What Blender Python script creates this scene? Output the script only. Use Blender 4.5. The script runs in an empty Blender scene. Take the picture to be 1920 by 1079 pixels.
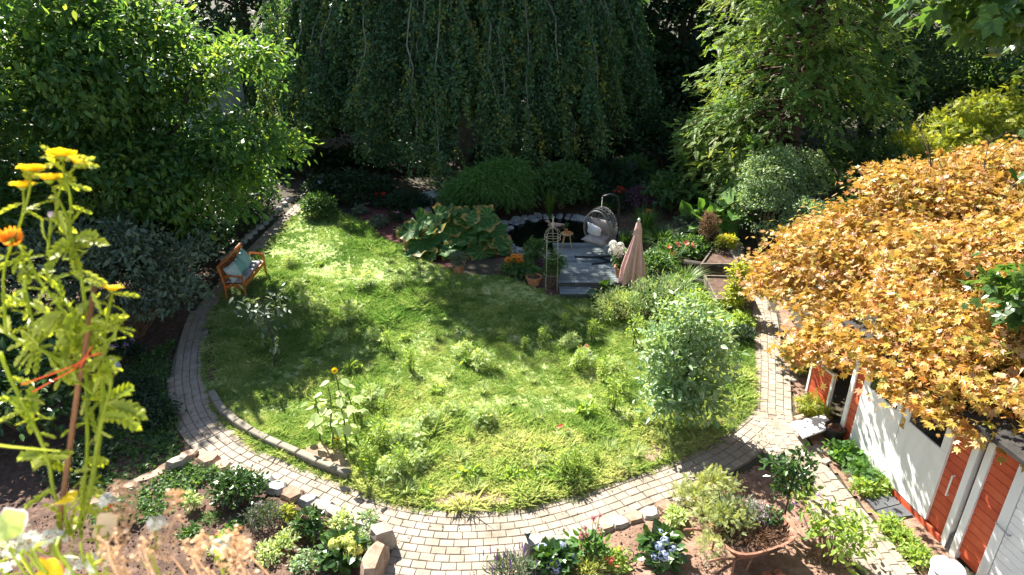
import bpy, math, random
import numpy as np
from mathutils import Vector

SC = bpy.context.scene
random.seed(5)
rng = np.random.default_rng(11)
R = math.radians

# ------------------------------------------------------------------ camera, sky, sun, exposure
CAM_H, PITCH, FPX = 7.5, R(25.3), 1280.0
cam_data = bpy.data.cameras.new("camera")
cam = bpy.data.objects.new("camera", cam_data)
SC.collection.objects.link(cam)
cam.location = (0, 0, CAM_H)
cam.rotation_euler = (R(90) - PITCH, 0, 0)
cam_data.sensor_width = 36.0
cam_data.lens = 24.0
cam_data.clip_start = 0.05
cam_data.clip_end = 1000
cam_data.dof.use_dof = True
cam_data.dof.focus_distance = 14.0
cam_data.dof.aperture_fstop = 5.0
SC.camera = cam

SUN_EL = R(46)
SUN_DIR = Vector((-0.50, 0.866, 0)).normalized() * math.cos(SUN_EL) + Vector((0, 0, math.sin(SUN_EL)))
world = bpy.data.worlds.new("World")
SC.world = world
world.use_nodes = True
wn = world.node_tree.nodes
sky = wn.new("ShaderNodeTexSky")
sky.sky_type = 'NISHITA'
sky.sun_disc = False
sky.sun_elevation = SUN_EL
sky.sun_rotation = math.atan2(SUN_DIR.x, SUN_DIR.y)
wn["Background"].inputs[1].default_value = 0.054
world.node_tree.links.new(sky.outputs[0], wn["Background"].inputs[0])
sun_data = bpy.data.lights.new("sun", 'SUN')
sun_data.energy = 5.0
sun_data.angle = R(0.5)
sun_data.color = (1.0, 0.93, 0.82)
sun = bpy.data.objects.new("sun", sun_data)
SC.collection.objects.link(sun)
sun.rotation_euler = (-SUN_DIR).to_track_quat('-Z', 'Y').to_euler()
SC.view_settings.view_transform = 'Standard'
SC.view_settings.look = 'None'
SC.view_settings.exposure = 1.95
SC.view_settings.gamma = 1.0
SC.cycles.max_bounces = 6
SC.cycles.diffuse_bounces = 3
SC.cycles.transmission_bounces = 4
SC.cycles.glossy_bounces = 2
SC.cycles.transparent_max_bounces = 6
SC.cycles.sample_clamp_indirect = 4.0
SC.cycles.use_denoising = True
SC.cycles.denoising_prefilter = 'NONE'
SC.cycles.use_adaptive_sampling = False

# ------------------------------------------------------------------ pixel -> place (1920 x 1079 photo pixels)
cP, sP = math.cos(PITCH), math.sin(PITCH)
def ray(px, py):
    u, v = (px - 960) / FPX, (py - 539.5) / FPX
    return np.array([u, cP - v * sP, -sP - v * cP])
def G(px, py, z=0.0):
    d = ray(px, py)
    return np.array([0, 0, CAM_H]) + d * ((z - CAM_H) / d[2])
def At(px, py, Y):
    d = ray(px, py)
    return np.array([0, 0, CAM_H]) + d * (Y / d[1])
def Dp(px, py, depth):
    return np.array([0, 0, CAM_H]) + ray(px, py) * depth
def GP(lst, z=0.0):
    return np.array([G(x, y, z) for x, y in lst])

# ------------------------------------------------------------------ numpy mesh builder
def nrm(a):
    a = np.asarray(a, float)
    return a / np.maximum(np.linalg.norm(a, axis=-1, keepdims=True), 1e-9)
def runit(n):
    return nrm(rng.normal(size=(n, 3)))
def frames(fwd, up):
    y = nrm(fwd)
    x = np.cross(y, up)
    bad = np.linalg.norm(x, axis=-1) < 1e-4
    if bad.any():
        x[bad] = np.cross(y[bad], np.array([1.0, 0.13, 0.2]))
    x = nrm(x)
    z = np.cross(x, y)
    return np.stack([x, y, z], axis=-1)

class MB:
    def __init__(s):
        s.V, s.F, s.A, s.n = [], [], [], 0
    def add(s, v, faces, rnd=0.5, mi=0):
        v = np.asarray(v, float).reshape(-1, 3)
        for f in faces:
            f = np.asarray(f, np.int64)
            if f.ndim == 1:
                f = f[None]
            s.F.append((f + s.n, mi))
        s.V.append(v)
        s.A.append(np.broadcast_to(np.asarray(rnd, float), (len(v),)).copy())
        s.n += len(v)
    def inst(s, tpl, pos, Rm, scale, rnd, mi=0):
        T, F = tpl
        N, K = len(pos), len(T)
        if N == 0:
            return
        scale = np.asarray(scale, float)
        if scale.ndim == 0:
            scale = np.full(N, float(scale))
        if scale.ndim == 1:
            scale = np.repeat(scale[:, None], 3, 1)
        TT = T[None] * scale[:, None, :]
        v = np.einsum('nij,nkj->nki', Rm, TT) + np.asarray(pos)[:, None, :]
        off = (np.arange(N) * K)[:, None, None]
        groups = {}
        for f in F:
            groups.setdefault(len(f), []).append(f)
        fs = [(np.asarray(g)[None] + off).reshape(-1, k) for k, g in groups.items()]
        s.add(v.reshape(-1, 3), fs, np.repeat(np.broadcast_to(np.asarray(rnd, float), (N,)), K), mi)
    def tube(s, pts, rad, sides=6, rnd=0.5, mi=0, cap=True):
        P = np.asarray(pts, float)
        n = len(P)
        rad = np.broadcast_to(np.asarray(rad, float), (n,))
        d = np.gradient(P, axis=0)
        ref = np.array([0, 0, 1.0]) if abs(nrm(d.mean(0))[2]) < 0.9 else np.array([0, 1.0, 0.0])
        Rm = frames(d, np.repeat(ref[None], n, 0))
        a = np.arange(sides) * 2 * np.pi / sides
        ring = np.stack([np.cos(a), np.zeros(sides), np.sin(a)], -1)
        v = np.einsum('nij,kj->nki', Rm, ring) * rad[:, None, None] + P[:, None, :]
        i = np.arange(n - 1)[:, None] * sides
        j = np.arange(sides)[None]
        k = (j + 1) % sides
        f = np.stack([i + j, i + sides + j, i + sides + k, i + k], -1).reshape(-1, 4)
        fs = [f]
        if cap:
            fs += [np.arange(sides), (np.arange(sides) + (n - 1) * sides)[::-1]]
        s.add(v.reshape(-1, 3), fs, rnd, mi)
    def box(s, c, size, rz=0.0, bev=0.0, rnd=0.5, mi=0, M=None):
        h = np.array(size) / 2.0
        b = min(bev, h.min() * 0.6)
        pts = []
        if b > 0:
            for z, ins in ((-h[2], b), (-h[2] + b, 0), (h[2] - b, 0), (h[2], b)):
                x, y = h[0] - ins, h[1] - ins
                pts += [(-x, -y, z), (x, -y, z), (x, y, z), (-x, y, z)]
            lv = 4
        else:
            for z in (-h[2], h[2]):
                pts += [(-h[0], -h[1], z), (h[0], -h[1], z), (h[0], h[1], z), (-h[0], h[1], z)]
            lv = 2
        fs = [[3, 2, 1, 0]]
        for l in range(lv - 1):
            for q in range(4):
                a, b2 = l * 4 + q, l * 4 + (q + 1) % 4
                fs.append([a, b2, b2 + 4, a + 4])
        t = (lv - 1) * 4
        fs.append([t, t + 1, t + 2, t + 3])
        p = np.array(pts, float)
        if M is not None:
            p = p @ np.asarray(M).T
        else:
            cz, sz = math.cos(rz), math.sin(rz)
            p = p @ np.array([[cz, -sz, 0], [sz, cz, 0], [0, 0, 1.0]]).T
        s.add(p + np.asarray(c, float), [np.array(fs)], rnd, mi)
    def lathe(s, prof, c=(0, 0, 0), sides=20, rnd=0.5, mi=0, squash=(1, 1)):
        pr = np.asarray(prof, float)
        a = np.arange(sides) * 2 * np.pi / sides
        v = np.stack([pr[:, 0, None] * np.cos(a) * squash[0], pr[:, 0, None] * np.sin(a) * squash[1],
                      np.repeat(pr[:, 1, None], sides, 1)], -1) + np.asarray(c, float)
        n = len(pr)
        i = np.arange(n - 1)[:, None] * sides
        j = np.arange(sides)[None]
        k = (j + 1) % sides
        f = np.stack([i + j, i + k, i + sides + k, i + sides + j], -1).reshape(-1, 4)
        s.add(v.reshape(-1, 3), [f, np.arange(sides)[::-1], np.arange(sides) + (n - 1) * sides], rnd, mi)
    def poly(s, pts, z=None, rnd=0.5, mi=0):
        p = np.asarray(pts, float)
        if z is not None:
            p = np.column_stack([p[:, :2], np.full(len(p), z)])
        s.add(p, [np.arange(len(p))], rnd, mi)
    def prism(s, pts, z0, z1, rnd=0.5, mi=0):
        p = np.asarray(pts, float)[:, :2]
        n = len(p)
        v = np.vstack([np.column_stack([p, np.full(n, z0)]), np.column_stack([p, np.full(n, z1)])])
        i = np.arange(n)
        k = (i + 1) % n
        s.add(v, [np.stack([i, k, k + n, i + n], -1), i[::-1], i + n], rnd, mi)
    def build(s, name, mats, parent=None, smooth=False, loc=None):
        me = bpy.data.meshes.new(name)
        V = np.vstack(s.V)
        org = np.array(parent.location) if parent is not None else (np.array(loc, float) if loc is not None else np.zeros(3))
        if parent is not None and parent.parent is not None:
            org = org + np.array(parent.parent.location)
        V = V - org
        A = np.concatenate(s.A)
        me.vertices.add(len(V))
        me.vertices.foreach_set("co", V.astype(np.float32).ravel())
        idx = np.concatenate([f.ravel() for f, m in s.F])
        tot = np.concatenate([np.full(len(f), f.shape[1]) for f, m in s.F])
        mi = np.concatenate([np.full(len(f), m) for f, m in s.F])
        st = np.concatenate([[0], np.cumsum(tot)[:-1]])
        me.loops.add(len(idx))
        me.loops.foreach_set("vertex_index", idx.astype(np.int32))
        me.polygons.add(len(tot))
        me.polygons.foreach_set("loop_start", st.astype(np.int32))
        me.polygons.foreach_set("material_index", mi.astype(np.int32))
        me.polygons.foreach_set("use_smooth", np.full(len(tot), smooth))
        if not isinstance(mats, (list, tuple)):
            mats = [mats]
        for m in mats:
            me.materials.append(m)
        at = me.attributes.new("rnd", 'FLOAT', 'POINT')
        at.data.foreach_set("value", A.astype(np.float32))
        me.update(calc_edges=True)
        me.validate()
        o = bpy.data.objects.new(name, me)
        SC.collection.objects.link(o)
        if parent is not None:
            o.parent = parent
        elif loc is not None:
            o.location = loc
        return o

def tag(o, label=None, cat=None, group=None, kind=None):
    if label: o["label"] = label
    if cat: o["category"] = cat
    if group: o["group"] = group
    if kind: o["kind"] = kind
    return o
def thing(name, label, cat, loc, group=None):
    o = bpy.data.objects.new(name, None)
    o.empty_display_size = 0.2
    SC.collection.objects.link(o)
    o.location = tuple(float(c) for c in loc)
    return tag(o, label, cat, group)
KIDS = {}
def dup(root, loc, rz=0.0, sc=1.0, label=None, group=None):
    def cp(o, par):
        c = o.copy()
        SC.collection.objects.link(c)
        if par is not None:
            c.parent = par
        for ch in list(o.children):
            cp(ch, c)
        return c
    r = cp(root, None)
    r.location = tuple(float(c) for c in loc)
    r.rotation_euler = (0, 0, rz)
    r.scale = (sc, sc, sc)
    if label: r["label"] = label
    if group: r["group"] = group
    return r

def catmull(P, step):
    P = np.asarray(P, float)
    Q = np.vstack([2 * P[0] - P[1], P, 2 * P[-1] - P[-2]])
    out = []
    for i in range(1, len(Q) - 2):
        t = np.linspace(0, 1, 24, endpoint=False)[:, None]
        a, b, c, d = Q[i - 1], Q[i], Q[i + 1], Q[i + 2]
        out.append(0.5 * (2 * b + (c - a) * t + (2 * a - 5 * b + 4 * c - d) * t * t + (3 * b - a - 3 * c + d) * t ** 3))
    C = np.vstack(out + [P[-1:]])
    return resample(C, step)
def resample(C, step):
    L = np.concatenate([[0], np.cumsum(np.linalg.norm(np.diff(C, axis=0), axis=1))])
    n = max(2, int(L[-1] / step) + 1)
    s = np.linspace(0, L[-1], n)
    return np.stack([np.interp(s, L, C[:, k]) for k in range(C.shape[1])], -1)
def inpoly(x, y, P):
    x, y = np.asarray(x), np.asarray(y)
    r = np.zeros(x.shape, bool)
    n = len(P)
    for i in range(n):
        x1, y1 = P[i][:2]
        x2, y2 = P[(i + 1) % n][:2]
        c = ((y1 > y) != (y2 > y)) & (x < (x2 - x1) * (y - y1) / (y2 - y1 + 1e-12) + x1)
        r ^= c
    return r
_lat = rng.random((64, 64))
def vnoise(x, y, s, o=0.0):
    x, y = np.asarray(x) / s + o + 100, np.asarray(y) / s + o * 1.7 + 100
    i, j = np.floor(x).astype(int), np.floor(y).astype(int)
    fx, fy = x - i, y - j
    fx, fy = fx * fx * (3 - 2 * fx), fy * fy * (3 - 2 * fy)
    g = lambda a, b: _lat[a % 64, b % 64]
    return (g(i, j) * (1 - fx) + g(i + 1, j) * fx) * (1 - fy) + (g(i, j + 1) * (1 - fx) + g(i + 1, j + 1) * fx) * fy

# ------------------------------------------------------------------ materials
def newmat(name):
    m = bpy.data.materials.new(name)
    m.use_nodes = True
    nt = m.node_tree
    return m, nt, nt.nodes, nt.links, nt.nodes["Principled BSDF"]
def ramp(nt, stops):
    r = nt.nodes.new("ShaderNodeValToRGB")
    e = r.color_ramp.elements
    e[0].position, e[0].color = stops[0][0], (*stops[0][1], 1)
    e[1].position, e[1].color = stops[-1][0], (*stops[-1][1], 1)
    for p, c in stops[1:-1]:
        q = e.new(p)
        q.color = (*c, 1)
    return r
LEAFTEX = {}
def leafmat(name, cols, trans=0.4, rough=0.5, tcol=None, spec=0.4, tint=(1.9, 1.7, .7)):
    m, nt, N, L, bs = newmat(name)
    at = N.new("ShaderNodeAttribute"); at.attribute_name = "rnd"
    k = len(cols)
    r = ramp(nt, [(i / (k - 1), c) for i, c in enumerate(cols)])
    L.new(at.outputs["Fac"], r.inputs[0])
    L.new(r.outputs[0], bs.inputs["Base Color"])
    bs.inputs["Roughness"].default_value = rough
    bs.inputs["Specular IOR Level"].default_value = spec
    tr = N.new("ShaderNodeBsdfTranslucent")
    if tcol is None:
        mx = N.new("ShaderNodeMixRGB"); mx.blend_type = 'MULTIPLY'; mx.inputs[0].default_value = 1.0
        mx.inputs[2].default_value = (*tint, 1)
        L.new(r.outputs[0], mx.inputs[1]); L.new(mx.outputs[0], tr.inputs[0])
    else:
        tr.inputs[0].default_value = (*tcol, 1)
    ms = N.new("ShaderNodeMixShader"); ms.inputs[0].default_value = trans
    L.new(bs.outputs[0], ms.inputs[1]); L.new(tr.outputs[0], ms.inputs[2])
    L.new(ms.outputs[0], N["Material Output"].inputs[0])
    return m
def solid(name, cols, rough=0.7, scale=8.0, bump=0.0, bscale=40.0, metal=0.0, spec=0.4, attr=0.0, detail=5.0, stretch=None):
    """noise between two or three colours, optionally offset by the per-piece rnd attribute"""
    m, nt, N, L, bs = newmat(name)
    tc = N.new("ShaderNodeTexCoord")
    vec = tc.outputs["Object"]
    if stretch:
        mp = N.new("ShaderNodeMapping"); mp.inputs["Scale"].default_value = stretch
        L.new(vec, mp.inputs[0]); vec = mp.outputs[0]
    nz = N.new("ShaderNodeTexNoise"); nz.inputs["Scale"].default_value = scale; nz.inputs["Detail"].default_value = detail
    nz.inputs["Roughness"].default_value = 0.65
    L.new(vec, nz.inputs["Vector"])
    k = len(cols)
    r = ramp(nt, [(0.3 + 0.4 * i / (k - 1), c) for i, c in enumerate(cols)])
    fac = nz.outputs["Fac"]
    if attr:
        at = N.new("ShaderNodeAttribute"); at.attribute_name = "rnd"
        ma = N.new("ShaderNodeMath"); ma.operation = 'MULTIPLY_ADD'
        ma.inputs[1].default_value = attr; 
        sb = N.new("ShaderNodeMath"); sb.operation = 'SUBTRACT'; sb.inputs[1].default_value = 0.5
        L.new(at.outputs["Fac"], sb.inputs[0]); L.new(sb.outputs[0], ma.inputs[0]); L.new(fac, ma.inputs[2])
        fac = ma.outputs[0]
    L.new(fac, r.inputs[0]); L.new(r.outputs[0], bs.inputs["Base Color"])
    bs.inputs["Roughness"].default_value = rough
    bs.inputs["Metallic"].default_value = metal
    bs.inputs["Specular IOR Level"].default_value = spec
    if bump:
        n2 = N.new("ShaderNodeTexNoise"); n2.inputs["Scale"].default_value = bscale; n2.inputs["Detail"].default_value = 6
        L.new(vec, n2.inputs["Vector"])
        b = N.new("ShaderNodeBump"); b.inputs["Strength"].default_value = bump; b.inputs["Distance"].default_value = 0.02
        L.new(n2.outputs["Fac"], b.inputs["Height"]); L.new(b.outputs[0], bs.inputs["Normal"])
    return m

M = {}
# foliage (rnd runs dark -> light)
M['leaf_left'] = leafmat('broad_leaf', [(.028, .082, .034), (.060, .145, .048), (.12, .23, .058), (.25, .33, .07)], .56, .34)
M['leaf_beech'] = leafmat('beech_leaf', [(.030, .085, .046), (.062, .145, .072), (.11, .21, .085), (.26, .28, .06)], .36, .36)
M['leaf_conifer'] = leafmat('conifer_spray', [(.050, .12, .026), (.10, .21, .042), (.19, .30, .065), (.32, .36, .13)], .42, .55)
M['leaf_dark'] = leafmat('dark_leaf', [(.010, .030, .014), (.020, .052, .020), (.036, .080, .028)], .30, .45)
M['leaf_mid'] = leafmat('mid_leaf', [(.038, .095, .028), (.07, .155, .042), (.13, .23, .065)], .42, .45)
M['leaf_right'] = leafmat('right_tree_leaf', [(.030, .075, .028), (.060, .125, .045), (.13, .19, .06)], .42, .4)
M['leaf_bamboo'] = leafmat('bamboo_leaf', [(.050, .13, .026), (.085, .20, .042), (.14, .27, .065)], .38, .5)
M['leaf_yellow'] = leafmat('yellow_green_leaf', [(.14, .21, .03), (.28, .34, .05), (.46, .46, .10)], .5, .5)
M['leaf_feather'] = leafmat('feathery_leaf', [(.15, .21, .07), (.30, .36, .14), (.48, .50, .27)], .38, .55)
M['leaf_grey'] = leafmat('grey_green_leaf', [(.045, .080, .050), (.095, .14, .095), (.20, .25, .17)], .28, .42)
M['leaf_silver'] = leafmat('silver_leaf', [(.10, .20, .09), (.22, .34, .17), (.42, .52, .34)], .32, .42)
M['leaf_glossy'] = leafmat('glossy_leaf', [(.018, .050, .014), (.040, .10, .020), (.085, .16, .035)], .25, .3, spec=.6)
M['leaf_big'] = leafmat('big_round_leaf', [(.030, .105, .026), (.058, .15, .034), (.17, .29, .08)], .28, .6, spec=.25)
M['leaf_edge'] = leafmat('yellowing_leaf_rim', [(.14, .15, .025), (.34, .26, .06), (.52, .34, .14)], .35, .5)
M['leaf_maple'] = leafmat('orange_maple_leaf', [(.10, .19, .04), (.27, .30, .055), (.52, .34, .065), (.50, .19, .045), (.36, .35, .085), (.58, .39, .10), (.27, .105, .045), (.66, .43, .24), (.78, .65, .48)], .38, .38,
                          tcol=(.60, .37, .06))
M['leaf_norway'] = leafmat('big_maple_leaf', [(.030, .080, .026), (.065, .14, .04), (.15, .23, .07)], .45, .28, spec=.6)
M['leaf_weed'] = leafmat('weed_leaf', [(.12, .22, .045), (.24, .36, .08), (.42, .52, .17)], .45, .55)
M['leaf_pale'] = leafmat('pale_weed_leaf', [(.20, .31, .11), (.36, .47, .20), (.55, .62, .36)], .40, .55)
M['twig'] = None
M['leaf_front'] = leafmat('front_leaf', [(.13, .21, .025), (.27, .35, .03), (.46, .50, .12)], .48, .34, tcol=(.60, .66, .03))
M['grass'] = leafmat('grass_blade', [(.090, .195, .048), (.24, .375, .11), (.47, .55, .23), (.72, .68, .44)], .52, .6, tint=(1.24, 1.26, .95))
M['reed'] = leafmat('strap_leaf', [(.050, .12, .018), (.10, .20, .03), (.19, .28, .06)], .4, .45)
M['dry'] = leafmat('dry_stalk', [(.52, .34, .20), (.68, .49, .32), (.82, .68, .48)], .4, .6, tcol=(.80, .52, .24))
M['brownplant'] = leafmat('withered_leaf', [(.09, .05, .03), (.16, .09, .055), (.24, .15, .09)], .2, .7)
M['purpleleaf'] = leafmat('purple_leaf', [(.045, .020, .035), (.10, .045, .075), (.16, .08, .12)], .25, .6)
def petal(name, a, b, trans=.35):
    M[name] = leafmat(name, [a, b], trans, .55, tcol=tuple(min(1, c * 1.1) for c in b))
petal('petal_yellow', (.82, .50, .008), (.92, .68, .02), .5)
petal('petal_orange', (.78, .24, .012), (.86, .34, .02))
petal('petal_white', (.62, .64, .56), (.80, .80, .74))
petal('petal_lime', (.52, .58, .10), (.70, .72, .22))
petal('petal_blue', (.36, .44, .72), (.60, .66, .82))
petal('petal_pink', (.72, .14, .28), (.80, .32, .42))
petal('petal_coral', (.72, .12, .06), (.82, .24, .16))
petal('petal_red', (.55, .012, .02), (.72, .04, .03))
petal('petal_purple', (.22, .07, .36), (.42, .22, .55))
petal('petal_lilac', (.50, .30, .58), (.66, .48, .70))
petal('petal_mauve', (.46, .36, .42), (.66, .56, .58))
M['flower_eye'] = solid('flower_eye', [(.14, .06, .015), (.34, .15, .02)], .8, 60)
M['bark'] = solid('bark', [(.030, .022, .016), (.075, .055, .040)], .9, 14, .6, 30, stretch=(3, 3, .5))
M['bark_beech'] = solid('beech_bark', [(.13, .13, .12), (.26, .26, .235)], .8, 9, .2, 30)
M['twig'] = solid('dark_twig', [(.030, .030, .022), (.06, .055, .04)], .9, 20)
M['bark_red'] = solid('conifer_bark', [(.050, .028, .018), (.12, .070, .045)], .9, 12, .6, 25, stretch=(4, 4, .4))
M['bark_pale'] = solid('pale_bark', [(.22, .18, .14), (.40, .35, .28)], .8, 10, .2)
M['stem'] = solid('green_stem', [(.07, .11, .03), (.14, .17, .05)], .6, 20)
M['stem_brown'] = solid('brown_stem', [(.13, .08, .045), (.22, .14, .08)], .7, 20)
M['soil'] = solid('soil', [(.040, .023, .016), (.085, .050, .035), (.16, .10, .072)], .95, 9, .9, 26, detail=9)
M['soil_light'] = solid('dry_soil', [(.12, .068, .046), (.21, .13, .092), (.31, .21, .155)], .95, 7, .9, 30, detail=9)
M['mulch'] = solid('bark_mulch', [(.035, .012, .010), (.10, .032, .026), (.17, .07, .055)], .95, 30, 1.0, 45, detail=8)
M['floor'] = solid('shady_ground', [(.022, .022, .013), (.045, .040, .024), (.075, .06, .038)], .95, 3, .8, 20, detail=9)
M['lawnsoil'] = solid('lawn_ground', [(.12, .19, .05), (.24, .31, .10), (.42, .41, .22)], .95, 3.5, .6, 30, detail=9)
M['bare'] = solid('bare_earth', [(.16, .105, .070), (.28, .20, .14), (.37, .28, .21)], .95, 5, .6, 30, detail=9)
M['paver'] = solid('paver', [(.18, .148, .115), (.255, .215, .170), (.30, .254, .205), (.345, .296, .243)], .85, 2.6, .3, 90, attr=.13)
M['joint'] = solid('path_joint_sand', [(.13, .115, .08), (.21, .18, .135)], .95, 20, .3, 60)
M['kerbstone'] = solid('kerb_stone', [(.17, .155, .12), (.26, .235, .19)], .9, 7, .4, 50, attr=.25)
M['stone_grey'] = solid('blue_grey_stone', [(.16, .17, .18), (.30, .31, .31), (.42, .42, .40)], .85, 5, .5, 25, attr=.3)
M['stone_pale'] = solid('pale_stone', [(.23, .20, .165), (.33, .295, .25), (.42, .38, .33)], .85, 5, .5, 25, attr=.3)
M['stone_brown'] = solid('brown_stone', [(.20, .125, .085), (.34, .235, .17), (.45, .34, .26)], .85, 5, .5, 25, attr=.3)
M['stone_dark'] = solid('slate', [(.045, .050, .058), (.10, .105, .115)], .6, 6, .25, 30)
M['deck'] = solid('weathered_deck', [(.085, .115, .128), (.155, .195, .21), (.25, .285, .295)], .75, 5, .25, 30, attr=.35, stretch=(.5, 5, 5))
M['deckdark'] = solid('deck_fascia', [(.050, .050, .050), (.10, .10, .095)], .8, 6, .2, 30, stretch=(.5, 4, 4))
M['plank'] = solid('grey_plank', [(.09, .075, .06), (.20, .17, .135)], .85, 5, .4, 30, stretch=(1, 1, 6), attr=.3)
M['plankdark'] = solid('dark_plank', [(.018, .015, .012), (.045, .036, .028)], .85, 5, .4, 30, attr=.3)
M['redpaint'] = solid('red_paint', [(.43, .065, .028), (.54, .095, .038), (.58, .125, .055)], .6, 3, .15, 60, attr=.3)
M['darkred'] = solid('dark_red_paint', [(.09, .012, .012), (.14, .022, .02)], .6, 4)
M['whitepaint'] = solid('white_paint', [(.62, .63, .63), (.78, .785, .785), (.83, .83, .83)], .55, 2.0, .12, 60, attr=.1, stretch=(1, 1, .35))
M['roof'] = solid('roof_felt', [(.020, .020, .020), (.05, .047, .043)], .95, 10, .4, 60)
M['terracotta'] = solid('terracotta', [(.32, .125, .06), (.46, .20, .105), (.52, .28, .17)], .8, 9, .2, 50)
M['rust'] = solid('rusty_steel', [(.14, .060, .038), (.25, .12, .075), (.34, .20, .14)], .8, 10, .3, 60)
M['bench'] = solid('orange_wood', [(.34, .085, .020), (.50, .15, .035), (.60, .21, .055)], .5, 7, .1, 60, attr=.2, stretch=(4, .6, 4))
M['cushgrey'] = solid('grey_cushion', [(.28, .27, .30), (.36, .35, .37)], .9, 30, .2, 200)
M['cushteal'] = solid('teal_cushion', [(.26, .42, .42), (.34, .50, .49)], .9, 30, .2, 200)
M['cushteal2'] = solid('deep_teal_cushion', [(.17, .35, .33), (.24, .42, .40)], .9, 30, .2, 200)
M['cushpale'] = solid('pale_blue_cushion', [(.34, .46, .47), (.60, .66, .64)], .9, 14, .2, 200)
M['rattan'] = solid('grey_rattan', [(.085, .085, .085), (.19, .19, .185)], .6, 40)
M['cushtaupe'] = solid('taupe_cushion', [(.26, .23, .215), (.34, .305, .29)], .9, 20, .2, 200)
M['white_fabric'] = solid('white_fabric', [(.62, .63, .68), (.74, .75, .78)], .9, 20, .2, 200)
M['black'] = solid('black_steel', [(.010, .012, .016), (.022, .024, .03)], .45, 20)
M['blackplastic'] = solid('black_plastic', [(.018, .018, .018), (.035, .035, .034)], .45, 12)
M['lightwood'] = solid('light_wood', [(.40, .22, .10), (.56, .35, .19)], .6, 6, .1, 50, stretch=(3, 3, .6))
M['wire'] = solid('cream_wire', [(.36, .34, .25), (.46, .43, .33)], .5, 30)
M['pink'] = solid('dusty_pink_canvas', [(.50, .30, .275), (.60, .385, .35)], .85, 6, .15, 150)
M['steel'] = solid('dull_steel', [(.35, .35, .35), (.5, .5, .5)], .35, 20, metal=.9)
M['brass'] = solid('brass', [(.45, .30, .08), (.60, .42, .14)], .35, 20, metal=.9)
M['bamboo'] = solid('brown_cane', [(.13, .055, .022), (.22, .095, .035)], .6, 18, stretch=(2, 2, .3))
M['string'] = solid('red_string', [(.62, .08, .02), (.72, .12, .03)], .7, 60)
M['greenmetal'] = solid('green_metal', [(.020, .05, .045), (.04, .08, .07)], .5, 20)
M['wall'] = solid('pale_render', [(.62, .62, .62), (.74, .74, .73)], .9, 3, .1, 60)
M['lampglobe'] = solid('frosted_globe', [(.66, .68, .72), (.74, .75, .78)], .35, 5)
M['duck'] = solid('pale_pink_plastic', [(.55, .32, .25), (.66, .42, .34)], .5, 12)
M['greentwine'] = solid('green_wire', [(.02, .13, .09), (.03, .19, .13)], .5, 20)
m, nt, N, L, bs = newmat('glass_dark'); M['glass'] = m
bs.inputs["Base Color"].default_value = (.012, .014, .014, 1); bs.inputs["Roughness"].default_value = .06
m, nt, N, L, bs = newmat('pond_water'); M['water'] = m
bs.inputs["Base Color"].default_value = (.004, .005, .004, 1); bs.inputs["Roughness"].default_value = .03; bs.inputs["Specular IOR Level"].default_value = .45
nz = N.new("ShaderNodeTexNoise"); nz.inputs["Scale"].default_value = 3
bp = N.new("ShaderNodeBump"); bp.inputs["Strength"].default_value = .02; L.new(nz.outputs[0], bp.inputs["Height"]); L.new(bp.outputs[0], bs.inputs["Normal"])

# ------------------------------------------------------------------ leaf and flower shapes (axis +Y, normal +Z, length 1)
def T(v, f):
    return (np.array(v, float), f)
LEAF = T([(0, 0, 0), (-.21, .28, .05), (-.20, .62, .04), (0, 1, -.06), (.20, .62, .04), (.21, .28, .05)], [[0, 3, 2, 1], [0, 5, 4, 3]])
WIDE = T([(0, 0, 0), (-.34, .25, .04), (-.33, .62, .03), (0, 1, -.08), (.33, .62, .03), (.34, .25, .04)], [[0, 3, 2, 1], [0, 5, 4, 3]])
NARROW = T([(0, 0, 0), (-.085, .45, .015), (0, 1, -.07), (.085, .45, .015)], [[0, 3, 2, 1]])
DIAM = T([(0, 0, 0), (-.30, .48, .03), (0, 1, -.03), (.30, .48, .03)], [[0, 3, 2, 1]])
def star(angs, lens, wid=.24):
    v, f = [(0, 0, 0)], []
    for a, l in zip(angs, lens):
        a = R(a)
        d = np.array([math.sin(a), math.cos(a)])
        p = np.array([d[1], -d[0]])
        i = len(v)
        for q in (d * l * .42 - p * wid * l * .8, d * l, d * l * .42 + p * wid * l * .8):
            v.append((q[0], q[1] + 0.0, -.10 * (q @ q) + .04))
        f.append([0, i + 2, i + 1, i])
    return T(v, f)
STAR7 = star((-118, -78, -40, 0, 40, 78, 118), (.42, .70, .92, 1, .92, .70, .42), .22)
STAR5 = star((-95, -45, 0, 45, 95), (.62, .9, 1, .9, .62), .42)
def fern(n, w=.42, lw=.07, droop=.15, taper=True):
    v, f = [], []
    for k in range(n):
        t = (k + .6) / (n + .3)
        l = w * (1 - .75 * t if taper else 1 - abs(t - .4))
        for s in (-1, 1):
            i = len(v)
            o = np.array([0, t, -droop * t * t])
            d = np.array([s * .8, .62, -.12]) * l
            q = np.array([-.5, s * .8, 0]) * lw
            v += [tuple(o), tuple(o + d * .55 + q * .9), tuple(o + d), tuple(o + d * .55 - q * .9)]
            f.append([i, i + 1, i + 2, i + 3] if s < 0 else [i + 3, i + 2, i + 1, i])
    i = len(v)
    v += [(-.02, 0, 0), (.02, 0, 0), (.03, .8, -droop * .64), (0, 1, -droop), (-.03, .8, -droop * .64)]
    f.append([i, i + 1, i + 2, i + 3, i + 4])
    return T(v, f)
FERN = fern(5)
SPRAY = fern(6, .34, .085, .28)
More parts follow.
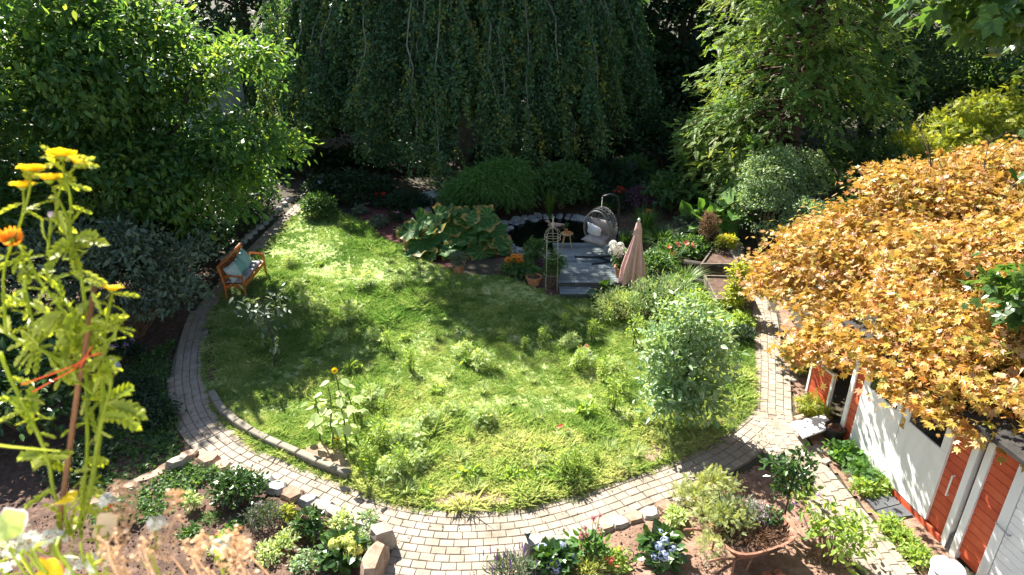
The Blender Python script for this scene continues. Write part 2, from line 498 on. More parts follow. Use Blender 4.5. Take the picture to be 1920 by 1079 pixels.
def tuft(n=10, lean=.65, w=.016):
    v, f = [], []
    for k in range(n):
        a = k * 2.399 + .3
        l = lean * (.35 + .65 * ((k * 37) % 10) / 10)
        h = .65 + .35 * ((k * 53) % 10) / 10
        o = np.array([math.cos(a * 2.1), math.sin(a * 2.1), 0]) * .12
        t = o + np.array([math.cos(a) * l, math.sin(a) * l, h])
        mid = o + np.array([math.cos(a) * l * .35, math.sin(a) * l * .35, h * .62])
        s = np.array([-math.sin(a), math.cos(a), 0]) * w
        i = len(v)
        v += [tuple(o - s), tuple(o + s), tuple(mid + s * .8), tuple(t), tuple(mid - s * .8)]
        f.append([i, i + 1, i + 2, i + 3, i + 4])
    return T(v, f)
TUFT = tuft()
TUFT2 = tuft(10, 1.2, .013)
UPZ = np.array([[1, 0, 0], [0, 1, 0], [0, 0, 1.0]])
def rotz(a):
    a = np.asarray(a)
    c, s, o, z = np.cos(a), np.sin(a), np.ones_like(a), np.zeros_like(a)
    return np.stack([np.stack([c, -s, z], -1), np.stack([s, c, z], -1), np.stack([z, z, o], -1)], -2)

def foliage(mb, lobes, nc, per, tpl, size, cl=.35, shell=.5, up=.7, out=.6, droop=.15, flat=.55, jit=.7, sj=.25, zmin=0.05, under=-.35, cw=.55, gap=0.0):
    Lb = np.asarray(lobes, float).reshape(-1, 6)
    w = Lb[:, 3] * Lb[:, 4] + Lb[:, 4] * Lb[:, 5] + Lb[:, 3] * Lb[:, 5]
    ix = rng.choice(len(Lb), nc, p=w / w.sum())
    d = runit(nc)
    lo = d[:, 2] < under
    d[lo, 2] *= -1
    rr = shell + (1 - shell) * rng.random(nc) ** .6
    c = Lb[ix, :3] + d * rr[:, None] * Lb[ix, 3:]
    if gap > 0:          # drop whole clumps where a coarse noise is low: open pockets and an uneven outline
        ext = float(np.median(Lb[:, 3:]))
        g1 = .5 * vnoise(c[:, 0] + .6 * c[:, 2], c[:, 1] - .5 * c[:, 2], ext * .55, 2.3) + .5 * vnoise(c[:, 2] + .3 * c[:, 0], c[:, 1] * .4 + c[:, 0], ext * .40, 6.1)
        kp = g1 > np.quantile(g1, gap)
        c, ix, d = c[kp], ix[kp], d[kp]; nc = len(c)
    n = nc * per
    o = np.repeat(c, per, 0)
    pos = o + rng.normal(size=(n, 3)) * np.array([cl, cl, cl * flat])
    pos[:, 2] = np.maximum(pos[:, 2], zmin)
    outw = nrm(pos - np.repeat(Lb[ix, :3], per, 0))
    fwd = nrm(outw * out + runit(n) * jit + np.array([0, 0, -droop]))
    upv = np.array([0, 0, 1.0]) * up + outw * .35 + rng.normal(size=(n, 3)) * .35
    cr = np.repeat(rng.random(nc), per)
    rnd = np.clip(cw * cr + (1 - cw) * rng.random(n), 0, 1)
    mb.inst(tpl, pos, frames(fwd, upv), size * np.clip(1 + sj * rng.normal(size=n), .5, 1.7), rnd)
    return c

def curve3(a, b, bend, n=6, wob=0.0):
    a, b = np.asarray(a, float), np.asarray(b, float)
    t = np.linspace(0, 1, n)[:, None]
    p = a * (1 - t) + b * t + np.asarray(bend) * (4 * t * (1 - t))
    if wob:
        w = rng.normal(size=(n, 3)) * wob
        w[0] = w[-1] = 0
        p = p + w
    return p

def tree(name, label, base, tr, lobes, nc, per, tpl, size, leafm, barkm, nlimb=14, cat="tree", group=None, top=None, extra=None, twigs=0, **kw):
    base = np.asarray(base, float)
    root = thing(name, label, cat, base, group)
    Lb = np.asarray(lobes, float).reshape(-1, 6)
    mb = MB()
    c = foliage(mb, Lb, nc, per, tpl, size, **kw)
    mb.build('crown', leafm, root)
    cen = (Lb[:, :3] * Lb[:, 3:4]).sum(0) / Lb[:, 3].sum()
    zt = (Lb[:, 2] + Lb[:, 5] * .5).max()
    topp = np.array([cen[0], cen[1], zt]) if top is None else np.asarray(top, float)
    tb = MB()
    tp = curve3(base, topp, rng.normal(size=3) * np.array([.15, .15, 0]) * tr * 4, 9, tr * .25)
    tp[0] = base
    rads = tr * np.linspace(1, .18, 9)
    rads[0] *= 1.35
    tb.tube(tp, rads, 9)
    for k in rng.choice(len(c), min(nlimb, len(c)), replace=False):
        i = rng.integers(2, 8)
        e = c[k]
        st = tp[i]
        if e[2] < st[2] - .5 and i > 2:
            st = tp[2]
        ln = np.linalg.norm(e - st)
        tb.tube(curve3(st, e, (0, 0, .10 * ln), 7, .03 * ln), np.linspace(rads[i] * .5, max(.006, tr * .05), 7), 5)
    if extra is not None:
        extra(tb, tp)
    tb.build('trunk', barkm, root, smooth=True)
    return root

def bush(name, label, base, lobes, nc, per, tpl, size, leafm, cat="bush", group=None, barkm=None, nst=7, flowers=None, **kw):
    """shrub or perennial: stems + foliage (+ separate flower heads); lobes relative to the base"""
    base = np.asarray(base, float)
    root = thing(name, label, cat, base, group)
    Lb = np.asarray(lobes, float).reshape(-1, 6).copy()
    Lb[:, :3] += base
    mb = MB()
    kw.setdefault('zmin', base[2] + .02)
    c = foliage(mb, Lb, nc, per, tpl, size, **kw)
    mb.build('foliage', leafm, root)
    tb = MB()
    for k in rng.choice(len(c), min(nst, len(c)), replace=False):
        e = c[k]
        b = base + np.array([rng.normal() * .05, rng.normal() * .05, -.02])
        ln = np.linalg.norm(e - b)
        tb.tube(curve3(b, e, (rng.normal() * .05 * ln, rng.normal() * .05 * ln, .05 * ln), 5), np.linspace(.006 + .008 * ln, .003, 5), 4)
    tb.build('stems', barkm or M['stem_brown'], root)
    return root
# ------------------------------------------------------------------ the setting: ground, lawn, path, beds, pond
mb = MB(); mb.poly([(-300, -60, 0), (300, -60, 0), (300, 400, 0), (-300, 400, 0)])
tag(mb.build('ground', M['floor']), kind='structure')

IN_PX = [(588, 372), (560, 402), (520, 440), (482, 482), (450, 520), (415, 562), (397, 600), (386, 650), (384, 700), (388, 725), (397, 760), (422, 797),
         (470, 835), (540, 868), (600, 893), (650, 913), (700, 933), (760, 950), (820, 959), (880, 961), (980, 953), (1080, 928), (1180, 893), (1260, 866),
         (1330, 832), (1375, 800), (1412, 768)]
OUT_PX = [(566, 372), (535, 400), (495, 437), (455, 478), (420, 520), (372, 572), (342, 620), (324, 680), (319, 720), (325, 765), (338, 805), (362, 845),
          (400, 872), (450, 893), (500, 913), (560, 940), (620, 968), (690, 992), (733, 1010), (715, 1079), (690, 1180), (985, 1180), (990, 1060), (1030, 1022), (1090, 1003),
          (1160, 978), (1240, 945), (1290, 925), (1350, 900), (1405, 868), (1440, 840), (1480, 822)]
RL_PX = [(1362, 455), (1380, 490), (1395, 520), (1407, 570), (1413, 620), (1414, 680), (1412, 730), (1410, 768)]      # right path, lawn side
RR_PX = [(1385, 455), (1402, 490), (1420, 520), (1443, 570), (1461, 620), (1474, 680), (1479, 730), (1488, 790)]
SR_PX = [(1478, 765), (1500, 808), (1545, 868), (1600, 935), (1660, 1005), (1715, 1075), (1790, 1180)]                 # side path beside the shed
SL_PX = [(1412, 800), (1440, 845), (1475, 890), (1500, 930), (1545, 990), (1610, 1068), (1690, 1180)]

LAWN_PX = IN_PX + [(1409, 768), (1411, 730), (1412, 680), (1411, 620), (1405, 570), (1390, 520), (1360, 480), (1330, 520), (1250, 560), (1170, 570), (1110, 563), (1040, 556), (1000, 540),
                   (945, 520), (880, 517), (800, 490), (752, 462), (715, 448), (690, 425), (655, 408), (620, 395)]
LAWN = GP(LAWN_PX)
# undulating lawn surface
def sheet(poly, z, step, amp, nscale, o=0.0):
    P = np.asarray(poly)[:, :2]
    x0, y0 = P.min(0); x1, y1 = P.max(0)
    nx, ny = int((x1 - x0) / step) + 2, int((y1 - y0) / step) + 2
    X, Y = np.meshgrid(np.linspace(x0, x1, nx), np.linspace(y0, y1, ny))
    ins = inpoly(X, Y, P)
    cx, cy = (X[:-1, :-1] + X[1:, 1:]) / 2, (Y[:-1, :-1] + Y[1:, 1:]) / 2
    keep = inpoly(cx, cy, P)
    Z = z + amp * (vnoise(X, Y, nscale, o) + .5 * vnoise(X, Y, nscale * .35, o + 3) - .2)
    idx = np.arange(nx * ny).reshape(ny, nx)
    q = np.stack([idx[:-1, :-1][keep], idx[:-1, 1:][keep], idx[1:, 1:][keep], idx[1:, :-1][keep]], -1)
    u, inv = np.unique(q, return_inverse=True)
    V = np.column_stack([X.ravel(), Y.ravel(), Z.ravel()])[u]
    return V, inv.reshape(q.shape)
mb = MB(); V, q = sheet(LAWN, .008, .12, .03, 1.3); mb.add(V, [q]); tag(mb.build('lawn', M['lawnsoil'], smooth=True), kind='structure')

# brick paving laid in rows along a baseline curve
def pave(name, base_px, poly, rows, side, bw=.14, bl=.21, z=.03, base_z=.006, r0=0):
    C = catmull(GP(base_px)[:, :2], .04)
    mbp = MB()
    pos, rot, scl, rn = [], [], [], []
    for k in range(r0, rows):
        d = np.gradient(C, axis=0); d /= np.linalg.norm(d, axis=1, keepdims=True)
        nn = np.stack([d[:, 1], -d[:, 0]], -1) * side
        O = resample(C + nn * ((k + .5) * bw), .02)
        Ls = np.concatenate([[0], np.cumsum(np.linalg.norm(np.diff(O, axis=0), axis=1))])
        s = np.arange((.5 if k % 2 else 0) * bl + rng.normal() * .01, Ls[-1], bl)
        x, y = np.interp(s, Ls, O[:, 0]), np.interp(s, Ls, O[:, 1])
        dd = np.gradient(O, axis=0)
        a = np.interp(s, Ls, np.unwrap(np.arctan2(dd[:, 1], dd[:, 0])))
        ok = inpoly(x, y, poly)
        n = ok.sum()
        if not n: continue
        pos.append(np.column_stack([x[ok], y[ok], z + rng.normal(size=n) * .0025]))
        rot.append(a[ok] + rng.normal(size=n) * .012)
        scl.append(np.column_stack([np.full(n, bl - .008), np.full(n, bw - .008), np.full(n, .05)]))
        rn.append(np.clip(.5 + .23 * rng.normal(size=n), 0, 1))
    pos, rot, scl, rn = np.vstack(pos), np.concatenate(rot), np.vstack(scl), np.concatenate(rn)
    e, f = .035, .06
    TV = [(-.5, -.5, -1), (.5, -.5, -1), (.5, .5, -1), (-.5, .5, -1), (-.5, -.5, -.14), (.5, -.5, -.14), (.5, .5, -.14), (-.5, .5, -.14),
          (-.5 + e, -.5 + f, 0), (.5 - e, -.5 + f, 0), (.5 - e, .5 - f, 0), (-.5 + e, .5 - f, 0)]
    TF = []
    for l in (0, 4):
        for q in range(4):
            TF.append([l + q, l + (q + 1) % 4, l + (q + 1) % 4 + 4, l + q + 4])
    TF.append([8, 9, 10, 11])
    tilt = rotz(rot)
    tilt[:, 2, 0] += rng.normal(size=len(rot)) * .012
    tilt[:, 2, 1] += rng.normal(size=len(rot)) * .018
    mbp.inst((np.array(TV), TF), pos, tilt, scl, rn)
    mbp.poly(np.column_stack([np.asarray(poly)[:, :2], np.full(len(poly), base_z)]), mi=1)
    return tag(mbp.build(name, [M['paver'], M['joint']]), kind='structure')
MAINP = np.vstack([catmull(GP(IN_PX), .1), GP(OUT_PX[::-1])])
pave('brick_path', IN_PX, MAINP, 24, 1)
RIGHTP = np.vstack([GP(RL_PX), GP([(1440, 826), (1478, 822)]), GP(RR_PX[::-1])])
pave('garden_path', RL_PX + [(1416, 800), (1428, 840)], RIGHTP, 9, -1, z=.034, base_z=.0095)
SIDEP = np.vstack([GP(SR_PX), GP(SL_PX[::-1])])
pave('side_path', SR_PX, SIDEP, 9, 1, z=.026, base_z=.0035)

# flower beds
def bed(name, px, mat, z, amp, ns, o):
    mb = MB(); V, q = sheet(GP(px), z, .06, amp, ns, o); mb.add(V, [q])
    return tag(mb.build(name, mat, smooth=True), kind='structure')
BED_L = [(395, 868), (450, 898), (520, 926), (580, 950), (640, 975), (690, 1000), (728, 1020), (708, 1085), (690, 1200), (-200, 1200), (60, 985), (180, 942), (300, 892), (350, 866)]
BED_R = [(985, 1072), (1032, 1032), (1100, 1008), (1170, 985), (1245, 955), (1300, 930), (1360, 905), (1420, 880), (1470, 905), (1500, 940), (1545, 1000), (1606, 1080), (1690, 1200), (980, 1200)]
bed('soil_bed', BED_L, M['soil'], .03, .06, .35, 2.0)
bed('soil_bed', BED_R, M['soil_light'], .03, .06, .35, 5.0)
bed('mulch_bed', [(660, 392), (700, 375), (800, 385), (850, 410), (880, 480), (860, 517), (800, 492), (755, 466), (718, 452), (690, 428)], M['mulch'], .015, .03, .3, 7.0)
bed('soil_strip', [(1452, 545), (1475, 570), (1497, 640), (1512, 700), (1525, 745), (1560, 790), (1600, 850), (1660, 912), (1720, 968), (1790, 1050), (1830, 1110), (1800, 1180), (1722, 1075),
                   (1665, 1005), (1604, 935), (1550, 868), (1505, 806), (1492, 770), (1484, 725), (1478, 670), (1466, 615)], M['soil_light'], .012, .02, .3, 9.0)
bed('back_soil', [(1150, 570), (1250, 562), (1330, 522), (1375, 560), (1392, 520), (1365, 470), (1330, 380), (1230, 345), (1060, 345), (960, 380), (930, 400), (930, 520), (1000, 545), (1040, 560)], M['soil'], .004, .02, .4, 3.0)
bed('left_soil', [(405, 520), (368, 570), (338, 620), (318, 682), (313, 720), (319, 766), (333, 808), (352, 850), (290, 890), (170, 940), (60, 985), (-260, 1100), (-300, 560), (300, 480)], M['soil'], .004, .03, .4, 4.0)
bed('bare_patch', [(800, 945), (850, 928), (900, 925), (960, 930), (985, 945), (930, 955), (850, 956)], M['bare'], .04, .02, .3, 1.0)
bed('bare_patch', [(1195, 884), (1205, 850), (1225, 833), (1245, 850), (1240, 868)], M['bare'], .04, .02, .3, 1.5)
bed('bare_patch', [(387, 650), (402, 640), (408, 680), (403, 715), (390, 720)], M['soil'], .04, .02, .3, 1.7)
bed('bare_patch', [(560, 850), (600, 835), (640, 850), (660, 880), (640, 898), (590, 880)], M['bare'], .04, .02, .3, 1.9)
bed('bare_patch', [(1330, 790), (1350, 775), (1385, 785), (1370, 800), (1345, 806)], M['soil'], .04, .02, .3, 2.9)
BARE = [GP(p) for p in ([(800, 945), (850, 928), (900, 925), (960, 930), (985, 945), (930, 955), (850, 956)], [(1195, 884), (1205, 850), (1225, 833), (1245, 850), (1240, 868)],
                        [(387, 650), (402, 640), (408, 680), (403, 715), (390, 720)], [(560, 850), (600, 835), (640, 850), (660, 880), (640, 898), (590, 880)])]

POND_PX = [(938, 470), (925, 450), (945, 425), (985, 412), (1040, 406), (1090, 410), (1130, 420), (1160, 440), (1150, 475), (1040, 490), (1000, 480), (965, 475)]
mb = MB(); mb.poly(catmull(GP(POND_PX + POND_PX[:1]), .15)[:-1], .03); tag(mb.build('pond_water', M['water']), kind='structure')

# grass: short lawn blades with longer rough patches
def scatter(poly, dens):
    P = np.asarray(poly)[:, :2]
    x0, y0 = P.min(0); x1, y1 = P.max(0)
    n = int((x1 - x0) * (y1 - y0) * dens)
    x, y = rng.uniform(x0, x1, n), rng.uniform(y0, y1, n)
    k = inpoly(x, y, P)
    return x[k], y[k]
gx, gy = scatter(LAWN, 980)
kk_ = rng.random(len(gx)) < np.clip((19 - gy) / 7, .45, 1)
gx, gy = gx[kk_], gy[kk_]
keep = np.ones(len(gx), bool)
for b in BARE:
    keep &= ~(inpoly(gx, gy, b) & (rng.random(len(gx)) < .93))
keep &= rng.random(len(gx)) < np.clip(.5 + 1.2 * (vnoise(gx, gy, .5, 4) - .2), .25, 1)
gx, gy = gx[keep], gy[keep]
n = len(gx)
rough = np.clip((vnoise(gx, gy, 1.5, 1) - .42) * 3 + (13.5 - gy) * .06, 0, 1)
clump = np.clip((vnoise(gx, gy, .35, 9) - .55) * 4, 0, 1)
hgt = .05 + .06 * rough + .06 * clump * (.3 + rough)
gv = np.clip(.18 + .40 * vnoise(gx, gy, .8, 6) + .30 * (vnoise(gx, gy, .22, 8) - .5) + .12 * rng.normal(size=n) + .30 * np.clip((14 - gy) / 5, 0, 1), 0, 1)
sc3 = np.column_stack([hgt * 1.25, hgt * 1.25, hgt]) * np.clip(1 + .3 * rng.normal(size=(n, 1)), .5, 1.8)
mb = MB()
half = rng.random(n) < .6
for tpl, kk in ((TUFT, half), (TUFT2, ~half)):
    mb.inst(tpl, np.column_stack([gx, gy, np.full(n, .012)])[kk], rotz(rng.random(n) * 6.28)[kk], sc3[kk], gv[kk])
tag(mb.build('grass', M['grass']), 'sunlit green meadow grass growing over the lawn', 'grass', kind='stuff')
# low ground cover in the left bed and leaf litter under the trees
gx, gy = scatter(GP([(330, 640), (315, 690), (310, 730), (330, 820), (345, 850), (280, 890), (190, 925), (120, 900), (180, 760), (250, 680)]), 420)
k2 = rng.random(len(gx)) < np.clip(vnoise(gx, gy, .7, 3) * 1.6 - .15, .1, 1)
gx, gy = gx[k2], gy[k2]; n = len(gx)
mb = MB(); per = 5
pos = np.column_stack([gx, gy, np.full(n, .04)]).repeat(per, 0) + rng.normal(size=(n * per, 3)) * np.array([.05, .05, .015])
pos[:, 2] = np.abs(pos[:, 2]) + .01
mb.inst(WIDE, pos, frames(nrm(runit(n * per) + np.array([0, 0, .2])), rng.normal(size=(n * per, 3)) * .3 + np.array([0, 0, 1.0])), .06 * rng.uniform(.6, 1.4, n * per), rng.random(n * per))
gx, gy = scatter(GP([(350, 880), (300, 900), (245, 935), (260, 990), (330, 965), (380, 915), (400, 890)]), 420); n = len(gx)
pos = np.column_stack([gx, gy, np.full(n, .09)]).repeat(per, 0) + rng.normal(size=(n * per, 3)) * np.array([.05, .05, .02])
mb.inst(WIDE, pos, frames(nrm(runit(n * per) + np.array([0, 0, .2])), rng.normal(size=(n * per, 3)) * .3 + np.array([0, 0, 1.0])), .05 * rng.uniform(.6, 1.4, n * per), rng.random(n * per))
tag(mb.build('ground_cover', M['leaf_mid']), 'low green creeping ground cover over the shaded left bed', 'ground cover', kind='stuff')
gx, gy = rng.uniform(-14, 14, 2600), rng.uniform(19, 34, 2600); n = len(gx)
mb = MB()
mb.inst(LEAF, np.column_stack([gx, gy, np.full(n, .02)]), frames(nrm(rng.normal(size=(n, 3)) * np.array([1, 1, .1])), rng.normal(size=(n, 3)) * .2 + np.array([0, 0, 1.0])), rng.uniform(.05, .1, n), rng.random(n))
tag(mb.build('leaf_litter', M['brownplant']), 'brown fallen leaves on the dark ground below the weeping tree', 'leaf litter', kind='stuff')
# crumbs of soil and bark on the front beds
mb = MB()
CLOD = T([(-.5, -.4, 0), (.5, -.5, 0), (.45, .5, 0), (-.5, .45, 0), (-.2, -.2, .6), (.25, -.15, .5), (.1, .25, .65)], [[0, 1, 5, 4], [1, 2, 6, 5], [2, 3, 6], [3, 0, 4, 6], [4, 5, 6]])
for px, d, mt, lab in ((BED_L, 260, 'soil', 'loose crumbs of dark soil over the front left flower bed'), (BED_R, 230, 'soil_light', 'loose crumbs of dry soil over the front right flower bed')):
    mb = MB()
    gx, gy = scatter(GP(px), d); n = len(gx)
    mb.inst(CLOD, np.column_stack([gx, gy, np.full(n, .04) + .05 * vnoise(gx, gy, .35, 2)]), rotz(rng.random(n) * 6.28), .010 + .03 * rng.random(n) ** 3, rng.random(n))
    tag(mb.build('soil_crumbs', M[mt]), lab, 'soil', kind='stuff')

# blades spilling over the path edge, fallen leaves on the paving
C = catmull(GP(IN_PX)[:, :2], .012); nC = len(C)
gx = C[:, 0] + rng.normal(size=nC) * .05; gy = C[:, 1] + rng.normal(size=nC) * .05
mb = MB(); kk = rng.random(nC) < np.clip(vnoise(gx, gy, .4, 5) * 1.7 - .3, .05, 1); gx, gy = gx[kk], gy[kk]; n = len(gx)
mb.inst(TUFT2, np.column_stack([gx, gy, np.full(n, .02)]), rotz(rng.random(n) * 6.28), np.column_stack([np.full(n, .075), np.full(n, .075), np.full(n, .055)]) * rng.uniform(.6, 1.5, (n, 1)), rng.random(n))
tag(mb.build('edge_grass', M['grass']), 'ragged grass creeping over the inner edge of the brick path', 'grass', kind='stuff')
mb = MB(); xs, ys = [], []
for P_, d in ((MAINP, 14), (RIGHTP, 22), (SIDEP, 26)):
    a, b = scatter(P_, d); xs.append(a); ys.append(b)
gx, gy = np.concatenate(xs), np.concatenate(ys); n = len(gx)
mb.inst(LEAF, np.column_stack([gx, gy, np.full(n, .043)]), frames(nrm(rng.normal(size=(n, 3)) * np.array([1, 1, .12])), rng.normal(size=(n, 3)) * .25 + np.array([0, 0, 1.0])), rng.uniform(.02, .055, n), rng.random(n))
tag(mb.build('fallen_leaves', M['brownplant']), 'small dry leaves scattered over the brick paths', 'fallen leaves', kind='stuff')
# ------------------------------------------------------------------ trees
tree('broadleaf_tree', 'tall broad leaved tree filling the left side behind the loose grey shrub', (-10.2, 17.2, 0), .26,
     [(-9.3, 16.7, 4.9, 2.2, 2.2, 2.3), (-10.8, 16.5, 5.2, 3.0, 2.6, 3.0), (-7.6, 16.2, 2.5, 1.6, 1.7, 1.3), (-9.4, 15.6, 2.7, 2.0, 1.5, 1.5), (-12.8, 15.5, 4.2, 2.6, 2.4, 3.0),
      (-6.6, 16.9, 5.2, 1.0, .9, .8), (-6.35, 15.9, 3.6, 1.1, 1.1, .8), (-12, 13.6, 2.6, 1.6, 1.4, 1.7), (-9.6, 17.6, 3.5, 1.7, 1.0, 1.0)],
     1900, 38, LEAF, .165, M['leaf_left'], M['bark'], 30, top=(-8.3, 16.6, 8.0), gap=.16, cl=.30, shell=.45, up=.75, out=.5, droop=.30, flat=.45)

def conifer():
    base = np.array([9.0, 22.0, 0])
    root = thing('conifer_tree', 'tall conifer with drooping feathery sprays and bare lower trunk, right of the weeping tree', 'tree', base)
    tb, mb = MB(), MB()
    tp = curve3(base, base + np.array([.2, .2, 14.0]), (.15, 0, 0), 12, .03)
    tb.tube(tp, np.linspace(.30, .05, 12), 10)
    pos, fw, up, sc, rn = [], [], [], [], []
    for b in range(360):
        z = 1.5 + 11.5 * rng.random() ** 1.15
        r = 3.5 * math.sqrt(max(.05, 1 - (z / 14.5) ** 2)) * rng.uniform(.72, 1.05)
        az = rng.uniform(0, 2 * np.pi)
        if z < 3.3:
            az = np.pi + rng.normal() * .75
            r *= 1.05
        d = np.array([math.cos(az), math.sin(az), 0])
        st = tp[0] + (tp[-1] - tp[0]) * ((z + .4) / 14)
        en = np.array([base[0], base[1], z]) + d * r + np.array([0, 0, -.25 - .08 * r])
        br = curve3(st, en, (0, 0, .22 + .05 * r), 9, .04)
        tb.tube(br, np.linspace(.035, .006, 9), 4)
        k = 40
        t = rng.uniform(.38, 1.0, k) ** .8
        p = np.stack([np.interp(t, np.linspace(0, 1, 9), br[:, q]) for q in range(3)], -1)
        s = rng.choice([-1, 1], k)
        side = np.array([-d[1], d[0], 0])
        f = d * .75 + side * (s * rng.uniform(.1, 1.0, k))[:, None] + np.array([0, 0, -1.0]) * rng.uniform(-.25, .55, k)[:, None] + rng.normal(size=(k, 3)) * .38
        pos.append(p + side * (s * rng.uniform(0, .28, k) * r / 3)[:, None] + rng.normal(size=(k, 3)) * np.array([.12, .12, .10])); fw.append(f)
        up.append(np.array([0, 0, 1.0]) + d * .3 + rng.normal(size=(k, 3)) * .3)
        sc.append(rng.uniform(.20, .42, k)); rn.append(np.clip(.55 * rng.random() + .3 * t + .25 * rng.random(k) - .1, 0, 1))
    pos, fw, up, sc, rn = map(np.concatenate, (pos, fw, up, sc, rn))
    mb.inst(SPRAY, pos, frames(fw, up), sc, rn)
    mb.build('crown', M['leaf_conifer'], root)
    tb.build('trunk', M['bark_red'], root, smooth=True)
conifer()

def weeping():
    base = np.array([-1.8, 28.0, 0])
    root = thing('weeping_beech', 'huge weeping beech hanging a dark curtain of leafy branches behind the pond', 'tree', base)
    tb, mb = MB(), MB()
    tp = curve3(base, base + np.array([.3, -.3, 9.5]), (.2, 0, 0), 9, .05)
    tb.tube(tp, np.linspace(.62, .25, 9), 12)
    cx, cy, rx, ry = -1.9, 28.0, 7.2, 4.6
    P, FW, RN = [], [], []
    drapes = []
    nd = 150
    CL = [(a_, rng.uniform(.80, 1.05), rng.choice([rng.uniform(2.0, 3.4), rng.uniform(.9, 2.0)])) for a_ in np.linspace(-176, -4, 27) + rng.normal(size=27) * 2]
    for k in range(nd):
        if k < 118:
            q_ = CL[k % 27]; a = R(q_[0] + rng.normal() * 1.7)
        else:
            a = R(rng.uniform(0, 180))
        f = rng.uniform(.55, 1.04) if k % 3 else rng.uniform(.9, 1.06)
        ex, ey = cx + rx * f * math.cos(a), cy + ry * f * math.sin(a)
        zt = rng.uniform(6.2, 9.6) - 1.6 * max(0, f - .8)
        if k < 118: zb = q_[2] * rng.uniform(.8, 1.35); f = q_[1] + rng.normal() * .035
        elif rng.random() < .45: zb = rng.uniform(1.7, 3.4)
        else: zb = rng.uniform(.8, 2.1)
        drapes.append((a, f, ex, ey, zt, zb))
    # the long hanging tails that show in front, with their pale limbs
    for ex, ey, zt, zb in ((-5.6, 23.6, 7.2, 2.9), (-3.6, 23.3, 6.6, .75), (-2.55, 23.2, 7.0, .6), (-1.6, 23.5, 7.0, 1.4), (0.2, 23.5, 6.9, 1.5), (1.6, 23.7, 6.6, 1.3), (2.9, 24.0, 6.8, 1.2), (4.1, 24.6, 6.4, 1.7),
                           (-7.2, 24.6, 6.8, 1.8), (-8.4, 25.8, 6.6, 1.2), (-.6, 23.6, 6.9, 1.9), (.9, 23.4, 6.9, 1.0), (-4.5, 23.9, 6.9, 2.2), (4.9, 26.0, 6.8, 2.4), (-9.3, 27.0, 6.6, 1.6), (-9.9, 28.6, 6.6, 1.4), (-8.9, 25.2, 6.2, 2.4), (-7.8, 24.6, 6.9, 1.4), (-6.4, 23.9, 6.9, 2.6)):
        a = math.atan2((ey - cy) / ry, (ex - cx) / rx)
        drapes.append((a, 1, ex, ey, zt, zb))
    for di, (a, f, ex, ey, zt, zb) in enumerate(drapes):
        dh = np.array([math.cos(a), math.sin(a), 0])
        st = tp[8] + np.array([0, 0, rng.uniform(-2.5, .2)])
        top = np.array([ex - dh[0] * 1.7, ey - dh[1] * 1.3, zt + .3])
        arch = curve3(st, top, (0, 0, 1.4), 7, .12)
        t = np.linspace(0, 1, 9)[:, None]
        out = np.array([ex, ey, 0])
        dr = np.column_stack([np.linspace(top[0], ex, 9) + .9 * dh[0] * np.sqrt(t[:, 0]) * (1 - t[:, 0]), np.linspace(top[1], ey, 9), top[2] + (zb + .5 - top[2]) * t[:, 0] ** 1.15])
        dr[1:, :2] += np.cumsum(rng.normal(size=(8, 2)) * .12, 0)
        limb = np.vstack([arch[:-1], dr])
        rr = np.concatenate([np.linspace(.10, .045, 6), np.linspace(.042, .008, 9)])
        pale = di >= nd or rng.random() < .25
        tb.tube(limb, rr * (.9 if pale else .7), 5, mi=0 if pale else 1)
        ns = 32
        for s in range(ns):
            u = rng.uniform(0, 1) ** .8
            p0 = np.array([np.interp(u, np.linspace(0, 1, 9), dr[:, q]) for q in range(3)])
            off = rng.normal(size=3) * np.array([.21, .18, .1])
            ln = rng.uniform(.7, 2.1) * (.7 + .5 * u)
            z1 = max(p0[2] - ln, zb * rng.uniform(.85, 1.3), .35)
            if z1 > p0[2] - .25: z1 = p0[2] - .25
            m = 7
            tt = np.linspace(0, 1, m)
            st_ = np.column_stack([p0[0] + off[0] * np.sqrt(tt) * 1.4, p0[1] + off[1] * np.sqrt(tt) * 1.4, p0[2] + (z1 - p0[2]) * tt ** 1.1])
            st_[1:, :2] += np.cumsum(rng.normal(size=(m - 1, 2)) * .02, 0)
            tb.tube(st_, np.linspace(.005, .002, m), 3, cap=False, mi=1)
            nl = int((p0[2] - z1) * 44)
            q = rng.random(nl)
            pp = np.stack([np.interp(q, tt, st_[:, j]) for j in range(3)], -1) + rng.normal(size=(nl, 3)) * np.array([.06, .06, .02])
            P.append(pp)
            FW.append(nrm(rng.normal(size=(nl, 3)) * np.array([.8, .8, .25]) + np.array([0, 0, -.75])))
            RN.append(np.clip(.35 * rng.random() + .5 * rng.random(nl) + (.35 if rng.random() < .10 else 0) + (.15 if di >= nd else 0), 0, 1))
    P, FW, RN = map(np.concatenate, (P, FW, RN))
    n = len(P)
    mb.inst(DIAM, P, frames(FW, rng.normal(size=(n, 3)) + nrm(P - np.array([cx, cy, 4])) * .6), rng.uniform(.10, .16, n), RN)
    foliage(mb, [(-6.2, 26.5, 11.5, 2.0, 2.2, 4.4), (-7.3, 26.5, 14.2, 1.2, 1.4, 1.9), (-3.9, 26.6, 9.6, 2.0, 2.1, 2.8), (-.4, 26.9, 7.4, 2.5, 2.2, 2.4), (-5.5, 27.5, 7.0, 3.0, 2.2, 2.4), (1.6, 28.5, 6.0, 3.2, 2.4, 3.0)], 800, 26, WIDE, .20, cl=.42, shell=.35, droop=.7, up=.3)  # upper lobes are out of view, shaped to throw shade over the lawn
    foliage(mb, [(-4.0, 28.2, 4.6, 4.4, 2.4, 2.4), (1.4, 28.4, 4.4, 3.4, 2.2, 2.2)], 330, 30, LEAF, .16, cl=.42, shell=.2, droop=.9, up=.2)
    mb.build('crown', M['leaf_beech'], root)
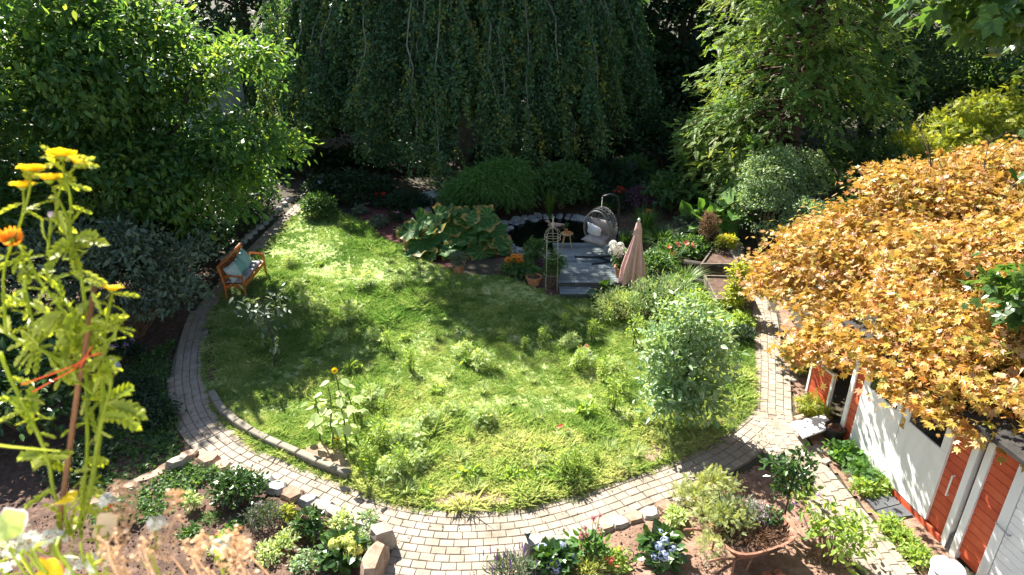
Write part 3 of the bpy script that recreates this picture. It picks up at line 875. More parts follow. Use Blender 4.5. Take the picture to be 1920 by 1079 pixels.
    tb.build('trunk', [M['bark_beech'], M['twig']], root, smooth=True)
weeping()

# Japanese maple arching over the shed
def maple_extra(tb, tp):
    for e in ((9.2, 13.1, 4.35), (8.0, 13.4, 4.55)):
        b0 = tp[5]
        c = curve3(b0, e, (0, 0, .1), 7, .05)
        tb.tube(c, np.linspace(.03, .01, 7), 5)
        for q in range(7):
            s = c[rng.integers(3, 7)]
            e2 = s + np.array([rng.normal() * .35, rng.normal() * .2, rng.uniform(.15, .55)])
            tb.tube(curve3(s, e2, (0, 0, .05), 5, .03), np.linspace(.011, .004, 5), 4)
tree('japanese_maple', 'spreading maple with orange and golden star shaped leaves, arching over the red shed', (8.6, 12.0, 0), .17,
     [(7.3, 12.1, 2.25, 1.9, 1.7, 1.2), (9.4, 12.4, 2.8, 2.4, 2.0, 1.2), (8.6, 10.2, 3.0, 2.4, 1.7, .75), (7.2, 8.95, 2.72, 1.35, 1.2, .42), (6.25, 11.0, 1.45, .85, 1.1, .8),
      (6.55, 7.9, 2.50, .85, .85, .36), (6.5, 13.0, 1.9, 1.0, 1.0, .9), (8.2, 12.9, 3.5, 1.3, 1.1, .5), (11.2, 11.0, 3.2, 2.2, 2.2, 1.1), (6.7, 9.9, 2.35, .95, .9, .55), (9.0, 8.6, 3.0, 1.7, 1.4, .45), (7.9, 6.9, 2.85, .9, .8, .35),
      (5.85, 8.9, 2.0, .42, .6, .32), (5.95, 8.0, 1.92, .42, .55, .32), (6.1, 7.3, 2.0, .42, .5, .28), (5.7, 9.7, 1.8, .42, .5, .4), (5.5, 10.5, 1.15, .5, .6, .45), (5.65, 12.6, 1.35, .55, .7, .5), (6.0, 13.6, 1.5, .6, .6, .5), (6.45, 7.2, 2.45, .5, .5, .26), (6.0, 9.5, 2.1, .5, .55, .34), (7.4, 7.2, 2.7, .8, .7, .3), (6.5, 6.9, 2.5, .55, .55, .26), (6.9, 8.3, 2.7, .9, .8, .35), (6.15, 7.6, 2.3, .4, .5, .24), (6.5, 9.6, 2.72, .75, .65, .3), (6.3, 9.0, 2.65, .6, .6, .28), (5.95, 8.5, 2.25, .35, .5, .25), (10.3, 13.3, 3.8, 1.6, 1, .5)],
     2700, 42, STAR7, .086, M['leaf_maple'], M['bark'], 60, top=(8.3, 11.6, 3.6), gap=.16, cl=.25, shell=.4, up=.9, out=.6, droop=.4, flat=.16, sj=.32, jit=.9, cw=.35, under=-.1, extra=maple_extra)

tree('large_maple', 'big maple with wide dark green lobed leaves reaching in from the upper right corner', (9.8, 8.0, 0), .24,
     [(9.6, 8.4, 9.5, 3.4, 3.0, 2.5), (5.6, 7.4, 6.95, .9, .7, .42), (6.6, 7.6, 6.75, .9, .8, .55), (4.7, 7.2, 7.2, .5, .4, .22), (7.3, 8.3, 5.75, .65, .8, .55), (6.75, 7.9, 3.55, .22, .4, .32), (5.2, 7.3, 7.1, .6, .5, .3), (6.9, 8.0, 5.2, .35, .4, .25),
      (6.9, 7.7, 6.4, .5, .5, .3)],
     900, 20, STAR5, .15, M['leaf_norway'], M['bark'], 16, top=(9.4, 8.2, 10.5), cl=.24, shell=.4, up=1.0, out=.6, droop=.4, flat=.35, under=-.5)

tree('dense_tree', 'dense small leaved dark tree just right of the conifer trunk', (14.2, 27.5, 0), .25,
     [(13.0, 26.6, 3.6, 3.0, 2.0, 2.8), (15.6, 27.5, 5.0, 3.2, 2.2, 3.6), (12.6, 25.4, 1.6, 2.4, 1.5, 1.6), (14, 27.5, 7.4, 3, 2.2, 2.2)], 900, 40, DIAM, .13, M['leaf_right'], M['bark'], 12, cl=.34, shell=.5)
tree('sunlit_tree', 'grey green broad tree with sunlit outer leaves at the far right', (20.5, 27.0, 0), .3,
     [(18.6, 26.0, 4.2, 2.8, 2.2, 2.8), (21, 27, 5.5, 3.4, 2.6, 3.8), (23.5, 25.0, 4.0, 3.0, 2.4, 3.2), (18.5, 24.5, 1.5, 3, 1.5, 1.6)], 650, 34, LEAF, .19, M['leaf_mid'], M['bark'], 12, cl=.36, shell=.5)
bush('yellow_shrub', 'bright yellow green feathery shrub behind the orange maple', (14.2, 22.0, 0),
     [(0, 0, 1.6, 1.9, 1.5, 1.6), (1.4, .2, 2.2, 1.2, 1.1, 1.5), (-1.2, -.3, 1.5, 1.0, 1.0, 1.1), (2.6, -.6, 1.3, 1.2, 1, 1.2), (.5, 0, 3.2, .5, .5, .5), (1.7, .2, 3.7, .35, .35, .5)],
     420, 22, FERN, .22, M['leaf_yellow'], cl=.22, nst=16, up=.6, droop=.2)
bush('evergreen_hedge', 'tall clipped evergreen shrub with small sunlit leaves beside the right path', (7.35, 18.9, 0),
     [(0, 0, 1.0, .85, .9, 1.0), (.1, .2, 2.0, .75, .8, .75), (.75, -1.3, .9, .55, .7, .85), (-.1, 1.4, 1.1, .8, .8, 1.1), (.9, .8, 1.6, .9, .9, 1.1)], 900, 30, LEAF, .075, M['leaf_silver'], gap=.22, cl=.12, nst=14, up=.5, shell=.8)
bush('hedge_shrub', 'dark evergreen shrub between the hedge and the orange maple', (9.2, 16.6, 0),
     [(0, 0, 1.1, 1.3, 1.1, 1.2), (1.6, .6, 1.3, 1.3, 1.1, 1.3), (-.8, -1.2, .8, .7, .7, .8)], 330, 28, LEAF, .10, M['leaf_right'], cl=.18, nst=10)

# dark trees closing the garden behind
BG = [((-5.5, 38, 0), 'dark leaf tree standing behind the left edge of the weeping beech'), ((4.2, 37, 0), 'dark leaf tree hidden behind the right half of the weeping beech'),
      ((7.4, 31, 0), 'shaded tree between the weeping beech and the conifer'), ((11.5, 36, 0), 'tall dark tree behind the conifer'), ((-13, 36, 0), 'dark tree rising behind the white garden house'),
      ((18, 35, 0), 'tall dark tree behind the dense tree on the right'), ((26, 31, 0), 'shadowy tree at the far right edge of the garden'), ((-.5, 41, 0), 'tallest dark tree straight behind the weeping beech'),
      ((27, 21, 0), 'dark tree beyond the sunlit tree on the right edge'), ((-21, 30, 0), 'dark tree at the far left behind the broad leaved tree')]
for (x, y, z), lab in BG:
    s = rng.uniform(.9, 1.15)
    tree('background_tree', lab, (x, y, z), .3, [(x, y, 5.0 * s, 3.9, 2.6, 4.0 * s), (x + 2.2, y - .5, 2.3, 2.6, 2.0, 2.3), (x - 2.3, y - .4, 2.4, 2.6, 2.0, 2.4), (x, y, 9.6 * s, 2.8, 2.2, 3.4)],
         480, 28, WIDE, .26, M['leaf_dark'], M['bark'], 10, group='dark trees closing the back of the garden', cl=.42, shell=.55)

# white garden house glimpsed through the left tree
hr = thing('white_house', 'low white house with a dark roof edge glimpsed through the left tree', 'house', (-18, 27.5, 0))
mb = MB(); mb.box((-18, 27.5, 1.85), (13, 5, 3.7)); mb.build('wall', M['wall'], hr)
mb = MB(); mb.box((-18, 27.5, 3.85), (13.8, 5.8, .26)); mb.prism([(-24.5, 24.8), (-11.5, 24.8), (-12.5, 27.5), (-23.5, 27.5)], 3.99, 4.5); mb.build('roof', M['wall'], hr)
for x in (-22, -18.2, -14.4):
    f = MB(); f.box((x, 24.97, 1.9), (1.4, .1, 1.3), bev=.01); w = f.build('window', M['whitepaint'], hr)
    f = MB(); f.box((x, 24.905, 1.9), (1.2, .03, 1.1)); g = f.build('pane', M['glass'], w)
    g.location = (0, 0, 0)

bush('dark_hedge', 'long dark hedge standing in for deep shade behind the weeping beech', (-1.5, 33.5, 0), [(-10, 0, 1.9, 4, 1, 2.0), (-4.5, .3, 1.8, 4, 1, 1.9), (1.5, 0, 1.9, 4, 1, 2.0), (7, .2, 2.0, 4, 1, 2.1), (12.5, 0, 2, 4, 1, 2.1)], 900, 22, WIDE, .22, M['leaf_dark'], cat='hedge', cl=.35, shell=.6, nst=12)  # added hedge, its dark leaves give the blackness behind the beech
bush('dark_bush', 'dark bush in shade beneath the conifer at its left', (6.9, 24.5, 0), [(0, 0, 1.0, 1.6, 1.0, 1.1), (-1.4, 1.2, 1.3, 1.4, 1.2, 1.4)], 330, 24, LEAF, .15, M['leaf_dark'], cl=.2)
bush('dark_bush', 'dark bush right of the conifer trunk behind the hedge', (11.3, 21.3, 0), [(0, 0, 1.2, 1.7, 1.1, 1.3), (1.8, .9, 1.0, 1.5, 1.1, 1.1)], 380, 26, LEAF, .12, M['leaf_right'], cl=.2)
bush('dark_bush', 'dark bush at the far right behind the yellow green shrub', (18.0, 22.0, 0), [(0, 0, 1.2, 2.2, 1.3, 1.5), (-2.4, .8, 1.0, 1.8, 1.2, 1.2)], 420, 26, LEAF, .15, M['leaf_right'], cl=.22)

bush('dark_bush', 'tall dark bush in shade between the weeping beech and the conifer', (6.3, 28.0, 0), [(0, 0, 1.7, 2.0, 1.2, 1.9), (2.4, .4, 2.0, 1.8, 1.2, 2.0), (-1.6, 1.5, 1.2, 1.4, 1, 1.3)], 420, 26, WIDE, .19, M['leaf_dark'], cl=.28)

bush('dark_hedge', 'dark hedge in shade between the conifer and the far right trees', (15.5, 30.5, 0), [(-4.5, 0, 1.8, 3, 1, 1.9), (0, .3, 2.0, 3.4, 1, 2.1), (4.5, 0, 1.9, 3, 1, 2.0), (9, 0, 2, 3.4, 1, 2.1)], 800, 24, WIDE, .2, M['leaf_right'], cat='hedge', cl=.33, shell=.6, nst=12)

bush('dark_bush', 'tall dark bush before the white house at the far left', (-13.6, 21.0, 0), [(0, 0, 1.4, 2.6, 1.2, 1.5), (3.0, .6, 1.1, 1.8, 1.0, 1.2), (-3, -1, 1.2, 2, 1.2, 1.3)], 420, 24, WIDE, .19, M['leaf_dark'], cl=.25)

bush('added_undergrowth', 'low dark undergrowth standing in for shade beneath the left half of the weeping beech', (-5.0, 27.2, 0), [(0, 0, .4, 2.4, .8, .5), (-2.6, -1.0, .45, 1.6, .8, .5)], 330, 22, WIDE, .15, M['leaf_dark'], cl=.2)  # added low plants, dark leaves in place of the black under the beech
bush('added_undergrowth', 'low dark undergrowth standing in for shade beneath the right half of the weeping beech', (1.0, 27.4, 0), [(0, 0, .4, 2.6, .8, .5), (2.6, .4, .45, 1.6, .8, .5)], 330, 22, WIDE, .15, M['leaf_dark'], cl=.2)
bush('added_undergrowth', 'long low dark undergrowth standing in for shade far back along the hedge foot', (-2.0, 31.0, 0), [(-5, 0, .6, 2.8, .8, .7), (0, 0, .6, 3, .8, .7), (5, 0, .6, 2.8, .8, .7)], 400, 20, WIDE, .18, M['leaf_dark'], cl=.25)
# ------------------------------------------------------------------ hard objects
def icorock(mb, c, size, seed, rz=0.0, flat=.25, rnd=None, top=True):
    """irregular split stone: jittered, chamfered block resting with its base at c"""
    g = np.random.default_rng(seed)
    n = g.integers(6, 9)
    a = np.sort(np.arange(n) * 2 * np.pi / n + g.uniform(-.25, .25, n))
    sq = 1.0 / np.maximum(np.abs(np.cos(a)), np.abs(np.sin(a))) ** .75
    r0 = sq * g.uniform(.82, 1.05, n) * .5
    sx, sy, sz = size
    rings = [(1.0, -.05), (1.05, .30), (.98, .70), (.80, 1.0)]
    v = []
    cz, sn = math.cos(rz), math.sin(rz)
    for k, (m_, zz) in enumerate(rings):
        rr = r0 * m_ * g.uniform(.95, 1.05, n)
        x, y = np.cos(a) * rr * sx, np.sin(a) * rr * sy
        z = zz * sz * (1 + g.uniform(-.08, .08, n) * (flat * 2 if k > 1 else 0)) + (0.10 * sz * np.cos(a + seed) * flat * 2 if k > 1 else 0)
        v.append(np.column_stack([x * cz - y * sn, x * sn + y * cz, z]))
    v = np.vstack(v) + np.asarray(c)
    i = np.arange(3)[:, None] * n
    j = np.arange(n)[None]
    k = (j + 1) % n
    mb.add(v, [np.stack([i + j, i + k, i + n + k, i + n + j], -1).reshape(-1, 4), np.arange(n) + 3 * n], rng.random() if rnd is None else rnd)
def stone(name, label, c, size, mat, rz=0.0, group=None, seed=None, flat=.25, cat='stone'):
    mb = MB(); icorock(mb, c, size, seed if seed is not None else int(rng.integers(1e6)), rz, flat)
    return tag(mb.build(name, mat, loc=c), label, cat, group)

# raised kerb of cemented blocks along the inside of the path
kc = catmull(GP([(400, 745), (410, 766), (428, 786), (452, 805), (490, 828), (540, 851), (600, 877), (648, 897)])[:, :2], .02)
kr = thing('low_kerb_wall', 'low curved kerb wall of grey blocks holding the lawn above the left path', 'kerb', (*kc[len(kc) // 2], 0))
mb = MB()
Lk = len(kc) * .02
d = np.gradient(kc, axis=0); ang = np.arctan2(d[:, 1], d[:, 0])
s = 0.0
while s < Lk - .2:
    l = rng.uniform(.30, .46)
    i = min(int((s + l / 2) / .02), len(kc) - 1)
    mb.box((kc[i, 0], kc[i, 1], .075), (l - .012, .13, .19 + rng.normal() * .006), rz=ang[i] + rng.normal() * .02, bev=.014, rnd=rng.random())
    s += l
mb.build('blocks', M['kerbstone'], kr)

# stones edging the front left bed
EDL = [(391, 860, 'b', .34), (416, 874, 'b', .26), (441, 882, 'p', .24), (466, 890, 'b', .25), (494, 900, 'g', .30), (520, 913, 'g', .28), (549, 927, 'b', .30), (578, 938, 'g', .24),
       (602, 949, 'p', .26), (626, 960, 'p', .24), (652, 969, 'p', .27), (678, 979, 'p', .25)]
names = {'b': ('stone_brown', 'brown'), 'g': ('stone_grey', 'blue grey'), 'p': ('stone_pale', 'pale')}
where = ['brown edging stone at the bend where the path meets the left slab row', 'brown edging stone second from the path bend', 'pale edging stone third from the path bend, by the dark green bush',
         'brown edging stone fourth from the path bend', 'blue grey edging stone nearer the path bend, with a smooth top', 'blue grey edging stone beside the big flat brown one',
         'big flat brown edging stone between two blue grey stones', 'small blue grey edging stone below the flat brown one', 'pale tilted edging stone just past the last blue grey one',
         'narrow pale edging stone above the pink flowers', 'broad pale edging stone between the narrow one and the tall corner blocks', 'pale edging stone touching the tall corner block']
for (x, y, k, w), lab in zip(EDL, where):
    p = G(x, y, .1); p[2] = 0
    stone('edging_stone', lab, p, (w * 1.3, w * 1.0, .15), M[names[k][0]], rz=-.55 + rng.normal() * .12, group='stones edging the left flower bed')
# slabs running left from the bend
for x, y, l, lab in ((352, 852, .36, 'flat stone slab nearest the path bend'), (322, 872, .5, 'flat stone slab behind the white boulder'), (280, 893, .55, 'long flat slab left of the white boulder'), (235, 912, .5, 'flat slab in the middle of the left slab row'),
                     (190, 936, .55, 'flat slab at the left end of the slab row')):
    p = G(x, y, .06); p[2] = 0
    stone('stone_slab', 'grey ' + lab, p, (l, .24, .08), M['stone_brown'], rz=.62, group='slabs dividing the left beds', flat=.1)
stone('boulder', 'rough white boulder lying beside the slab row at the bend', (*G(337, 878)[:2], 0), (.42, .26, .2), M['stone_pale'], .5, flat=.5)
# two tall corner blocks
stone('stone_block', 'tall split white stone block at the corner of the plaza', (*G(716, 1000, .25)[:2], 0), (.34, .30, .36), M['stone_pale'], .4, seed=4)
stone('stone_block', 'long rough brown stone block along the plaza, in front of the white one', (*G(701, 1052, .25)[:2], 0), (.30, .62, .38), M['stone_brown'], -.25, seed=9)

# stones edging the front right bed
EDR = [(1000, 1035, .30, .34), (1040, 1016, .34, .12), (1077, 1006, .36, .12), (1115, 995, .32, .12), (1136, 985, .26, .14), (1161, 979, .26, .14), (1188, 970, .30, .13), (1217, 960, .28, .13), (1247, 948, .30, .12), (1285, 935, .30, .10), (1330, 915, .3, .1), (1372, 903, .28, .1)]
wr = ['tall narrow pale stone at the left end of the right bed', 'pale edging stone beside the solar stake lamp', 'long pale edging stone right of the solar stake lamp', 'pale edging stone behind the pink coneflowers',
      'edging stone just right of the coneflowers, its flower shade put into the colour', 'small pale edging stone with a chipped front', 'sandy orange edging stone in the right bed border', 'whitest flat edging stone of the right bed border',
      'sandy edging stone at the start of the feathery planting', 'edging stone half under the feathery planting', 'edging stone behind the wheelbarrow plants', 'edging stone closest to the path junction']
for (x, y, w, h), lab in zip(EDR, wr):
    p = G(x, y, .1); p[2] = 0
    stone('edging_stone', lab, p, (w * 1.12, .27, h), M['stone_pale' if (x, y) not in ((1188, 970), (1247, 948), (1136, 985)) else 'stone_brown'], rz=.33 + rng.normal() * .06, group='stones edging the right flower bed', flat=.15)  # brown on the stone by the coneflowers stands in for flower shade

# pond edge stones
PC = catmull(GP(POND_PX + POND_PX[:1])[:, :2], .05)
i, q = 0, 0
while i < len(PC) - 3:
    for row in range(2 if rng.random() < .75 else 1):
        w = rng.uniform(.16, .34)
        dd = PC[min(i + 1, len(PC) - 1)] - PC[i]
        nn = np.array([dd[1], -dd[0]]) / (np.linalg.norm(dd) + 1e-9)
        p = PC[i] - nn * (row * .24 + rng.uniform(-.05, .06)) * -1.0
        if not (1.25 < p[0] < 3.0 and 15.7 < p[1] < 18.3):
            stone('pond_stone', 'rounded blue grey stone ringing the dark pond', (p[0], p[1], 0), (w, w * rng.uniform(.6, 1.0), rng.uniform(.07, .14)), M['stone_grey'], rng.uniform(0, 3), 'rounded stones around the pond', flat=.5)
    i += int(rng.uniform(4, 7)); q += 1
for x, y, w in ((985, 487, .3), (1000, 497, .26), (1012, 486, .3), (1018, 502, .24), (1006, 474, .3), (975, 476, .28), (958, 470, .3)):
    p = G(x, y)
    stone('pond_stone', 'pale grey stone heaped between the pond and the orange daisies', (p[0], p[1], 0), (w, w * .8, .17), M['stone_grey'], rng.uniform(0, 3), 'stones heaped left of the deck', flat=.5)
# waterfall slab on rocks
p = G(826, 385)
for dx, dy, w, h in ((-.45, -.1, .5, .34), (.35, -.1, .55, .32), (-.55, -.5, .45, .2), (-.75, -.8, .4, .2), (-.4, -.85, .4, .16), (.1, .3, .5, .34)):
    stone('rock', 'dark rock piled beneath the flat grey slab above the pond', (p[0] + dx, p[1] + dy, 0), (w, w * .8, h), M['stone_grey'], rng.uniform(0, 3), 'rocks under the grey slab', flat=.4)
mb = MB(); icorock(mb, (p[0], p[1], .37), (1.25, .75, .09), 31, .1, .05); tag(mb.build('stone_slab', M['stone_grey'], loc=(p[0], p[1], .37)), 'broad flat grey slab resting on rocks behind the big leaved plant', 'stone slab')
for x, y in ((690, 384), (702, 382), (735, 376), (748, 373), (770, 368), (785, 367), (799, 368)):
    pp = G(x, y); stone('border_stone', 'small whitish stone in the line behind the mulch bed', (pp[0], pp[1], 0), (.26, .18, .12), M['stone_pale'], .3, 'white stones behind the mulch bed')
for k in range(14):
    x = 560 - 9.5 * k; y = 378 + 8.6 * k
    pp = G(x - 16, y); stone('border_stone', 'small dark stone bordering the far left path', (pp[0], pp[1], 0), (.24, .2, .13), M['stone_grey'], rng.uniform(0, 3), 'stones along the far left path')

# decking platform with boards running left to right, and its step
DX0, DX1, DY0, DY1, DZ = 1.17, 3.02, 15.62, 18.3, .25
dk = thing('garden_deck', 'weathered blue grey wooden deck beside the pond', 'deck', ((DX0 + DX1) / 2, (DY0 + DY1) / 2, 0))
mb = MB(); y = DY0 + .03
while y < DY1:
    mb.box(((DX0 + DX1) / 2, y + .065, DZ - .014), (DX1 - DX0, .134, .028), bev=.006, rnd=rng.random()); y += .143
mb.build('boards', M['deck'], dk)
mb = MB(); mb.box(((DX0 + DX1) / 2, DY0 + .01, .11), (DX1 - DX0 - .01, .035, .21), bev=.004); mb.build('fascia', M['deckdark'], dk)
mb = MB()
for x in (DX0 + .05, (DX0 + DX1) / 2, DX1 - .05): mb.box((x, (DY0 + DY1) / 2 + .02, .10), (.07, DY1 - DY0 - .05, .235))
mb.build('joists', M['deckdark'], dk)
sx = (DX0 + .42, DY0 - .20)
st = thing('deck_step', 'low grey plank step in front of the deck', 'step', (sx[0], sx[1], 0))
mb = MB()
for k in range(3): mb.box((sx[0], sx[1] - .14 + .14 * k, .125), (.80, .133, .03), bev=.005, rnd=rng.random())
mb.build('boards', M['deck'], st)
mb = MB(); mb.box((sx[0], sx[1] - .19, .055), (.78, .03, .108)); mb.box((sx[0] - .36, sx[1], .055), (.03, .34, .108)); mb.box((sx[0] + .36, sx[1], .055), (.03, .34, .108)); mb.build('frame', M['deckdark'], st)

# hanging egg chair
ex, ey = 2.42, 17.55
ch = thing('hanging_egg_chair', 'grey rattan hanging egg chair on a black stand, on the deck by the pond', 'hanging chair', (ex, ey, DZ))
px_, py_ = ex + .52, ey + .30          # post
mb = MB()
mb.tube([(px_, py_, DZ + .03), (px_, py_, DZ + 1.0), (px_ - .01, py_, DZ + 1.36), (px_ - .10, py_ - .06, DZ + 1.58), (px_ - .30, py_ - .18, DZ + 1.67), (px_ - .52, py_ - .30, DZ + 1.64)], .027, 8)
mb.build('post', M['black'], ch, True)
mb = MB()
for q in ([(px_, py_), (px_ - .15, py_ - .45), (px_ - .55, py_ - .62), (px_ - 1.22, py_ - .58)], [(px_, py_), (px_ - .02, py_ - .55), (px_ - .22, py_ - .9), (px_ - .80, py_ - 1.10)], [(px_ - .62, py_ - .62), (px_ - .4, py_ - .8), (px_ - .2, py_ - .92)]):
    c = catmull(np.column_stack([np.array(q), np.full(len(q), DZ + .028)]), .06); mb.tube(c, .026, 8)
mb.build('stand_base', M['black'], ch, True)
mb = MB(); mb.tube([(px_ - .52, py_ - .30, DZ + 1.64), (px_ - .52, py_ - .30, DZ + 1.33)], .010, 6)
for k in range(7): mb.lathe([(.004, 0), (.016, .008), (.016, .02), (.004, .028)], (px_ - .52, py_ - .30, DZ + 1.36 + .038 * k), 8)
mb.build('chain', M['steel'], ch)
mb = MB()     # woven egg: opening faces the camera and left
ec = np.array([ex, ey, DZ + .80]); face = nrm(np.array([-.62, -.78, 0]))
fr = frames(np.array([face]), np.array([[0, 0, 1.0]]))[0]       # y = facing
def egg(th, ph):      # th: angle from the back axis, ph: around
    z = math.sin(th) * math.sin(ph); x = math.sin(th) * math.cos(ph); y = -math.cos(th)
    w = .47 * (1.0 - .12 * z)
    return ec + fr @ np.array([x * w, y * .40, z * .53 + .02])
for k in range(9):
    th = R(14 + 13.2 * k)
    mb.tube([egg(th, p) for p in np.linspace(0, 2 * np.pi, 26)], .009, 4, cap=False)
for k in range(30):
    p = k * 2 * np.pi / 30
    ths = np.linspace(R(12), R(118), 12)
    if math.sin(p) > .25: ths = np.linspace(R(60), R(118), 8)
    mb.tube([egg(t, p + .16 * math.sin(5 * t)) for t in ths], .008, 4)
for k in range(46):      # tight weave in the lower back
    p = R(180 + 180 * (k + .5) / 46)
    mb.tube([egg(t, p) for t in np.linspace(R(10), R(112), 10)], .011, 4)
mb.build('egg_basket', M['rattan'], ch)
mb = MB(); mb.tube([egg(R(120), p) for p in np.linspace(0, 2 * np.pi, 34)], .024, 7, cap=False); mb.build('rim', M['rattan'], ch, True)
def cushion(mb, c, size, Mx, puff=.5, n=9, rnd=.5):
    u = np.linspace(-1, 1, n)
    X, Y = np.meshgrid(u, u)
    prof = ((1 - X ** 4) * (1 - Y ** 4)) ** puff
    pin = 1 - .10 * (np.abs(X) ** 2 * 0 + (1 - np.abs(X)) * np.abs(Y) ** 3 + (1 - np.abs(Y)) * np.abs(X) ** 3)
    for sgn in (1, -1):
        v = np.stack([X * pin * size[0] / 2, Y * pin * size[1] / 2, sgn * (.03 + prof) * size[2] / 2], -1).reshape(-1, 3) @ np.asarray(Mx).T + np.asarray(c)
        ii = np.arange(n * n).reshape(n, n)
        f = np.stack([ii[:-1, :-1], ii[:-1, 1:], ii[1:, 1:], ii[1:, :-1]], -1).reshape(-1, 4)
        mb.add(v, [f if sgn > 0 else f[:, ::-1]], rnd)
    ring = np.concatenate([np.arange(n), np.arange(1, n) * n + n - 1, (n * n - 2 - np.arange(n - 1)), (np.arange(n - 2, 0, -1) * n)])
    nb = mb.n
    m2 = n * n
    r1, r2 = nb - 2 * m2 + ring, nb - m2 + ring
    f = np.stack([r2, np.roll(r2, -1), np.roll(r1, -1), r1], -1)
    mb.F.append((f, 0))
mb = MB(); cushion(mb, ec + fr @ np.array([0, .10, -.34]), (.72, .64, .22), fr @ np.eye(3), .4); 
mb.build('seat_cushion', M['cushtaupe'], ch, True)
bk = np.stack([fr @ np.array([1, 0, 0]), fr @ np.array([0, .35, .94]), fr @ np.array([0, -.94, .35])], -1)
mb = MB(); cushion(mb, ec + fr @ np.array([0, -.12, -.06]), (.70, .54, .18), bk, .4); mb.build('back_cushion', M['cushtaupe'], ch, True)
pm = np.stack([fr @ nrm(np.array([.93, .1, .30])), fr @ nrm(np.array([-.28, .45, .85])), fr @ nrm(np.array([.1, -.85, .5]))], -1)
pm[:, 2] = np.cross(pm[:, 0], pm[:, 1])
mb = MB(); cushion(mb, ec + fr @ np.array([.10, .16, -.10]), (.44, .44, .15), pm, .5); tag(mb.build('throw_pillow', M['white_fabric'], smooth=True, loc=ec), 'plain white square pillow propped inside the egg chair', 'pillow')

# round wooden stool and the things on it
sx_, sy_ = 1.55, 18.0
so = thing('wooden_stool', 'small round light wood stool at the back of the deck', 'stool', (sx_, sy_, DZ))
mb = MB(); mb.lathe([(.01, .40), (.16, .40), (.175, .412), (.175, .43), (.16, .44), (.01, .44)], (sx_, sy_, DZ), 24); mb.build('top', M['lightwood'], so)
for k in range(4):
    a = R(45 + 90 * k); mb = MB(); mb.tube([(sx_ + .10 * math.cos(a), sy_ + .10 * math.sin(a), DZ + .40), (sx_ + .19 * math.cos(a), sy_ + .19 * math.sin(a), DZ)], [.018, .014], 7); mb.build('leg', M['lightwood'], so)
pt = thing('small_potted_plant', 'little brown pot with a sprig standing on the wooden stool', 'potted plant', (sx_ - .03, sy_ + .04, DZ + .44))
mb = MB(); mb.lathe([(.01, 0), (.038, 0), (.052, .09), (.052, .10), (.044, .10), (.04, .085), (.01, .085)], (sx_ - .03, sy_ + .04, DZ + .44), 16); mb.build('pot', M['terracotta'], pt)
mb = MB(); foliage(mb, [(sx_ - .03, sy_ + .04, DZ + .62, .05, .05, .07)], 10, 4, LEAF, .055, cl=.015, zmin=0); mb.tube([(sx_ - .03, sy_ + .04, DZ + .52), (sx_ - .03, sy_ + .04, DZ + .62)], .004, 4); mb.build('sprig', M['leaf_mid'], pt)
mb = MB(); mb.lathe([(.004, 0), (.03, .006), (.043, .035), (.038, .062), (.012, .08), (.004, .078)], (sx_ + .055, sy_ - .055, DZ + .44), 14); tag(mb.build('orange_fruit', M['petal_orange'], smooth=True, loc=(sx_ + .055, sy_ - .055, DZ + .44)), 'round orange fruit lying on the wooden stool', 'fruit')

# white wire obelisk with a finial
ox, oy = 1.0, 15.75
ob = thing('garden_obelisk', 'cream wire plant obelisk with a crown and pointed finial, left of the deck', 'plant support', (ox, oy, 0))
for k in range(4):
    a = R(45 + 90 * k); mb = MB(); mb.tube([(ox + .20 * math.cos(a), oy + .20 * math.sin(a), -.03), (ox + .19 * math.cos(a), oy + .19 * math.sin(a), 1.42)], .0055, 6); mb.build('leg', M['wire'], ob)
for z in (.45, .92, 1.38, 1.46):
    mb = MB(); mb.tube([(ox + .195 * math.cos(t), oy + .195 * math.sin(t), z) for t in np.linspace(0, 2 * np.pi, 22)], .005, 5, cap=False); mb.build('ring', M['wire'], ob)
mb = MB()
for k in range(8):
    a = R(45 * k); mb.tube([(ox + r_ * math.cos(a), oy + r_ * math.sin(a), z) for r_, z in ((.195, 1.42), (.20, 1.50), (.16, 1.60), (.09, 1.66), (.02, 1.68))], .0045, 5)
mb.build('crown', M['wire'], ob)
mb = MB(); mb.lathe([(.004, 1.66), (.035, 1.68), (.02, 1.71), (.045, 1.76), (.04, 1.80), (.015, 1.84), (.022, 1.88), (.008, 1.95), (.003, 2.02)], (ox, oy, 0), 10); mb.build('finial', M['wire'], ob, True)

# closed pink parasol
ux, uy = 2.95, 15.0
um = thing('closed_parasol', 'folded dusty pink parasol standing beside the deck', 'parasol', (ux, uy, 0))
mb = MB(); mb.tube([(ux, uy, .05), (ux, uy, 2.08)], .02, 8); mb.build('pole', M['steel'], um)
mb = MB(); mb.lathe([(.01, 0), (.24, 0), (.24, .05), (.06, .08), (.035, .3), (.01, .3)], (ux, uy, 0), 20); mb.build('base', M['blackplastic'], um)
mb = MB()
n_, rings = 64, [(2.12, .02), (2.06, .055), (1.92, .080), (1.88, .085), (1.75, .085), (1.6, .105), (1.45, .13), (1.25, .16), (1.1, .18), (.95, .2), (.80, .215), (.66, .225)]
v = []
for z, r_ in rings:
    a = np.arange(n_) * 2 * np.pi / n_
    fold = 1 + np.clip((2.0 - z) / .8, 0, 1) * .40 * np.cos(8 * a + .5 + .25 * np.sin(3 * z + a)) + np.clip((1.9 - z), 0, 1) * .13 * np.cos(16 * a + 3 * z) + .05 * np.cos(5 * a - 7 * z)
    zz = z - (.10 * (np.cos(8 * a + .5) > 0) if z < .9 else 0)
    v.append(np.column_stack([ux - .10 * np.clip(1.9 - z, 0, 2) * .5 + np.cos(a) * r_ * fold * 1.05, uy + np.sin(a) * r_ * fold, np.full(n_, z) - (.07 * (1 + np.cos(8 * a + .5)) if z < .9 else 0)]))
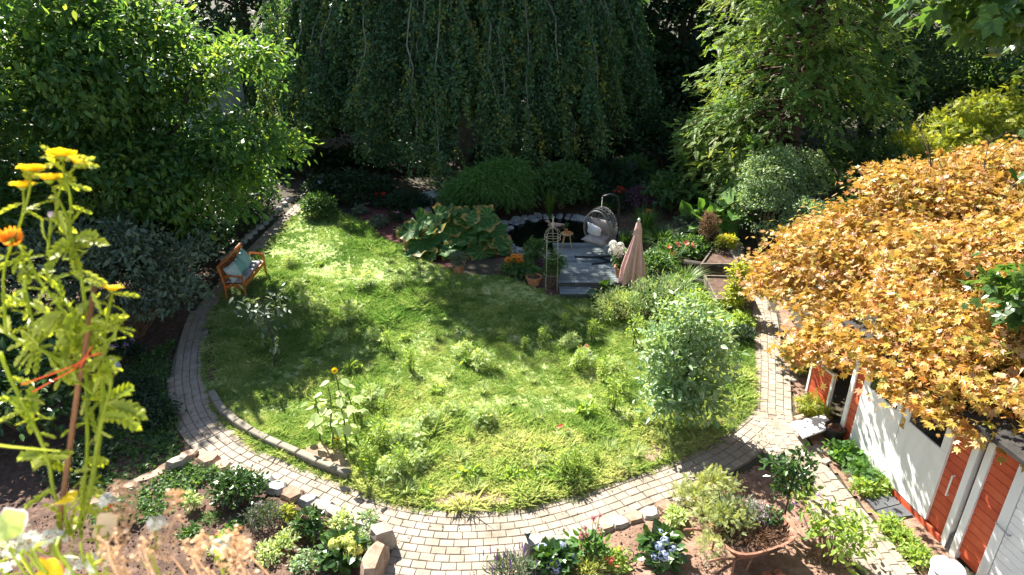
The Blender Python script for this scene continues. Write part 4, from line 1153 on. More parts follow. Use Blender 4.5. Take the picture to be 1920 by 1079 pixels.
v = np.vstack(v); i = np.arange(len(rings) - 1)[:, None] * n_; j = np.arange(n_)[None]; k = (j + 1) % n_
mb.add(v, [np.stack([i + j, i + n_ + j, i + n_ + k, i + k], -1).reshape(-1, 4), np.arange(n_)[::-1]])
mb.build('canopy', M['pink'], um, True)
mb = MB()
mb.add(np.array([(ux - .16, uy - .05, 1.80), (ux - .06, uy - .10, 1.98), (ux + .04, uy - .11, 1.96), (ux + .0, uy - .13, 1.80)]), [[0, 1, 2, 3]]); mb.build('vent_flap', M['pink'], um)
mb = MB(); mb.lathe([(.004, 2.10), (.03, 2.12), (.035, 2.15), (.02, 2.18), (.004, 2.19)], (ux, uy, 0), 12); mb.build('cap', M['whitepaint'], um, True)

# slatted wooden bench facing right, three seat pads, three pillows
bx0, bx1, by0, by1 = -7.06, -6.56, 15.12, 16.62
be = thing('garden_bench', 'orange wooden garden bench at the left edge of the lawn', 'bench', ((bx0 + bx1) / 2, (by0 + by1) / 2, 0))
for y in (by0, by1):
    mb = MB(); mb.tube([(bx1, y, 0), (bx1, y, .64)], .032, 4); mb.build('leg', M['bench'], be)
    mb = MB(); mb.tube([(bx0 + .02, y, 0), (bx0 + .02, y, .42), (bx0 - .06, y, .92)], .032, 4); mb.build('leg', M['bench'], be)
    mb = MB(); mb.tube([(bx0 - .02, y, .62), (bx0 + .2, y, .66), (bx1 + .02, y, .63)], .030, 4); mb.build('armrest', M['bench'], be)
    mb = MB(); mb.box(((bx0 + bx1) / 2, y, .37), (bx1 - bx0 - .06, .03, .07)); mb.build('side_rail', M['bench'], be)
mb = MB()
for k in range(6): mb.box((bx0 + .05 + .085 * k, (by0 + by1) / 2, .415), (.07, by1 - by0 - .03, .022), bev=.004, rnd=rng.random())
mb.build('seat', M['bench'], be)
mb = MB(); mb.box((bx1 - .005, (by0 + by1) / 2, .365), (.03, by1 - by0 - .06, .075)); mb.build('front_rail', M['bench'], be)
mb = MB()
mb.box((bx0 - .055, (by0 + by1) / 2, .885), (.035, by1 - by0 + .04, .085), bev=.01, rnd=.3); mb.box((bx0 - .005, (by0 + by1) / 2, .52), (.03, by1 - by0 - .06, .06), bev=.006)
for k in range(15): mb.tube([(bx0 - .005, by0 + .08 + k * (by1 - by0 - .16) / 14, .55), (bx0 - .045, by0 + .08 + k * (by1 - by0 - .16) / 14, .845)], .016, 4)
mb.build('backrest', M['bench'], be)
for k, lab in enumerate(('grey seat pad at the near end of the bench, under the pale pillow', 'grey seat pad in the middle of the bench', 'grey seat pad at the far end of the bench')):
    y = by0 + .04 + (k + .5) * (by1 - by0 - .08) / 3
    mb = MB(); cushion(mb, ((bx0 + bx1) / 2 + .01, y, .458), (.46, (by1 - by0 - .1) / 3, .075), np.eye(3), .18, rnd=.3 + .2 * k); tag(mb.build('seat_pad', M['cushgrey'], smooth=True, loc=((bx0 + bx1) / 2, y, .43)), lab, 'cushion', 'grey seat pads on the bench')
for y, s_, mt, lab, tw in ((by0 + .22, .42, 'cushpale', 'pale patterned pillow at the near end of the bench', .35), (by0 + .60, .40, 'cushteal2', 'deep teal pillow in the middle of the bench', .1), (by0 + 1.02, .46, 'cushteal', 'light teal pillow, the largest and farthest on the bench', -.1)):
    Y_ = nrm(np.array([-.42, 0, .9])); X_ = nrm(np.array([math.sin(tw) * .8, math.cos(tw), .1])); Z_ = nrm(np.cross(X_, Y_)); Y_ = np.cross(Z_, X_)
    mb = MB(); cushion(mb, (bx0 + .20, y, .49 + s_ * .42), (s_, s_, .16), np.stack([X_, Y_, Z_], -1), .5); tag(mb.build('pillow', M[mt], smooth=True, loc=(bx0 + .2, y, .49)), lab, 'pillow', 'pillows on the bench')

# white globe lantern in the left bed and small globe lamp by the far path
def globe(px, py, r_, lab, post):
    p = G(px, py)
    o = thing('globe_lantern', lab, 'lantern', p)
    z = post
    mb = MB(); th = np.linspace(.02, np.pi - .02, 14); mb.lathe(np.column_stack([r_ * np.sin(th), z + r_ - r_ * np.cos(th)]), p, 22); mb.build('globe', M['lampglobe'], o, True)
    mb = MB(); mb.lathe([(.01, z + 2 * r_ - .01), (r_ * .38, z + 2 * r_ - .012), (r_ * .36, z + 2 * r_ + .03), (.01, z + 2 * r_ + .035)], p, 14)
    mb.tube([p + np.array([r_ * .32 * math.cos(t), 0, z + 2 * r_ + .03 + .09 * math.sin(t)]) for t in np.linspace(0, np.pi, 9)], .007, 5); mb.build('cap', M['lampglobe'], o)
    mb = MB()
    if post: mb.tube([p, p + np.array([0, 0, z + .02])], .014, 6)
    else: mb.lathe([(.01, 0), (r_ * .5, 0), (r_ * .4, .02), (.01, .03)], p, 14)
    mb.build('stake' if post else 'foot', M['blackplastic'], o)
globe(216, 700, .145, 'white globe lantern with a wire handle in the left flower bed', .0)
globe(511, 395, .10, 'small white globe lamp on a stake by the far left path', .42)

# pale duck figure on the pond
p = G(1042, 426); dk2 = thing('pond_duck', 'pale pink duck figure floating on the dark pond', 'duck figure', (p[0], p[1], .03))
mb = MB(); u = np.linspace(0, 1, 12)
prof = [(0.004, -.26), (.05, -.22), (.09, -.1), (.10, .02), (.075, .14), (.045, .22), (.02, .27), (.004, .30)]
pr = np.array(prof); a = np.arange(12) * 2 * np.pi / 12
v = np.stack([np.repeat(pr[:, 1:2], 12, 1), pr[:, :1] * np.cos(a), .02 + .8 * pr[:, :1] * np.sin(a) + .035 * np.clip((pr[:, 1:2] - .1) * 4, 0, 1)], -1) + np.array([p[0], p[1], .04])
i = np.arange(7)[:, None] * 12; j = np.arange(12)[None]; k = (j + 1) % 12
mb.add(v.reshape(-1, 3), [np.stack([i + j, i + 12 + j, i + 12 + k, i + k], -1).reshape(-1, 4)])
mb.tube([(p[0] - .16, p[1], .08), (p[0] - .22, p[1], .15), (p[0] - .25, p[1], .19), (p[0] - .29, p[1], .195), (p[0] - .34, p[1], .18)], [.04, .035, .042, .034, .012], 8)
mb.build('body', M['duck'], dk2, True)

# double lamp post and pale stone seat in the shade
p = np.array([4.55, 25.6, 0]); lp = thing('street_lamp', 'dark green double headed lamp post in the shade by the weeping tree', 'lamp post', p)
mb = MB(); mb.tube([p, p + np.array([0, 0, 1.62])], [.035, .022], 8); mb.lathe([(.01, 0), (.07, 0), (.05, .12), (.01, .14)], p, 10); mb.build('pole', M['greenmetal'], lp)
mb = MB(); mb.tube([p + np.array([-.17, 0, 1.52]), p + np.array([-.1, 0, 1.46]), p + np.array([.1, 0, 1.46]), p + np.array([.17, 0, 1.52])], .014, 6); mb.build('cross_arm', M['greenmetal'], lp)
for s_ in (-.17, .17):
    h = MB(); h.lathe([(.01, 0), (.045, .01), (.07, .13), (.01, .13)], p + np.array([s_, 0, 1.53]), 8); hh = h.build('lantern', M['lampglobe'], lp)
    h = MB(); h.lathe([(.01, .132), (.095, .132), (.03, .20), (.01, .22)], p + np.array([s_, 0, 1.53]), 8); q = h.build('lantern_roof', M['greenmetal'], hh)
p = np.array([4.2, 26.4, 0]); sb = thing('stone_stool', 'pale stone seat in deep shade beside the double lamp post', 'stone seat', p)
mb = MB(); mb.box(p + np.array([0, 0, .62]), (.46, .34, .07), bev=.01); mb.build('seat', M['stone_pale'], sb)
for s_ in (-.15, .15):
    mb = MB(); mb.box(p + np.array([s_, 0, .29]), (.1, .28, .585), bev=.01); mb.build('support', M['stone_grey'], sb)

# ------------------------------------------------------------------ red shed with white doors
A, B = np.array([5.74, 9.62]), np.array([6.27, 6.60])          # far and near end of the facade on the ground
fd = nrm(B - A); fn_ = np.array([fd[1], -fd[0]])               # along facade, outward (towards the path)
if fn_[0] > 0: fn_ = -fn_
inn = -fn_
def S(s, off=0.0, z=0.0):
    q = A + fd * s + fn_ * off
    return np.array([q[0], q[1], z])
FM = np.stack([np.array([*fd, 0]), np.array([*fn_, 0]), np.array([0, 0, 1.0])], -1)
if np.linalg.det(FM) < 0: FM[:, 1] *= 1; 
def fbox(mb, s0, s1, z0, z1, d0, d1, bev=.0, rnd=.5):
    mb.box(S((s0 + s1) / 2, (d0 + d1) / 2, (z0 + z1) / 2), (s1 - s0, d1 - d0, z1 - z0), bev=bev, rnd=rnd, M=FM)
sh = thing('garden_shed', 'red wooden shed with white double doors under the orange maple', 'shed', S(1.0, -1.2))
SL = 2.36
mb = MB(); z = .14
while z < 2.12:
    fbox(mb, 0, SL, z, z + .136, -.04, 0, .008, rng.random()); z += .14
mb.build('front_wall', M['redpaint'], sh)
mb = MB(); fbox(mb, .0, SL, .03, 2.2, -2.6, -.045); mb.build('body', M['redpaint'], sh)
mb = MB(); fbox(mb, -.02, SL + .02, 0, .12, -.06, .035, .008); mb.build('sill_beam', M['redpaint'], sh)
for s0, s1 in ((-.09, -.004), (SL + .004, SL + .10)):
    mb = MB(); fbox(mb, s0, s1, .0, 2.18, -.06, .03, .006); mb.build('corner_post', M['whitepaint'], sh)
for k, (s0, s1) in enumerate(((.22, 1.13), (1.142, 2.05))):
    m2 = MB(); fbox(m2, s0, s1, .14, 1.34, .002, .042, .006, .4 + .2 * k)
    fbox(m2, s0, s0 + .13, 1.34, 1.98, .002, .042, .004); fbox(m2, s1 - .13, s1, 1.34, 1.98, .002, .042, .004); fbox(m2, s0 + .13, s1 - .13, 1.86, 1.98, .002, .042, .004)
    dr = m2.build('door', M['whitepaint'], sh)
    g = MB(); fbox(g, s0 + .13, s1 - .13, 1.34, 1.86, .008, .02); g.build('window_pane', M['glass'], dr)
    if k == 1:
        g = MB(); fbox(g, s0 + .02, s0 + .07, 1.16, 1.34, .043, .056, .004); g.tube([S(s0 + .045, .055, 1.22), S(s0 + .045, .10, 1.22), S(s0 + .14, .10, 1.22)], .010, 6); g.build('handle', M['brass'], dr)
mb = MB(); mb.tube([S(2.24, .005, 1.12), S(2.24, .05, 1.12), S(2.24, .05, .78), S(2.24, .005, .78)], .012, 6); mb.build('pull_bar', M['whitepaint'], sh)
mb = MB()
P0 = [S(-.3, .28, 2.16), S(SL + .25, .28, 2.16), S(SL + .25, -2.8, 2.72), S(-.3, -2.8, 2.72)]
mb.add(np.array([q for q in P0] + [q + np.array([0, 0, .06]) for q in P0]), [[3, 2, 1, 0], [4, 5, 6, 7], [0, 1, 5, 4], [1, 2, 6, 5], [2, 3, 7, 6], [3, 0, 4, 7]]); mb.build('roof', M['roof'], sh)

s2 = SL + .30
sh2 = thing('garden_shed', 'second red shed nearest the camera, with a white boarded door and steel latch', 'shed', S(s2 + 1.0, -1.2))
mb = MB(); z = .14
while z < 2.12:
    fbox(mb, s2, s2 + .50, z, z + .136, -.04, 0, .008, rng.random()); z += .14
mb.build('front_wall', M['redpaint'], sh2)
mb = MB(); fbox(mb, s2, s2 + 2.6, .03, 2.2, -2.6, -.045); mb.build('body', M['redpaint'], sh2)
mb = MB(); fbox(mb, s2 - .11, s2 - .004, 0, 2.18, -.06, .03, .006); mb.build('corner_post', M['whitepaint'], sh2)
mb = MB(); fbox(mb, s2 + .36, s2 + .50, .06, 2.16, .003, .04, .006); mb.build('door_frame', M['whitepaint'], sh2)
mb = MB(); z = .1
while z < 2.05:
    fbox(mb, s2 + .51, s2 + 2.0, z, z + .115, .0, .035, .006, rng.random()); z += .12
dr = mb.build('door', M['whitepaint'], sh2)
g = MB(); g.tube([S(s2 + .58, .036, 1.02), S(s2 + .58, .075, 1.02), S(s2 + .38, .08, 1.05)], .013, 6); g.build('handle', M['steel'], dr)
mb = MB()
P0 = [S(s2 - .06, .28, 2.16), S(s2 + 2.8, .28, 2.16), S(s2 + 2.8, -2.8, 2.72), S(s2 - .06, -2.8, 2.72)]
mb.add(np.array([q for q in P0] + [q + np.array([0, 0, .06]) for q in P0]), [[3, 2, 1, 0], [4, 5, 6, 7], [0, 1, 5, 4], [1, 2, 6, 5], [2, 3, 7, 6], [3, 0, 4, 7]]); mb.build('roof', M['roof'], sh2)
mb = MB(); fbox(mb, SL + .104, s2 - .114, .0, 2.1, -.5, -.4); tag(mb.build('wall_panel', M['darkred'], loc=S(SL + .2, -.45)), 'dark red panel recessed in the gap between the two sheds', 'wall')
mb = MB(); fbox(mb, SL + .12, s2 - .12, 0, .3, -.32, .02, .012); tag(mb.build('stone_block', M['stone_dark'], loc=S(SL + .2, -.1)), 'dark grey block standing in the gap between the two sheds', 'block')

# low orange fence panel with a white frame
pa, pb = G(1509, 746)[:2], G(1549, 782)[:2]
pd = nrm(pb - pa); ln = np.linalg.norm(pb - pa); pn = np.array([-pd[1], pd[0]])
PM = np.stack([np.array([*pd, 0]), np.array([*pn, 0]), np.array([0, 0, 1.0])], -1)
def pbox(mb, s0, s1, z0, z1, d0, d1, bev=0., rnd=.5):
    q = pa + pd * (s0 + s1) / 2 + pn * (d0 + d1) / 2
    mb.box((q[0], q[1], (z0 + z1) / 2), (s1 - s0, d1 - d0, z1 - z0), bev=bev, rnd=rnd, M=PM)
fp = thing('fence_panel', 'low orange red fence panel with a white frame beyond the shed', 'fence panel', (*(pa + pd * ln / 2), 0))
mb = MB()
for k in range(6): pbox(mb, .05, ln - .05, .1 + .125 * k, .222 + .125 * k, -.02, .012, .006, rng.random())
mb.build('boards', M['redpaint'], fp)
for s0, s1, z0, z1 in ((0, .05, 0, .92), (ln - .05, ln, 0, .92), (.052, ln - .052, .04, .1), (.052, ln - .052, .852, .9)):
    mb = MB(); pbox(mb, s0, s1, z0, z1, -.03, .03, .006); mb.build('frame', M['whitepaint'], fp)

# white board on bricks, black pot, slates, bin
c0 = GP([(1482, 793), (1545, 779), (1566, 800), (1506, 822)], .22)
wb = thing('white_board', 'white board lying like a low table on bricks beside the path', 'board', (*c0[:, :2].mean(0), .0))
mb = MB(); mb.prism(c0, .20, .235); mb.build('top', M['whitepaint'], wb)
for x, y in ((1512, 824), (1535, 812), (1500, 803)):
    p = G(x, y - 6, .1); mb = MB(); mb.box((p[0] + .03, p[1] + .12, .10), (.21, .11, .195), rz=.4, bev=.01); tag(mb.build('brick', M['stone_brown'], loc=(p[0] + .03, p[1] + .12, 0)), 'pale brick propping up the white board', 'brick', 'bricks under the white board')
p = G(1561, 826); bp_ = thing('plant_pot', 'black plastic pot of dry soil at the corner of the shed', 'pot', p)
mb = MB(); mb.lathe([(.01, 0), (.135, 0), (.165, .27), (.178, .275), (.178, .30), (.158, .30), (.15, .26), (.01, .26)], p, 24); mb.build('pot', M['blackplastic'], bp_)
mb = MB(); mb.lathe([(.005, .272), (.07, .275), (.151, .263)], p, 20); foliage(mb, [(p[0], p[1], .28, .10, .10, .02)], 20, 3, CLOD, .03, cl=.02, zmin=.268); mb.build('soil', M['brownplant'], bp_)
for c, lab in (([(1620, 939), (1664, 928), (1686, 950), (1640, 962)], 'dark square slate slab farther from the camera, by the shed'), ([(1642, 963.5), (1688, 951.5), (1710, 972), (1652, 980)], 'dark slate slab nearer the camera, by the shed')):
    q = GP(c); mb = MB(); mb.prism(q, .02, .062); tag(mb.build('slate_slab', M['stone_dark'], loc=(*q[:, :2].mean(0), .02)), lab, 'slab', 'slate slabs by the shed')
p = G(1779, 1062, .47) * [1, 1, 0]; bn = thing('round_bin', 'white round topped bin in front of the second shed', 'bin', p)
mb = MB(); mb.lathe([(.01, 0), (.165, 0), (.185, .42), (.01, .42)], p, 28); mb.build('drum', M['whitepaint'], bn, True)
mb = MB(); mb.lathe([(.01, .424), (.200, .424), (.207, .435), (.200, .45), (.12, .468), (.01, .47)], p, 28); mb.build('lid', M['whitepaint'], bn, True)
for x, y, w in ((1535, 845, .24), (1512, 780, .26), (1498, 760, .2), (1548, 868, .2), (1490, 715, .2), (1480, 690, .18), (1600, 905, .2), (1635, 905, .22), (1570, 862, .18)):
    p = G(x, y); stone('border_stone', 'pale flat stone bordering the strip between path and shed', (p[0], p[1], 0), (w, w * .7, .06), M['stone_pale'], rng.uniform(0, 3), 'stones in the strip beside the shed')

# ------------------------------------------------------------------ wheelbarrow
WC = np.array([3.22, 6.98]); wa = R(18); WD = np.array([math.cos(wa), math.sin(wa)]); WNn = np.array([-WD[1], WD[0]])
def W(l, w, z): q = WC + WD * l + WNn * w; return np.array([q[0], q[1], z])
wbw = thing('wheelbarrow', 'rusty wheelbarrow used as a planter in the right bed', 'wheelbarrow', W(0, 0, 0))
mb = MB()
def rect(l0, l1, w_, z, n=24, z1=None, p=3.2):
    t = np.linspace(0, 2 * np.pi, n, endpoint=False)
    ct, st_ = np.cos(t), np.sin(t)
    ll = np.sign(ct) * np.abs(ct) ** (2 / p); ww = np.sign(st_) * np.abs(st_) ** (2 / p)
    zz = z + ((z1 or z) - z) * (ll + 1) / 2
    return np.array([W((l0 + l1) / 2 + (l1 - l0) / 2 * a, w_ * b, c) for a, b, c in zip(ll, ww, zz)])
r_o = [rect(-.30, .28, .24, .30), rect(-.46, .56, .38, .55, z1=.60), rect(-.50, .61, .415, .565, z1=.615), rect(-.46, .56, .385, .568, z1=.615), rect(-.31, .29, .245, .32)]
v = np.vstack(r_o); n_ = 24; i = np.arange(4)[:, None] * n_; j = np.arange(n_)[None]; k = (j + 1) % n_
mb.add(v, [np.stack([i + j, i + k, i + n_ + k, i + n_ + j], -1).reshape(-1, 4), np.arange(n_)[::-1], np.arange(n_) + 4 * n_])
mb.build('tray', M['rust'], wbw)
mb = MB(); fill = rect(-.43, .52, .36, .515, z1=.555); mb.add(fill, [np.arange(24)]); mb.build('soil', M['soil'], wbw)
for s_ in (-1, 1):
    mb = MB(); mb.tube([W(.58, .06 * s_, .20), W(.22, .14 * s_, .275), W(-.26, .19 * s_, .30), W(-.62, .27 * s_, .50), W(-.82, .29 * s_, .54)], .018, 7); mb.build('handle', M['rust'], wbw)
    mb = MB(); mb.tube([W(-.34, .22 * s_, .36), W(-.36, .24 * s_, .0)], .016, 6); mb.tube([W(-.36, .24 * s_, .012), W(-.12, .21 * s_, .012), W(.02, .16 * s_, .29)], .014, 6); mb.build('leg', M['rust'], wbw)
mb = MB(); t = np.linspace(0, 2 * np.pi, 25); mb.tube([W(.60 + .16 * math.cos(q), 0, .19 + .16 * math.sin(q)) for q in t], .034, 8, cap=False); wl = mb.build('wheel', M['blackplastic'], wbw, True)
mb = MB(); mb.tube([W(.60, -.06, .19), W(.60, .06, .19)], .02, 8)
for q in range(6): mb.tube([W(.60, 0, .19), W(.60 + .14 * math.cos(q * 1.047), 0, .19 + .14 * math.sin(q * 1.047))], .008, 4)
mb.build('rim', M['rust'], wl)
for l, w_, rz_, lab in ((.10, -.36, 0, 'small terracotta pot tucked under the wheelbarrow, left one'), (.26, -.38, 0, 'terracotta pot lying under the right end of the wheelbarrow')):
    p = W(l, w_, 0); mb = MB(); mb.lathe([(.005, .0), (.05, .0), (.07, .10), (.078, .10), (.078, .125), (.066, .125), (.05, .03), (.005, .03)], (0, 0, 0), 18)
    v = np.vstack(mb.V) @ np.array([[1, 0, 0], [0, .1, -.995], [0, .995, .1]]).T * 1.05; mb.V = [v + np.array([p[0], p[1], .083])]
    tag(mb.build('terracotta_pot', M['terracotta'], loc=(p[0], p[1], 0)), lab, 'pot', 'pots under the wheelbarrow')

# solar lights
def solar(base, h, lab, lean=(0, 0)):
    o = thing('solar_light', lab, 'solar light', base)
    top = np.asarray(base) + np.array([lean[0], lean[1], h])
    mb = MB(); mb.tube([np.asarray(base) - np.array([0, 0, .05]), (np.asarray(base) + top) / 2 + np.array([.01, 0, 0]), top], .008, 6); mb.build('stake', M['bark'], o)
    mb = MB(); mb.lathe([(.008, 0), (.022, .02), (.040, .085), (.042, .115), (.036, .12), (.008, .12)], top, 14); mb.build('lamp_head', M['greenmetal'], o, True)
    mb = MB(); mb.lathe([(.004, .121), (.035, .121), (.030, .128), (.004, .130)], top, 14); mb.build('solar_cell', M['lampglobe'], o)
solar(G(1002, 1046), .34, 'solar stake light leaning by the plaza edge of the right bed', (-.10, .02))
solar(G(1514, 938), .27, 'dark round solar light nearer the camera, by the glossy shrub')
solar(G(1500, 925), .27, 'dark round solar light farther back, half behind the glossy shrub')

# raised timber beds along the right path
def rbed(name, lab, c_px, z, h, mat):
    q = GP(c_px, h)[:, :2]
    o = thing(name, lab, 'raised bed', (*q.mean(0), 0))
    n = len(q)
    for i in range(n):
        a, b = q[i], q[(i + 1) % n]
        d_ = nrm(b - a); l = np.linalg.norm(b - a)
        mid = (a + b) / 2
        mb = MB()
        zz = 0.0
        while zz < h - .02:
            mb.box((mid[0], mid[1], zz + h / 6 - .003), (l - .05 if i % 2 else l + .045, .045, h / 3 - .006), rz=math.atan2(d_[1], d_[0]), bev=.006, rnd=rng.random()); zz += h / 3
        mb.build('side_boards', mat, o)
    mb = MB(); cc = q.mean(0); mb.prism(cc + (q - cc) * .94, .02, h - .06); mb.build('soil', M['soil'], o)
    return q
RB1 = rbed('raised_bed', 'timber raised bed with yellow flowers, farther along the right path', [(1316, 494), (1386, 494), (1361, 457), (1342, 457)], 0, .42, M['plank'])
RB2 = rbed('raised_bed', 'nearer low timber bed beside the bend of the right path', [(1345, 560), (1413, 560), (1393, 518), (1322, 516)], 0, .34, M['plank'])
# stacked dark timbers in front of the beds
for k, (a_, b_, z) in enumerate((((1280, 512), (1352, 524), .50), ((1276, 530), (1356, 545), .30), ((1282, 548), (1358, 566), .10))):
    q0, q1 = G(*a_, 0), G(*b_, 0)
    c_ = (q0 + q1) / 2
    mb = MB(); mb.tube([q0 * [1, 1, 0] + [0, 0, .09 if k == 2 else z - .2], (q0 + q1) / 2 * [1, 1, 0] + [0, 0, .10 if k == 2 else z - .2], q1 * [1, 1, 0] + [0, 0, .09 if k == 2 else z - .22]], [.095, .10, .09], 9)
    tag(mb.build('old_log', M['plankdark'], smooth=True, loc=(c_[0], c_[1], 0)), ('weathered log lying across the top behind the others', 'middle dark log in the pile beside the right bed', 'lowest dark log lying on the ground at the right bed')[k], 'log', 'logs by the raised beds')
# ------------------------------------------------------------------ flowers shared as mesh data
def datamesh(mb, name, mats, smooth=False):
    o = mb.build(name, mats, smooth=smooth); me = o.data; bpy.data.objects.remove(o); return me
def daisy(npet, w, cup, mats, eye=.26, lay=1, name='flower'):
    mb = MB()
    for ly in range(lay):
        a = np.arange(npet) * 2 * np.pi / npet + ly * .25
        Rm = []
        for q in a:
            d = np.array([math.cos(q), math.sin(q), cup + rng.normal() * .08 + .25 * ly]); Rm.append(frames(np.array([d]), np.array([[0, 0, 1.0]]))[0])
        tp = T([(0, .1, 0), (-w, .55, .03), (-w * .75, .9, -.02), (0, 1, -.05), (w * .75, .9, -.02), (w, .55, .03)], [[0, 3, 2, 1], [0, 5, 4, 3]])
        mb.inst(tp, np.zeros((npet, 3)), np.array(Rm), np.full(npet, 1.0 - .25 * ly) * rng.uniform(.9, 1.05, npet), rng.random(npet))
    mb.lathe([(.01, -.06), (eye, -.02), (eye * .9, .10), (eye * .5, .17), (.01, .19)], (0, 0, 0), 12, mi=1)
    return datamesh(mb, name, mats)
def bloomball(n, mats, pet=.32, flat=1.0, name='bloom'):
    mb = MB(); d = runit(n); d[:, 2] = np.abs(d[:, 2]) * 1.1 - .25; d = nrm(d)
    for k in range(4):
        a = k * np.pi / 2
        t = frames(np.cross(d, rng.normal(size=(n, 3))), d)
        ca, sa = math.cos(a), math.sin(a)
        t2 = np.stack([t[:, :, 0] * ca + t[:, :, 1] * sa, -t[:, :, 0] * sa + t[:, :, 1] * ca, t[:, :, 2]], -1)
        mb.inst(DIAM, d * np.array([1, 1, flat]), t2, np.full(n, pet), np.clip(.5 + .3 * rng.normal(size=n), 0, 1))
    return datamesh(mb, name, mats)
FM_ORANGE = daisy(11, .17, .1, [M['petal_orange'], M['flower_eye']], .3)
FM_YEL = daisy(14, .15, .25, [M['petal_yellow'], M['flower_eye']], .26, 2)
FM_PINK = daisy(9, .18, -.35, [M['petal_pink'], M['flower_eye']], .34)
FM_RED = daisy(7, .30, .25, [M['petal_red'], M['petal_red']], .2, 2)
FM_CORAL = daisy(6, .34, .45, [M['petal_coral'], M['flower_eye']], .15)
FM_VINCA = daisy(5, .34, .1, [M['petal_pink'], M['petal_red']], .14)
FM_WHITE = daisy(5, .34, .2, [M['petal_white'], M['flower_eye']], .15)
FM_LILAC = daisy(5, .36, .15, [M['petal_lilac'], M['petal_lilac']], .15)
BL_BLUE = bloomball(70, M['petal_blue']); BL_WHITE = bloomball(70, M['petal_white']); BL_LIME = bloomball(110, M['petal_lime'], .26, .8); BL_MAUVE = bloomball(30, M['petal_mauve'])
BL_LILAC = bloomball(40, M['petal_lilac']); BL_RED = bloomball(40, M['petal_red'], .36)
def addf(root, me, pos, size, d=(0, 0, 1), name='flower'):
    o = bpy.data.objects.new(name, me); SC.collection.objects.link(o); o.parent = root
    o.location = Vector(np.asarray(pos, float) - np.array(root.location)); o.scale = (size,) * 3
    o.rotation_euler = Vector(d).to_track_quat('Z', 'Y').to_euler(); o.rotation_euler.rotate_axis('Z', random.random() * 6)
    return o
def flowers(root, me, n, spread, h, size, name='flower', pts=None, stem=True, tilt=.5):
    b = np.array(root.location); tb = MB()
    for k in range(n):
        if pts is not None: p = np.asarray(pts[k], float)
        else:
            a, r_ = rng.uniform(0, 6.28), spread * math.sqrt(rng.random()); p = b + np.array([r_ * math.cos(a), r_ * math.sin(a), h * rng.uniform(.85, 1.1) * (1 - .25 * (r_ / max(spread, .01)) ** 2)])
        addf(root, me, p, size * rng.uniform(.85, 1.15), nrm(np.array([rng.normal() * tilt, rng.normal() * tilt - .3, 1.0])), name)
        if stem: tb.tube(curve3(b + (p - b) * np.array([.3, .3, .1]), p - [0, 0, size * .05], (0, 0, .05), 4), .0045, 4)
    if stem and n: tb.build('flower_stems', M['stem'], root)
    return root
SP = lambda r_, h, k=1.0: [(0, 0, h * .5, r_, r_ * k, h * .5)]

# ------------------------------------------------------------------ the big round leaved plant by the pond
bb = np.array([-1.65, 18.35, 0])
bp0 = thing('big_leaf_plant', 'clump of huge round cupped leaves with browning rims beside the pond', 'plant', bb)
BL = [(843, 399, 25), (782, 419, 28), (813, 419, 40), (848, 420, 36), (874, 409, 28), (900, 414, 38), (926, 430, 26), (768, 434, 26), (792, 455, 36), (831, 457, 45), (861, 441, 36), (885, 432, 28), (894, 450, 28), (928, 449, 34), (879, 468, 30), (903, 479, 31),
      (872, 456, 24), (915, 405, 22), (800, 440, 26), (940, 462, 20), (780, 470, 22), (850, 476, 26), (818, 404, 24), (806, 482, 20), (885, 398, 20)]
for px, py, r_ in BL:
    Y = 18.95 - (py - 395) / 90 * 1.15 + rng.normal() * .08
    c = At(px, py, Y); rad = r_ / 66.0 * 1.0
    if c[2] < .12: c[2] = .12
    nv = nrm(np.array([rng.normal() * .30 + (px - 855) / 200, -.55 + rng.normal() * .28, .80]))
    fr_ = frames(np.array([[rng.normal(), -1, -.5]]), nv[None])[0]
    na, nr_ = 31, 5
    mb = MB(); a = np.linspace(R(-165), R(165), na)
    v = [np.zeros(3)]
    lob = 1 + .05 * np.cos(a * 7 + rng.random() * 6) + .03 * rng.normal(size=na) - .22 * (np.abs(a) > R(150))
    ph = rng.random() * 6
    for q in range(1, nr_ + 1):
        t = q / nr_
        rr = rad * t * lob
        z = rad * (.15 * t ** 2 + .10 * t * t * np.cos(a * 9 + ph) + .10 * t ** 3 * np.cos(3 * a + ph) - .05 * t * (np.cos(a * 9) > .8))
        v.append(np.stack([np.sin(a) * rr, np.cos(a) * rr, z], -1))
    V = np.vstack([v[0][None]] + v[1:]) @ fr_.T + c
    fs_in, fs_out = [], []
    for j in range(na - 1):
        fs_in.append([0, 1 + j, 2 + j])
    quads = []
    for q in range(nr_ - 1):
        for j in range(na - 1):
            o1 = 1 + q * na + j; quads.append(([o1, o1 + na, o1 + na + 1, o1 + 1], q, j))
    vr = np.concatenate([[.9], np.tile(np.clip(rng.uniform(.05, .45) + .55 * (np.arange(na) % 3 == 1) * 1.0, 0, 1), nr_)]); vr[-na:] *= .8
    mb.add(V, [np.array(fs_in)[:, ::-1]], vr)
    brown = rng.random() < .65
    sel = [f for f, q, j in quads if not (brown and q == nr_ - 2 and vnoise(np.array([j * .3 + ph]), np.array([ph]), 1.0)[0] > .46)]
    bro = [f for f, q, j in quads if (brown and q == nr_ - 2 and vnoise(np.array([j * .3 + ph]), np.array([ph]), 1.0)[0] > .46)]
    base_n = mb.n - len(V)
    mb.F.append((np.array(sel)[:, ::-1] + base_n, 0))
    if bro: mb.F.append((np.array(bro)[:, ::-1] + base_n, 1))
    root_p = bb + np.array([rng.normal() * .2, rng.normal() * .15, -.02])
    mb.tube(curve3(root_p, c, (0, 0, .12), 7), np.linspace(.022, .012, 7), 6, mi=2)
    mb.build('leaf', [M['leaf_big'], M['leaf_edge'], M['stem']], bp0, True)

